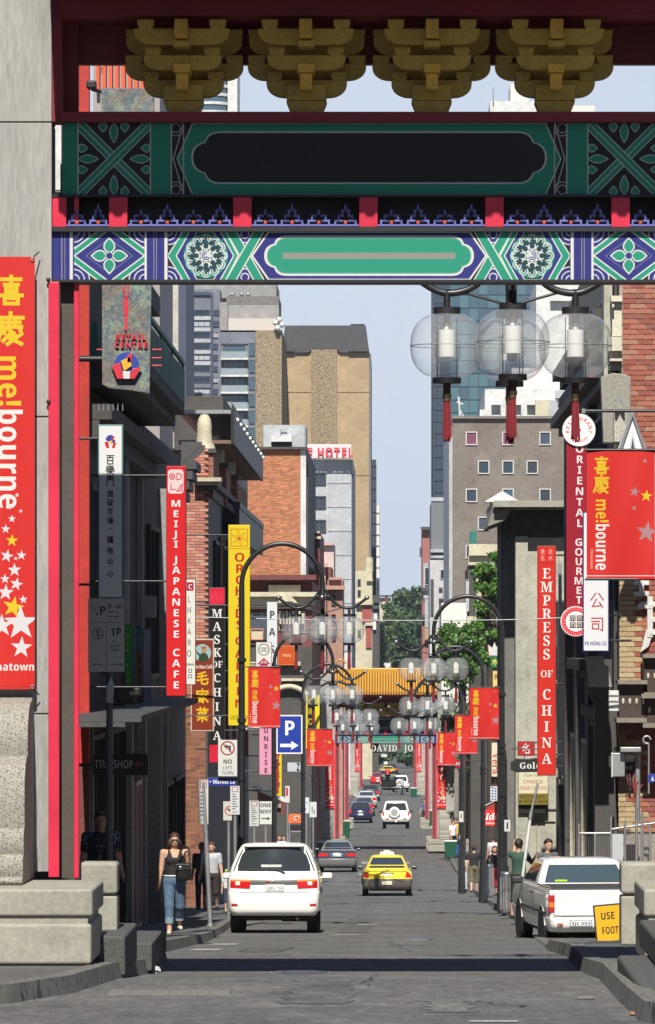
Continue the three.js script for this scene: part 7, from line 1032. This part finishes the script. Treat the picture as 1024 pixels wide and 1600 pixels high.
function person(label, p, turn, o) {
  const h = o.h ?? 1.7, s = h / 1.7, t = thing('person', label, 'person', p, turn), f = o.fat ?? 1;
  const J = (a) => a.map((v) => v * s), add = (a, b) => [a[0] + b[0], a[1] + b[1], a[2] + b[2]];
  const pel = J([0, 0.92, 0]), ch = J([0, 1.28, 0.0]), nk = J([0, 1.44, -0.01]), hd = J([0, 1.585, 0.015]);
  const arm = (sd, A) => { const sh = J([sd * 0.175 * Math.sqrt(f), 1.375, -0.01]); const dir = (a, ab) => [sd * Math.sin(ab), -Math.cos(a) * Math.cos(ab), Math.sin(a) * Math.cos(ab)]; const d1 = dir(A[0], A[1]), el = add(sh, d1.map((v) => v * 0.285 * s)), d2 = [d1[0] + sd * (A[3] ?? 0), -Math.cos(A[0] + A[2]), Math.sin(A[0] + A[2])], n = Math.hypot(...d2), wr = add(el, d2.map((v) => v / n * 0.25 * s)), D = d2.map((v) => v / n); return { sd, sh, el, wr, D }; };
  const leg = (sd, L) => { const hp = J([sd * 0.088, 0.88, 0]), kn = add(hp, J([sd * 0.01, -0.41 * Math.cos(L[0]), 0.41 * Math.sin(L[0])])), an = add(kn, J([0, -0.39 * Math.cos(L[0] - L[1]), 0.39 * Math.sin(L[0] - L[1])])); return { sd, hp, kn, an, toe: add(an, J([sd * 0.02, -0.055, 0.15])) }; };
  const aL = arm(-1, o.armL), aR = arm(1, o.armR), lL = leg(-1, o.legL), lR = leg(1, o.legR);
  const drop = Math.min(lL.an[1], lR.an[1]) - 0.085 * s, bone = (a, ra, b, rb, sx = 1) => [a[0], a[1], a[2], ra * s, b[0], b[1], b[2], rb * s, sx];
  const torso = (m) => [bone(J([0, 0.93, 0]), 0.115 * f + m, J([0, 1.08, 0.01]), 0.098 * f + m, 1.32), bone(J([0, 1.08, 0.01]), 0.098 * f + m, J([0, 1.3, 0]), 0.112 * f + m, 1.34), ...(o.woman ? [bone(J([-0.075, 1.25, 0.085]), 0.055 + m, J([0.075, 1.25, 0.085]), 0.055 + m)] : []), bone(aL.sh, 0.055 + m, aR.sh, 0.055 + m)];
  const upArm = (A, m, k = 1) => bone(A.sh, 0.052 * f + m, A.sh.map((v, i) => v + (A.el[i] - v) * k), (0.052 - 0.012 * k) * f + m), legs = (m, kn = 1, cuff = 0) => [lL, lR].flatMap((l) => [bone(l.hp, 0.085 * f + m, l.kn, 0.058 * f + m), bone(l.kn, 0.058 * f + m, l.kn.map((v, i) => v + (l.an[i] - v) * kn), 0.058 - 0.02 * kn + m + cuff)]);
  const all = [...torso(0), bone(J([0, 1.4, -0.01]), 0.052, J([0, 1.52, 0.005]), 0.05), bone(add(hd, J([0, 0.03, -0.012])), 0.088, add(hd, J([0, -0.055, 0.028])), 0.062, 0.88), bone(add(hd, J([0, 0.0, 0.085])), 0.011, add(hd, J([0, -0.03, 0.1])), 0.014), bone(add(hd, J([0.075, 0, -0.01])), 0.02, add(hd, J([0.078, -0.03, -0.005])), 0.014), bone(add(hd, J([-0.075, 0, -0.01])), 0.02, add(hd, J([-0.078, -0.03, -0.005])), 0.014), ...[aL, aR].flatMap((A) => [upArm(A, 0), bone(A.el, 0.04 * f, A.wr, 0.027), bone(A.wr, 0.027, add(A.wr, A.D.map((v) => v * 0.07 * s)), 0.032)]), ...legs(0), ...[lL, lR].map((l) => bone(l.an, 0.036, add(l.an, J([0, -0.04, 0.02])), 0.036))];
  const xs = all.flatMap((b) => [b[0], b[4]]), zs = all.flatMap((b) => [b[2], b[6]]), lo = [Math.min(...xs) - 0.17, drop - 0.05, Math.min(...zs) - 0.22], hi = [Math.max(...xs) + 0.17, 1.75 * s, Math.max(...zs) + 0.22], res = o.res ?? 72;
  const geos = [field(all, res, lo, hi)];
  for (const A of [aL, aR]) { const w = add(A.wr, A.D.map((v) => v * 0.075 * s)); const lat = [A.D[2] * 0 + 0, 0, 1]; for (let i = 0; i < 4; i++) { const q = add(w, [0, 0, (i - 1.5) * 0.019 * s]), l1 = [0.04, 0.046, 0.044, 0.035][i] * s, m1 = add(q, A.D.map((v) => v * l1)), m2 = add(m1, [A.D[0] * l1 * 0.8 - A.sd * 0.012, A.D[1] * l1 * 0.8, A.D[2] * l1 * 0.8]); geos.push(bar(q, m1, 0.0085 * s, 6), bar(m1, m2, 0.0075 * s, 6), sph(0.0085 * s, ...m1, 6), sph(0.0075 * s, ...m2, 6)); } const tb = add(A.wr, A.D.map((v) => v * 0.03 * s)); geos.push(bar(tb, add(tb, [A.D[0] * 0.05 - A.sd * 0.01, A.D[1] * 0.05, A.D[2] * 0.05 + 0.035 * s]), 0.0095 * s, 6)); }
  const sh = (g) => { g = [].concat(g).filter((q) => !q.attributes.position || q.attributes.position.count); return g.map((q) => q.translate(0, -drop, 0)); };
  part(t, 'body', sh(geos), o.skin ?? M.skin);
  if (o.shirt) part(t, 'shirt', sh(field([...torso(0.014), ...(o.sleeve ? [upArm(aL, 0.014, o.sleeve), upArm(aR, 0.014, o.sleeve)] : [])], res, lo, hi, (x, y, z) => Math.max(o.hem * s - y, y - (o.neck ?? 1.43) * s + (o.woman ? Math.max(0, 0.05 - Math.abs(Math.abs(x) - 0.09)) * -3 : 0), o.sleeve ? -1 : (Math.abs(x) - 0.185 * s * Math.sqrt(f))))), o.shirt);
  if (o.pants) part(t, 'trousers', sh(field([bone(J([0, 0.92, 0]), 0.125 * f + 0.01, J([0, 0.99, 0]), 0.118 * f, 1.3), ...legs(0.014, o.pantLen ?? 1, 0.012)], res, lo, hi, (x, y, z) => Math.max(y - 1.02 * s, (o.pantLo ?? 0) * s + drop - y))), o.pants);
  const hair = [sph(0.1 * s, hd[0], hd[1] + 0.035 * s, hd[2] - 0.02 * s, 16).scale(1, 1, 1)]; const hg = new THREE.SphereGeometry(0.103 * s, 20, 14, 0, Math.PI * 2, 0, Math.PI * 0.52).scale(0.92, 1.08, 1.08).rotateX(-0.55).translate(hd[0], hd[1] + 0.03 * s, hd[2] - 0.014 * s);
  const hl = [hg]; if (o.longHair) hl.push(sph(0.075 * s, hd[0] - 0.055 * s, hd[1] - 0.06 * s, hd[2] - 0.035 * s, 12).scale(1, 1, 1), sph(0.075 * s, hd[0] + 0.055 * s, hd[1] - 0.06 * s, hd[2] - 0.035 * s, 12), sph(0.09 * s, hd[0], hd[1] - 0.05 * s, hd[2] - 0.06 * s, 12)); part(t, 'hair', sh(hl), o.hair ?? mat([0.04, 0.022, 0.013], 0.6));
  for (const q of [-1, 1]) part(t, 'eye', sh(sph(0.011 * s, hd[0] + q * 0.031 * s, hd[1] + 0.005 * s, hd[2] + 0.083 * s, 8)), M.black); part(t, 'mouth', sh(rbox(0.045 * s, 0.01 * s, 0.01 * s, hd[0], hd[1] - 0.065 * s, hd[2] + 0.087 * s, 0.004)), mat([0.3, 0.08, 0.07], 0.5));
  for (const l of [lL, lR]) part(t, 'shoe', sh(field([[...add(l.an, J([0, -0.045, -0.03])), 0.042 * s, ...l.toe.map((v, i) => v + (i === 1 ? 0.005 : 0)), 0.034 * s]], 22, add(l.an, J([-0.08, -0.12, -0.1])), add(l.an, J([0.08, 0.02, 0.22])), (x, y) => (l.an[1] - 0.083 * s) - y)), o.shoe ?? M.black);
  return { t, sh, s, hd, aL, aR, lL, lR, ch, add, J };
}
const jeans = mat([0.10, 0.17, 0.27], 0.85, { tex: T.plaster, size: 0.35 }), tank = mat([0.012, 0.012, 0.013], 0.8), greyShirt = mat([0.50, 0.51, 0.54], 0.8, { tex: T.fabric, size: 0.06 }), brownP = mat([0.05, 0.035, 0.03], 0.85), dark = mat([0.02, 0.02, 0.022], 0.85);
const onPave = (px, z) => [X(px, z), gY0(z) - 0.0, -z];
{
  const q = person('woman in black singlet and rolled blue jeans walking with a black shoulder bag', onPave(273, 84.2), 0.12, { h: 1.66, woman: true, fat: 1.12, armL: [0.05, 0.16, 0.2, 0.02], armR: [-0.35, 0.25, 1.75, -0.75], legL: [0.26, 0.12], legR: [-0.16, 0.42], shirt: tank, hem: 0.98, neck: 1.3, pants: jeans, pantLen: 0.72, pantLo: 0.24, longHair: true, hair: mat([0.05, 0.02, 0.012], 0.55), shoe: mat([0.62, 0.56, 0.42], 0.6), res: 96 });
  const { t, sh, s, hd } = q; part(t, 'singlet_strap', sh([-1, 1].map((k) => tube([[k * 0.085, 1.27 * s, 0.128], [k * 0.1, 1.36 * s, 0.085], [k * 0.105, 1.425 * s, 0.01], [k * 0.09, 1.36 * s, -0.1]], 0.007, 16, 6))), tank);
  part(t, 'sunglasses', sh([rbox(0.15 * s, 0.03 * s, 0.02, hd[0], hd[1] + 0.008, hd[2] + 0.092 * s, 0.008), bar([hd[0] - 0.075, hd[1] + 0.01, hd[2] + 0.085], [hd[0] - 0.083, hd[1] + 0.01, hd[2] - 0.02], 0.005), bar([hd[0] + 0.075, hd[1] + 0.01, hd[2] + 0.085], [hd[0] + 0.083, hd[1] + 0.01, hd[2] - 0.02], 0.005)]), M.glass);
  part(t, 'belt', sh(new THREE.TorusGeometry(0.135, 0.014, 8, 28).scale(1.25, 1, 1.0).rotateX(Math.PI / 2).translate(0, 0.99 * s, 0)), mat([0.62, 0.60, 0.56], 0.7)); for (const l of [q.lL, q.lR]) { const c = l.kn.map((v, i) => v + (l.an[i] - v) * 0.62); part(t, 'trouser_cuff', sh(cyl(0.07, 0.074, 0.1, c[0], c[1] - 0.05, c[2], 16)), mat([0.2, 0.27, 0.33], 0.85)); }
  const b = thing('shoulder_bag', 'black leather shoulder bag with a silver buckle at the walking woman’s side', 'bag', [X(287, 84), gY0(84) + 1.02, -83.98]); part(b, 'bag', rbox(0.26, 0.3, 0.13, 0, 0, 0, 0.06, 4), mat([0.012, 0.012, 0.013], 0.35)); part(b, 'flap', rbox(0.24, 0.1, 0.02, 0, 0.08, 0.068, 0.008), mat([0.02, 0.02, 0.02], 0.35)); part(b, 'buckle', rbox(0.03, 0.06, 0.012, -0.05, 0.06, 0.082, 0.005), M.chrome); part(b, 'strap', tube([[-0.1, 0.13, 0.0], [-0.02, 0.36, -0.03], [0.02, 0.42, -0.1], [0.08, 0.36, -0.16], [0.1, 0.13, -0.02]], 0.012, 20, 6), tank);
}
person('man in pale short-sleeved shirt and dark shorts walking behind the leaning sign pole', onPave(331, 131), -0.1, { h: 1.76, armL: [-0.1, 0.2, 0.3], armR: [0.1, 0.18, 0.25], legL: [0.3, 0.1], legR: [-0.2, 0.3], shirt: greyShirt, sleeve: 0.6, hem: 0.86, neck: 1.46, pants: brownP, pantLen: 0.1, hair: mat([0.07, 0.035, 0.015], 0.6), fat: 1.08, res: 64 });
person('person in dark clothes in the shade just left of the man in the pale shirt', onPave(316, 132), 0.1, { h: 1.72, armL: [0.1, 0.15, 0.2], armR: [-0.1, 0.12, 0.2], legL: [0.1, 0.1], legR: [-0.1, 0.2], shirt: dark, sleeve: 1, hem: 0.9, neck: 1.47, pants: dark, res: 48, skin: mat([0.2, 0.12, 0.09], 0.6) });  // darkened copy of the skin colour, with the shade painted in
{ const q = person('child with white top, dark shorts and a bright green cap beside the van', onPave(356, 128), 0.3, { h: 1.05, armL: [0, 0.15, 0.2], armR: [0.2, 0.15, 0.3], legL: [0.15, 0.1], legR: [-0.1, 0.2], shirt: M.white, sleeve: 0.5, hem: 0.9, neck: 1.46, pants: mat([0.03, 0.035, 0.08], 0.8), pantLen: 0.15, shoe: M.white, res: 48 }); const c = mat([0.45, 0.75, 0.06], 0.6); part(q.t, 'cap', q.sh([new THREE.SphereGeometry(0.075, 16, 8, 0, 6.3, 0, 1.5).translate(q.hd[0], q.hd[1] + 0.02, q.hd[2]), cyl(0.07, 0.07, 0.012, q.hd[0], q.hd[1] + 0.03, q.hd[2] + 0.05)]), c); }
{ const st = new THREE.MeshPhysicalMaterial({ map: cv(128, 128, '#15161a', (x) => { for (let i = 0; i < 130; i++) { x.fillStyle = ['#6a7080', '#2a2f3c', '#a0a4ae'][i % 3]; x.fillRect(rr(0, 128), rr(0, 128), rr(3, 10), rr(3, 10)); } }), roughness: 0.8 }); st.map.wrapS = st.map.wrapT = THREE.RepeatWrapping; st.map.repeat.set(2, 2);
  person('man in dark patterned shirt standing in the shade behind the red gate column', onPave(158, 72), 0.15, { h: 1.74, armL: [0.05, 0.16, 0.5], armR: [0.05, 0.16, 0.5], legL: [0.05, 0.05], legR: [-0.05, 0.1], shirt: st, sleeve: 0.6, hem: 0.86, neck: 1.46, pants: dark, fat: 1.2, res: 60 }); }
{ const q = person('man in green work shirt beside the white pickup raising a long pole', onPave(811, 113), Math.PI - 0.4, { h: 1.74, armL: [0.9, 0.1, 1.2], armR: [1.6, 0.15, 0.9], legL: [0.1, 0.05], legR: [-0.1, 0.1], shirt: mat([0.03, 0.075, 0.055], 0.8), sleeve: 0.6, hem: 0.86, neck: 1.46, pants: dark, pantLen: 0.2, hair: mat([0.015, 0.012, 0.012], 0.6), res: 60 });
  const z = 112, p = thing('long_pole', 'long white pole raised by the man in green towards the canopy', 'pole', [X(817, z), Y(1352, z), -z]); part(p, 'lower_tube', bar([0, -0.25, 0], [X(830, z) - X(817, z), Y(1272, z) - Y(1352, z), -0.1], 0.035, 10), M.white); part(p, 'upper_tube', bar([X(830, z) - X(817, z), Y(1272, z) - Y(1352, z), -0.1], [X(841, z) - X(817, z), Y(1224, z) - Y(1352, z), -0.16], 0.028, 10), M.galv); part(p, 'joint', [bar([0.165, 1.0, -0.09], [0.19, 1.15, -0.1], 0.045, 10)], M.galv); }
person('dark-haired person in grey top half hidden behind the white pickup cabin', onPave(857, 108), 0.5, { h: 1.72, armL: [0.1, 0.15, 0.3], armR: [0.1, 0.15, 0.3], legL: [0, 0], legR: [0, 0], shirt: mat([0.1, 0.1, 0.11], 0.8), sleeve: 0.6, hem: 0.86, pants: dark, hair: mat([0.02, 0.012, 0.01], 0.6), res: 44 });
person('person in dark top and khaki shorts walking away beside the white bollard', onPave(741, 180), Math.PI, { h: 1.7, armL: [0.2, 0.2, 0.4], armR: [-0.2, 0.15, 0.3], legL: [0.2, 0.1], legR: [-0.15, 0.3], shirt: dark, sleeve: 0.6, hem: 0.86, neck: 1.46, pants: mat([0.13, 0.12, 0.07], 0.85), pantLen: 0.1, res: 48 });
person('person in red skirt and black top between the two steel bins', onPave(773, 172), 0.2, { h: 1.66, woman: true, armL: [0.1, 0.15, 0.9], armR: [0, 0.15, 0.4], legL: [0.15, 0.1], legR: [-0.1, 0.2], shirt: dark, sleeve: 0.3, hem: 0.9, neck: 1.4, pants: mat([0.5, 0.03, 0.05], 0.8), pantLen: 0.35, longHair: true, hair: mat([0.12, 0.04, 0.02], 0.6), res: 48 });
person('person in blue shorts standing in the shade under the red awning', onPave(771, 215), Math.PI, { h: 1.7, armL: [0, 0.15, 0.2], armR: [0, 0.15, 0.2], legL: [0.1, 0.1], legR: [-0.1, 0.1], shirt: M.white, sleeve: 0.5, hem: 0.86, pants: mat([0.04, 0.06, 0.14], 0.8), pantLen: 0.1, res: 40 });
person('person in bright white shirt standing past the ONE WAY sign', onPave(437, 215), 0.2, { h: 1.75, armL: [0.1, 0.2, 0.5], armR: [0.1, 0.2, 0.5], legL: [0.1, 0.1], legR: [-0.1, 0.1], shirt: M.white, sleeve: 0.6, hem: 0.84, neck: 1.46, pants: dark, fat: 1.15, res: 48 });
person('person in white top behind the one standing past the ONE WAY sign', onPave(444, 222), -0.3, { h: 1.66, armL: [0.1, 0.2, 0.3], armR: [0.1, 0.2, 0.3], legL: [0.1, 0.1], legR: [-0.1, 0.1], shirt: mat([0.6, 0.62, 0.66], 0.8), sleeve: 0.5, hem: 0.84, pants: dark, res: 40 });
for (const [px, z, c, l] of [[708, 262, [0.7, 0.7, 0.7], 'person in white shirt walking on the pavement just past the far right gate pylon'], [713, 266, [0.7, 0.42, 0.08], 'person in orange top beside the white shirt near the far right gate pylon'], [664, 345, [0.08, 0.12, 0.3], 'person in blue leaning beside the rear far gate column'], [539, 385, [0.66, 0.66, 0.68], 'person in white at the kerb beside the row of parked cars'], [629, 498, [0.45, 0.5, 0.6], 'person in light jeans crossing the road beside the black carriage']])
  person(l, [X(px, z), px === 629 ? -H(z) : gY0(z), -z], rr(-1, 1), { h: rr(1.65, 1.8), armL: [0.1, 0.2, 0.4], armR: [-0.1, 0.2, 0.4], legL: [0.2, 0.1], legR: [-0.15, 0.25], shirt: mat(c, 0.8), sleeve: 0.6, hem: 0.86, pants: px === 629 ? mat([0.4, 0.45, 0.5], 0.8) : dark, res: 36 });
{ const z = 504, q = person('carriage driver in a red coat sitting high on the black carriage', [X(606, z), -H(z) + 1.35, -z + 0.4], Math.PI, { h: 1.7, armL: [0.5, 0.2, 0.9], armR: [0.5, 0.2, 0.9], legL: [1.45, 1.4], legR: [1.45, 1.4], shirt: mat([0.6, 0.06, 0.03], 0.7), sleeve: 1, hem: 0.88, neck: 1.47, pants: dark, hair: M.black, res: 40 }); }
// ------------------------------------------------------------------ trees
const leafG = (() => { const g = new THREE.BufferGeometry(); g.setAttribute('position', new THREE.Float32BufferAttribute([0, -0.5, 0, 0.34, 0, 0.1, 0, 0.5, 0, -0.34, 0, 0.1], 3)); g.setIndex([0, 1, 2, 0, 2, 3]); g.computeVertexNormals(); return g; })();
const leafM = new THREE.MeshPhysicalMaterial({ color: 0xffffff, roughness: 0.6, side: THREE.DoubleSide, transmission: 0.3, thickness: 0 });
const bark = mat([0.07, 0.055, 0.04], 0.9, { tex: T.plaster, size: 0.5 });
function tree(label, px, z, top, bottom, wpx, n, leaf, col, o = {}) {
  const x = X(px, z), yT = Y(top, z), yB = Y(bottom, z), R = wpx * z / F / 2, base = o.base ?? -H(z), t = thing('tree', label, 'tree', [x, base, -z]), h = yT - base, ch = (yT - yB) / 2, cy = (yT + yB) / 2 - base;
  const tr = [tube([[0, -0.3, 0], [0.1 * R * 0.3, cy * 0.5, 0], [0, cy + ch * 0.4, 0]], h * 0.016, 10, 8)], clumps = [];
  for (let i = 0; i < (o.clumps ?? 46); i++) { const a = rr(0, 6.28), u = rr(-0.95, 0.95), w = Math.sqrt(1 - u * u) * rr(0.55, 1.0) * (u < 0 ? 0.9 : 1); const lump = 1 + 0.25 * Math.sin(a * 3 + u * 4 + px); clumps.push([R * w * Math.cos(a) * lump, cy + ch * u * rr(0.75, 1), R * w * Math.sin(a) * lump, R * rr(0.16, 0.34)]); if (i < 14) tr.push(tube([[0, cy * rr(0.5, 0.9), 0], [R * w * Math.cos(a) * 0.4, cy + ch * u * 0.4, R * w * Math.sin(a) * 0.4], [clumps[i][0] * 0.9, clumps[i][1], clumps[i][2] * 0.9]], h * 0.005, 6, 5)); }
  part(t, 'trunk', tr, bark);
  const m = new THREE.InstancedMesh(leafG, leafM, n), d = new THREE.Object3D(), c = new THREE.Color();
  for (let i = 0; i < n; i++) { const q = clumps[(rnd() * clumps.length) | 0], g = () => (rnd() + rnd() + rnd() - 1.5) * 1.15; d.position.set(q[0] + g() * q[3], q[1] + g() * q[3] * 0.75, q[2] + g() * q[3]); d.rotation.set(rr(0, 6.3), rr(0, 6.3), rr(0, 6.3)); d.scale.setScalar(leaf * rr(0.6, 1.3)); d.updateMatrix(); m.setMatrixAt(i, d.matrix); const k = rr(0.6, 1.3); c.setRGB(col[0] * k * rr(0.85, 1.2), col[1] * k, col[2] * k * rr(0.8, 1.2)); m.setColorAt(i, c); }
  m.name = 'crown'; m.userData.kind = 'stuff'; m.castShadow = m.receiveShadow = true; t.add(m);
}
tree('tallest dark green tree on the far hill at the end of the street', 655, 1160, 918, 1075, 104, 9000, 1.25, [0.06, 0.13, 0.045]);
tree('rounded mid green tree on the hill beside the small pale house', 612, 1130, 942, 1065, 56, 6000, 1.1, [0.08, 0.16, 0.045]);
tree('low bushy tree at the foot of the hill above the white low building', 590, 1100, 968, 1050, 46, 4000, 1.0, [0.07, 0.13, 0.035]);
tree('grey-green spreading tree right above the yellow tiled roof', 648, 760, 968, 1090, 82, 8000, 0.75, [0.06, 0.11, 0.055]);
tree('dark tree with its crown showing through the gate under the footbridge letters', 640, 800, 1140, 1196, 66, 4200, 0.7, [0.055, 0.115, 0.045], { base: -22 });
tree('dark tree hidden behind the footbridge at the bottom of the far hill', 588, 820, 1130, 1192, 70, 4200, 0.7, [0.055, 0.115, 0.045], { base: -22 });
tree('leafy bright green street tree in front of the cream and red corner building', 768, 228, 855, 1045, 54, 6000, 0.21, [0.10, 0.24, 0.03]);
tree('lower bright green street tree behind the right-hand lanterns', 722, 250, 968, 1080, 84, 6000, 0.22, [0.10, 0.22, 0.035]);
tree('dark shaded street tree behind the three right flag banners', 738, 268, 1055, 1215, 84, 6000, 0.22, [0.07, 0.15, 0.035]);
// ------------------------------------------------------------------ street furniture
function bin(label, px, z, r, h) { const t = thing('litter_bin', label, 'bin', onPave(px, z), 0); part(t, 'body', new THREE.LatheGeometry([[0.001, 0], [r * 0.92, 0], [r * 0.95, 0.04], [r, 0.08], [r, h - 0.05], [r * 1.04, h - 0.04], [r * 1.04, h], [r * 0.8, h + 0.03], [0.001, h + 0.04]].map((a) => new THREE.Vector2(...a)), 28), M.steel); part(t, 'rib', Array.from({ length: 12 }, (_, i) => box(0.015, h - 0.2, 0.012, (r + 0.003) * Math.sin(i * 0.5236), h / 2, (r + 0.003) * Math.cos(i * 0.5236))), M.galv).userData.kind = 'stuff'; part(t, 'ashtray', [cyl(0.05, 0.05, 0.12, 0, h + 0.03, 0), sph(0.03, 0, h + 0.17, 0, 8)], M.black); }
bin('tall round steel litter bin closest to the white pickup', 792, 124, 0.15, 0.98); bin('tall round steel litter bin beside the tall thin black pole further down', 763, 165, 0.16, 1.05);
{ const z = 190, t = thing('bollard', 'white bollard with yellow bands on the pavement beyond the steel bins', 'bollard', onPave(727, z)); part(t, 'shaft', cyl(0.085, 0.08, 1.0, 0, 0, 0, 18), M.white); for (const y of [0.72, 0.92]) part(t, 'yellow_band', cyl(0.087, 0.087, 0.07, 0, y, 0, 18), mat([0.65, 0.5, 0.08], 0.5)); part(t, 'cap', sph(0.08, 0, 1.0, 0, 14), M.white); }
{ const z = 188, t = thing('post_box', 'black service post behind the white banded bollard', 'post', onPave(719, z)); part(t, 'post', [rbox(0.13, 1.9, 0.13, 0, 0.95, 0, 0.03)], M.blackIron); part(t, 'panel', rbox(0.1, 0.3, 0.02, 0, 1.4, 0.07, 0.008), M.black); part(t, 'top', cyl(0.05, 0.03, 0.15, 0, 1.9, 0), M.galv); }
function wheelie(label, px, z, w, h, lid = M.white) { const t = thing('wheelie_bin', label, 'bin', onPave(px, z)); part(t, 'body', extr([[-w * 0.42, 0.08], [w * 0.42, 0.08], [w / 2, h], [-w / 2, h]], w * 0.9, 0.02).translate(0, 0, -w * 0.45), mat([0.008, 0.07, 0.035], 0.45)); part(t, 'lid', rbox(w * 1.08, h * 0.09, w * 1.05, 0, h * 1.05, 0, 0.03), lid); for (const s of [-1, 1]) part(t, 'wheel', cyl(0.1, 0.1, 0.06).rotateZ(Math.PI / 2).translate(s * w * 0.4, 0.1, -w * 0.4), M.tyre); }
wheelie('wide dark green bin with white rim at the front of the far right gate plinth', 704.5, 255, 0.6, 0.82); wheelie('dark green bin with a cream lid behind the far left red column', 542, 290, 0.34, 0.95, M.cream); wheelie('narrow dark green bin between the two right red columns', 675, 312, 0.28, 0.95); wheelie('green bin with white lid standing beyond the far gates', 647, 470, 0.58, 0.85); wheelie('dark green bin at the left kerb beside the grey sedan', 497, 252, 0.5, 0.85);
{ const z = 262, t = thing('blue_crate', 'bright blue crate on the pavement beside the far right gate pylon', 'crate', onPave(714, z)); part(t, 'side', [rbox(0.5, 0.4, 0.02, 0, 0.3, 0.2, 0.01), rbox(0.5, 0.4, 0.02, 0, 0.3, -0.2, 0.01), rbox(0.02, 0.4, 0.4, 0.25, 0.3, 0, 0.01), rbox(0.02, 0.4, 0.4, -0.25, 0.3, 0, 0.01)], mat([0.02, 0.10, 0.4], 0.5)); part(t, 'base', box(0.5, 0.2, 0.4, 0, 0.1, 0), mat([0.02, 0.08, 0.3], 0.5)); }
{ const z = 222, t = thing('orange_awning', 'small orange cafe awning with a white mark beyond the ONE WAY sign', 'awning', [X(464, z), Y(1286, z), -z]); const x0 = X(449, z), x1 = X(479, z); put(t, 'canopy', extr([[x0, Y(1286, z)], [x1, Y(1286, z)], [x1 - 0.15, Y(1273, z)], [x0 + 0.1, Y(1273, z)]], 0.8, 0.01).translate(0, 0, -z - 0.8), mat([0.75, 0.13, 0.03], 0.6)); put(t, 'mark', new THREE.TorusGeometry(0.1, 0.03, 6, 16, 4.6).translate(X(464, z), Y(1279, z), -z + 0.02), M.white); for (const xx of [x0 + 0.1, x1 - 0.1]) put(t, 'post', bar([xx, Y(1286, z), -z], [xx, gY0(z), -z], 0.03), M.galv); put(t, 'counter', PB(452, 1290, 474, 1300, z + 0.3, 0.4), B.greyConc); }
{ const z = 185, t = thing('maroon_awning', 'sloping maroon shop awning with white stripes beneath the pink sign', 'awning', [-4.4, Y(1250, z), -z]); const pr = (a, b, c, d, w, m, n) => put(t, n, extr([[X(a, z), Y(b, z)], [X(c, z), Y(d, z)], [X(c, z), Y(d + w, z)], [X(a, z), Y(b + w, z)]], 0.3, 0.005).translate(0, 0, -z - 0.3), m); pr(403, 1236, 446, 1254, 20, B.maroon, 'canopy'); pr(402, 1227, 446, 1247, 8, M.white, 'white_stripe'); put(t, 'notice', PB(431, 1256, 439, 1262, z - 0.15, 0.05), M.cream); put(t, 'stay', bar([X(402, z), Y(1232, z), -z], [-4.9, Y(1228, z), -z], 0.03), M.galv); }
{ // temporary site fence in front of the brick building
  const z = 97.5, t = thing('site_fence', 'galvanised temporary fence with a pale panel between the pickup and the brick wall', 'fence', [X(960, z), gY0(z), -z]), y0 = gY0(z) + 0.06, y1 = Y(1302, z);
  for (const [px, top] of [[905, 1287], [930, 1302], [955, 1276], [977, 1282], [995, 1262], [1004, 1270], [1016, 1290]]) put(t, 'post', bar([X(px, z), y0, -z], [X(px, z), Y(top, z), -z], 0.024, 8), M.galv);
  put(t, 'rail', bar([X(905, z), y1, -z], [X(955, z), y1, -z], 0.022, 8), M.galv); put(t, 'rail', bar([X(955, z), Y(1296, z), -z - 0.05], [X(1024, z), Y(1286, z), -z - 0.05], 0.022, 8), M.galv); put(t, 'rail', bar([X(905, z), y0 + 0.1, -z], [X(1024, z), y0 + 0.1, -z], 0.022, 8), M.galv);
  put(t, 'mesh_wire', Array.from({ length: 40 }, (_, i) => bar([X(906 + i * 2.8, z), y0, -z - 0.02], [X(906 + i * 2.8, z), y1 - (i > 17 ? -0.06 : 0), -z - 0.02], 0.004, 4)), M.galv).userData.kind = 'stuff'; put(t, 'mesh_wire', Array.from({ length: 9 }, (_, i) => bar([X(905, z), y0 + 0.1 + i * 0.09, -z - 0.025], [X(1018, z), y0 + 0.1 + i * 0.09, -z - 0.025], 0.004, 4)), M.galv).userData.kind = 'stuff';
  put(t, 'pale_panel', PB(957, 1303, 974, 1372, z - 0.04, 0.02), mat([0.42, 0.43, 0.46], 0.6)); const c = thing('cone_bag', 'red and white plastic bag lying against the fence beside the pickup', 'bag', [X(986, 96), Y(1364, 96), -96]); part(c, 'bag', crumple(0.14), mat([0.6, 0.08, 0.09], 0.6)); part(c, 'white_fold', crumple(0.07).translate(-0.06, 0.08, 0.05), M.white);
}
person('dark-haired person low behind the fence at the edge of the brick wall', [X(1001, 97), gY0(97) - 0.0, -96.8], 0.4, { h: 1.15, armL: [0.3, 0.2, 0.6], armR: [0.3, 0.2, 0.6], legL: [0.2, 0.2], legR: [0, 0.1], shirt: mat([0.05, 0.02, 0.05], 0.8), sleeve: 0.6, hem: 0.86, pants: dark, hair: mat([0.02, 0.01, 0.01], 0.6), res: 40 });
renderer.render(scene, camera);
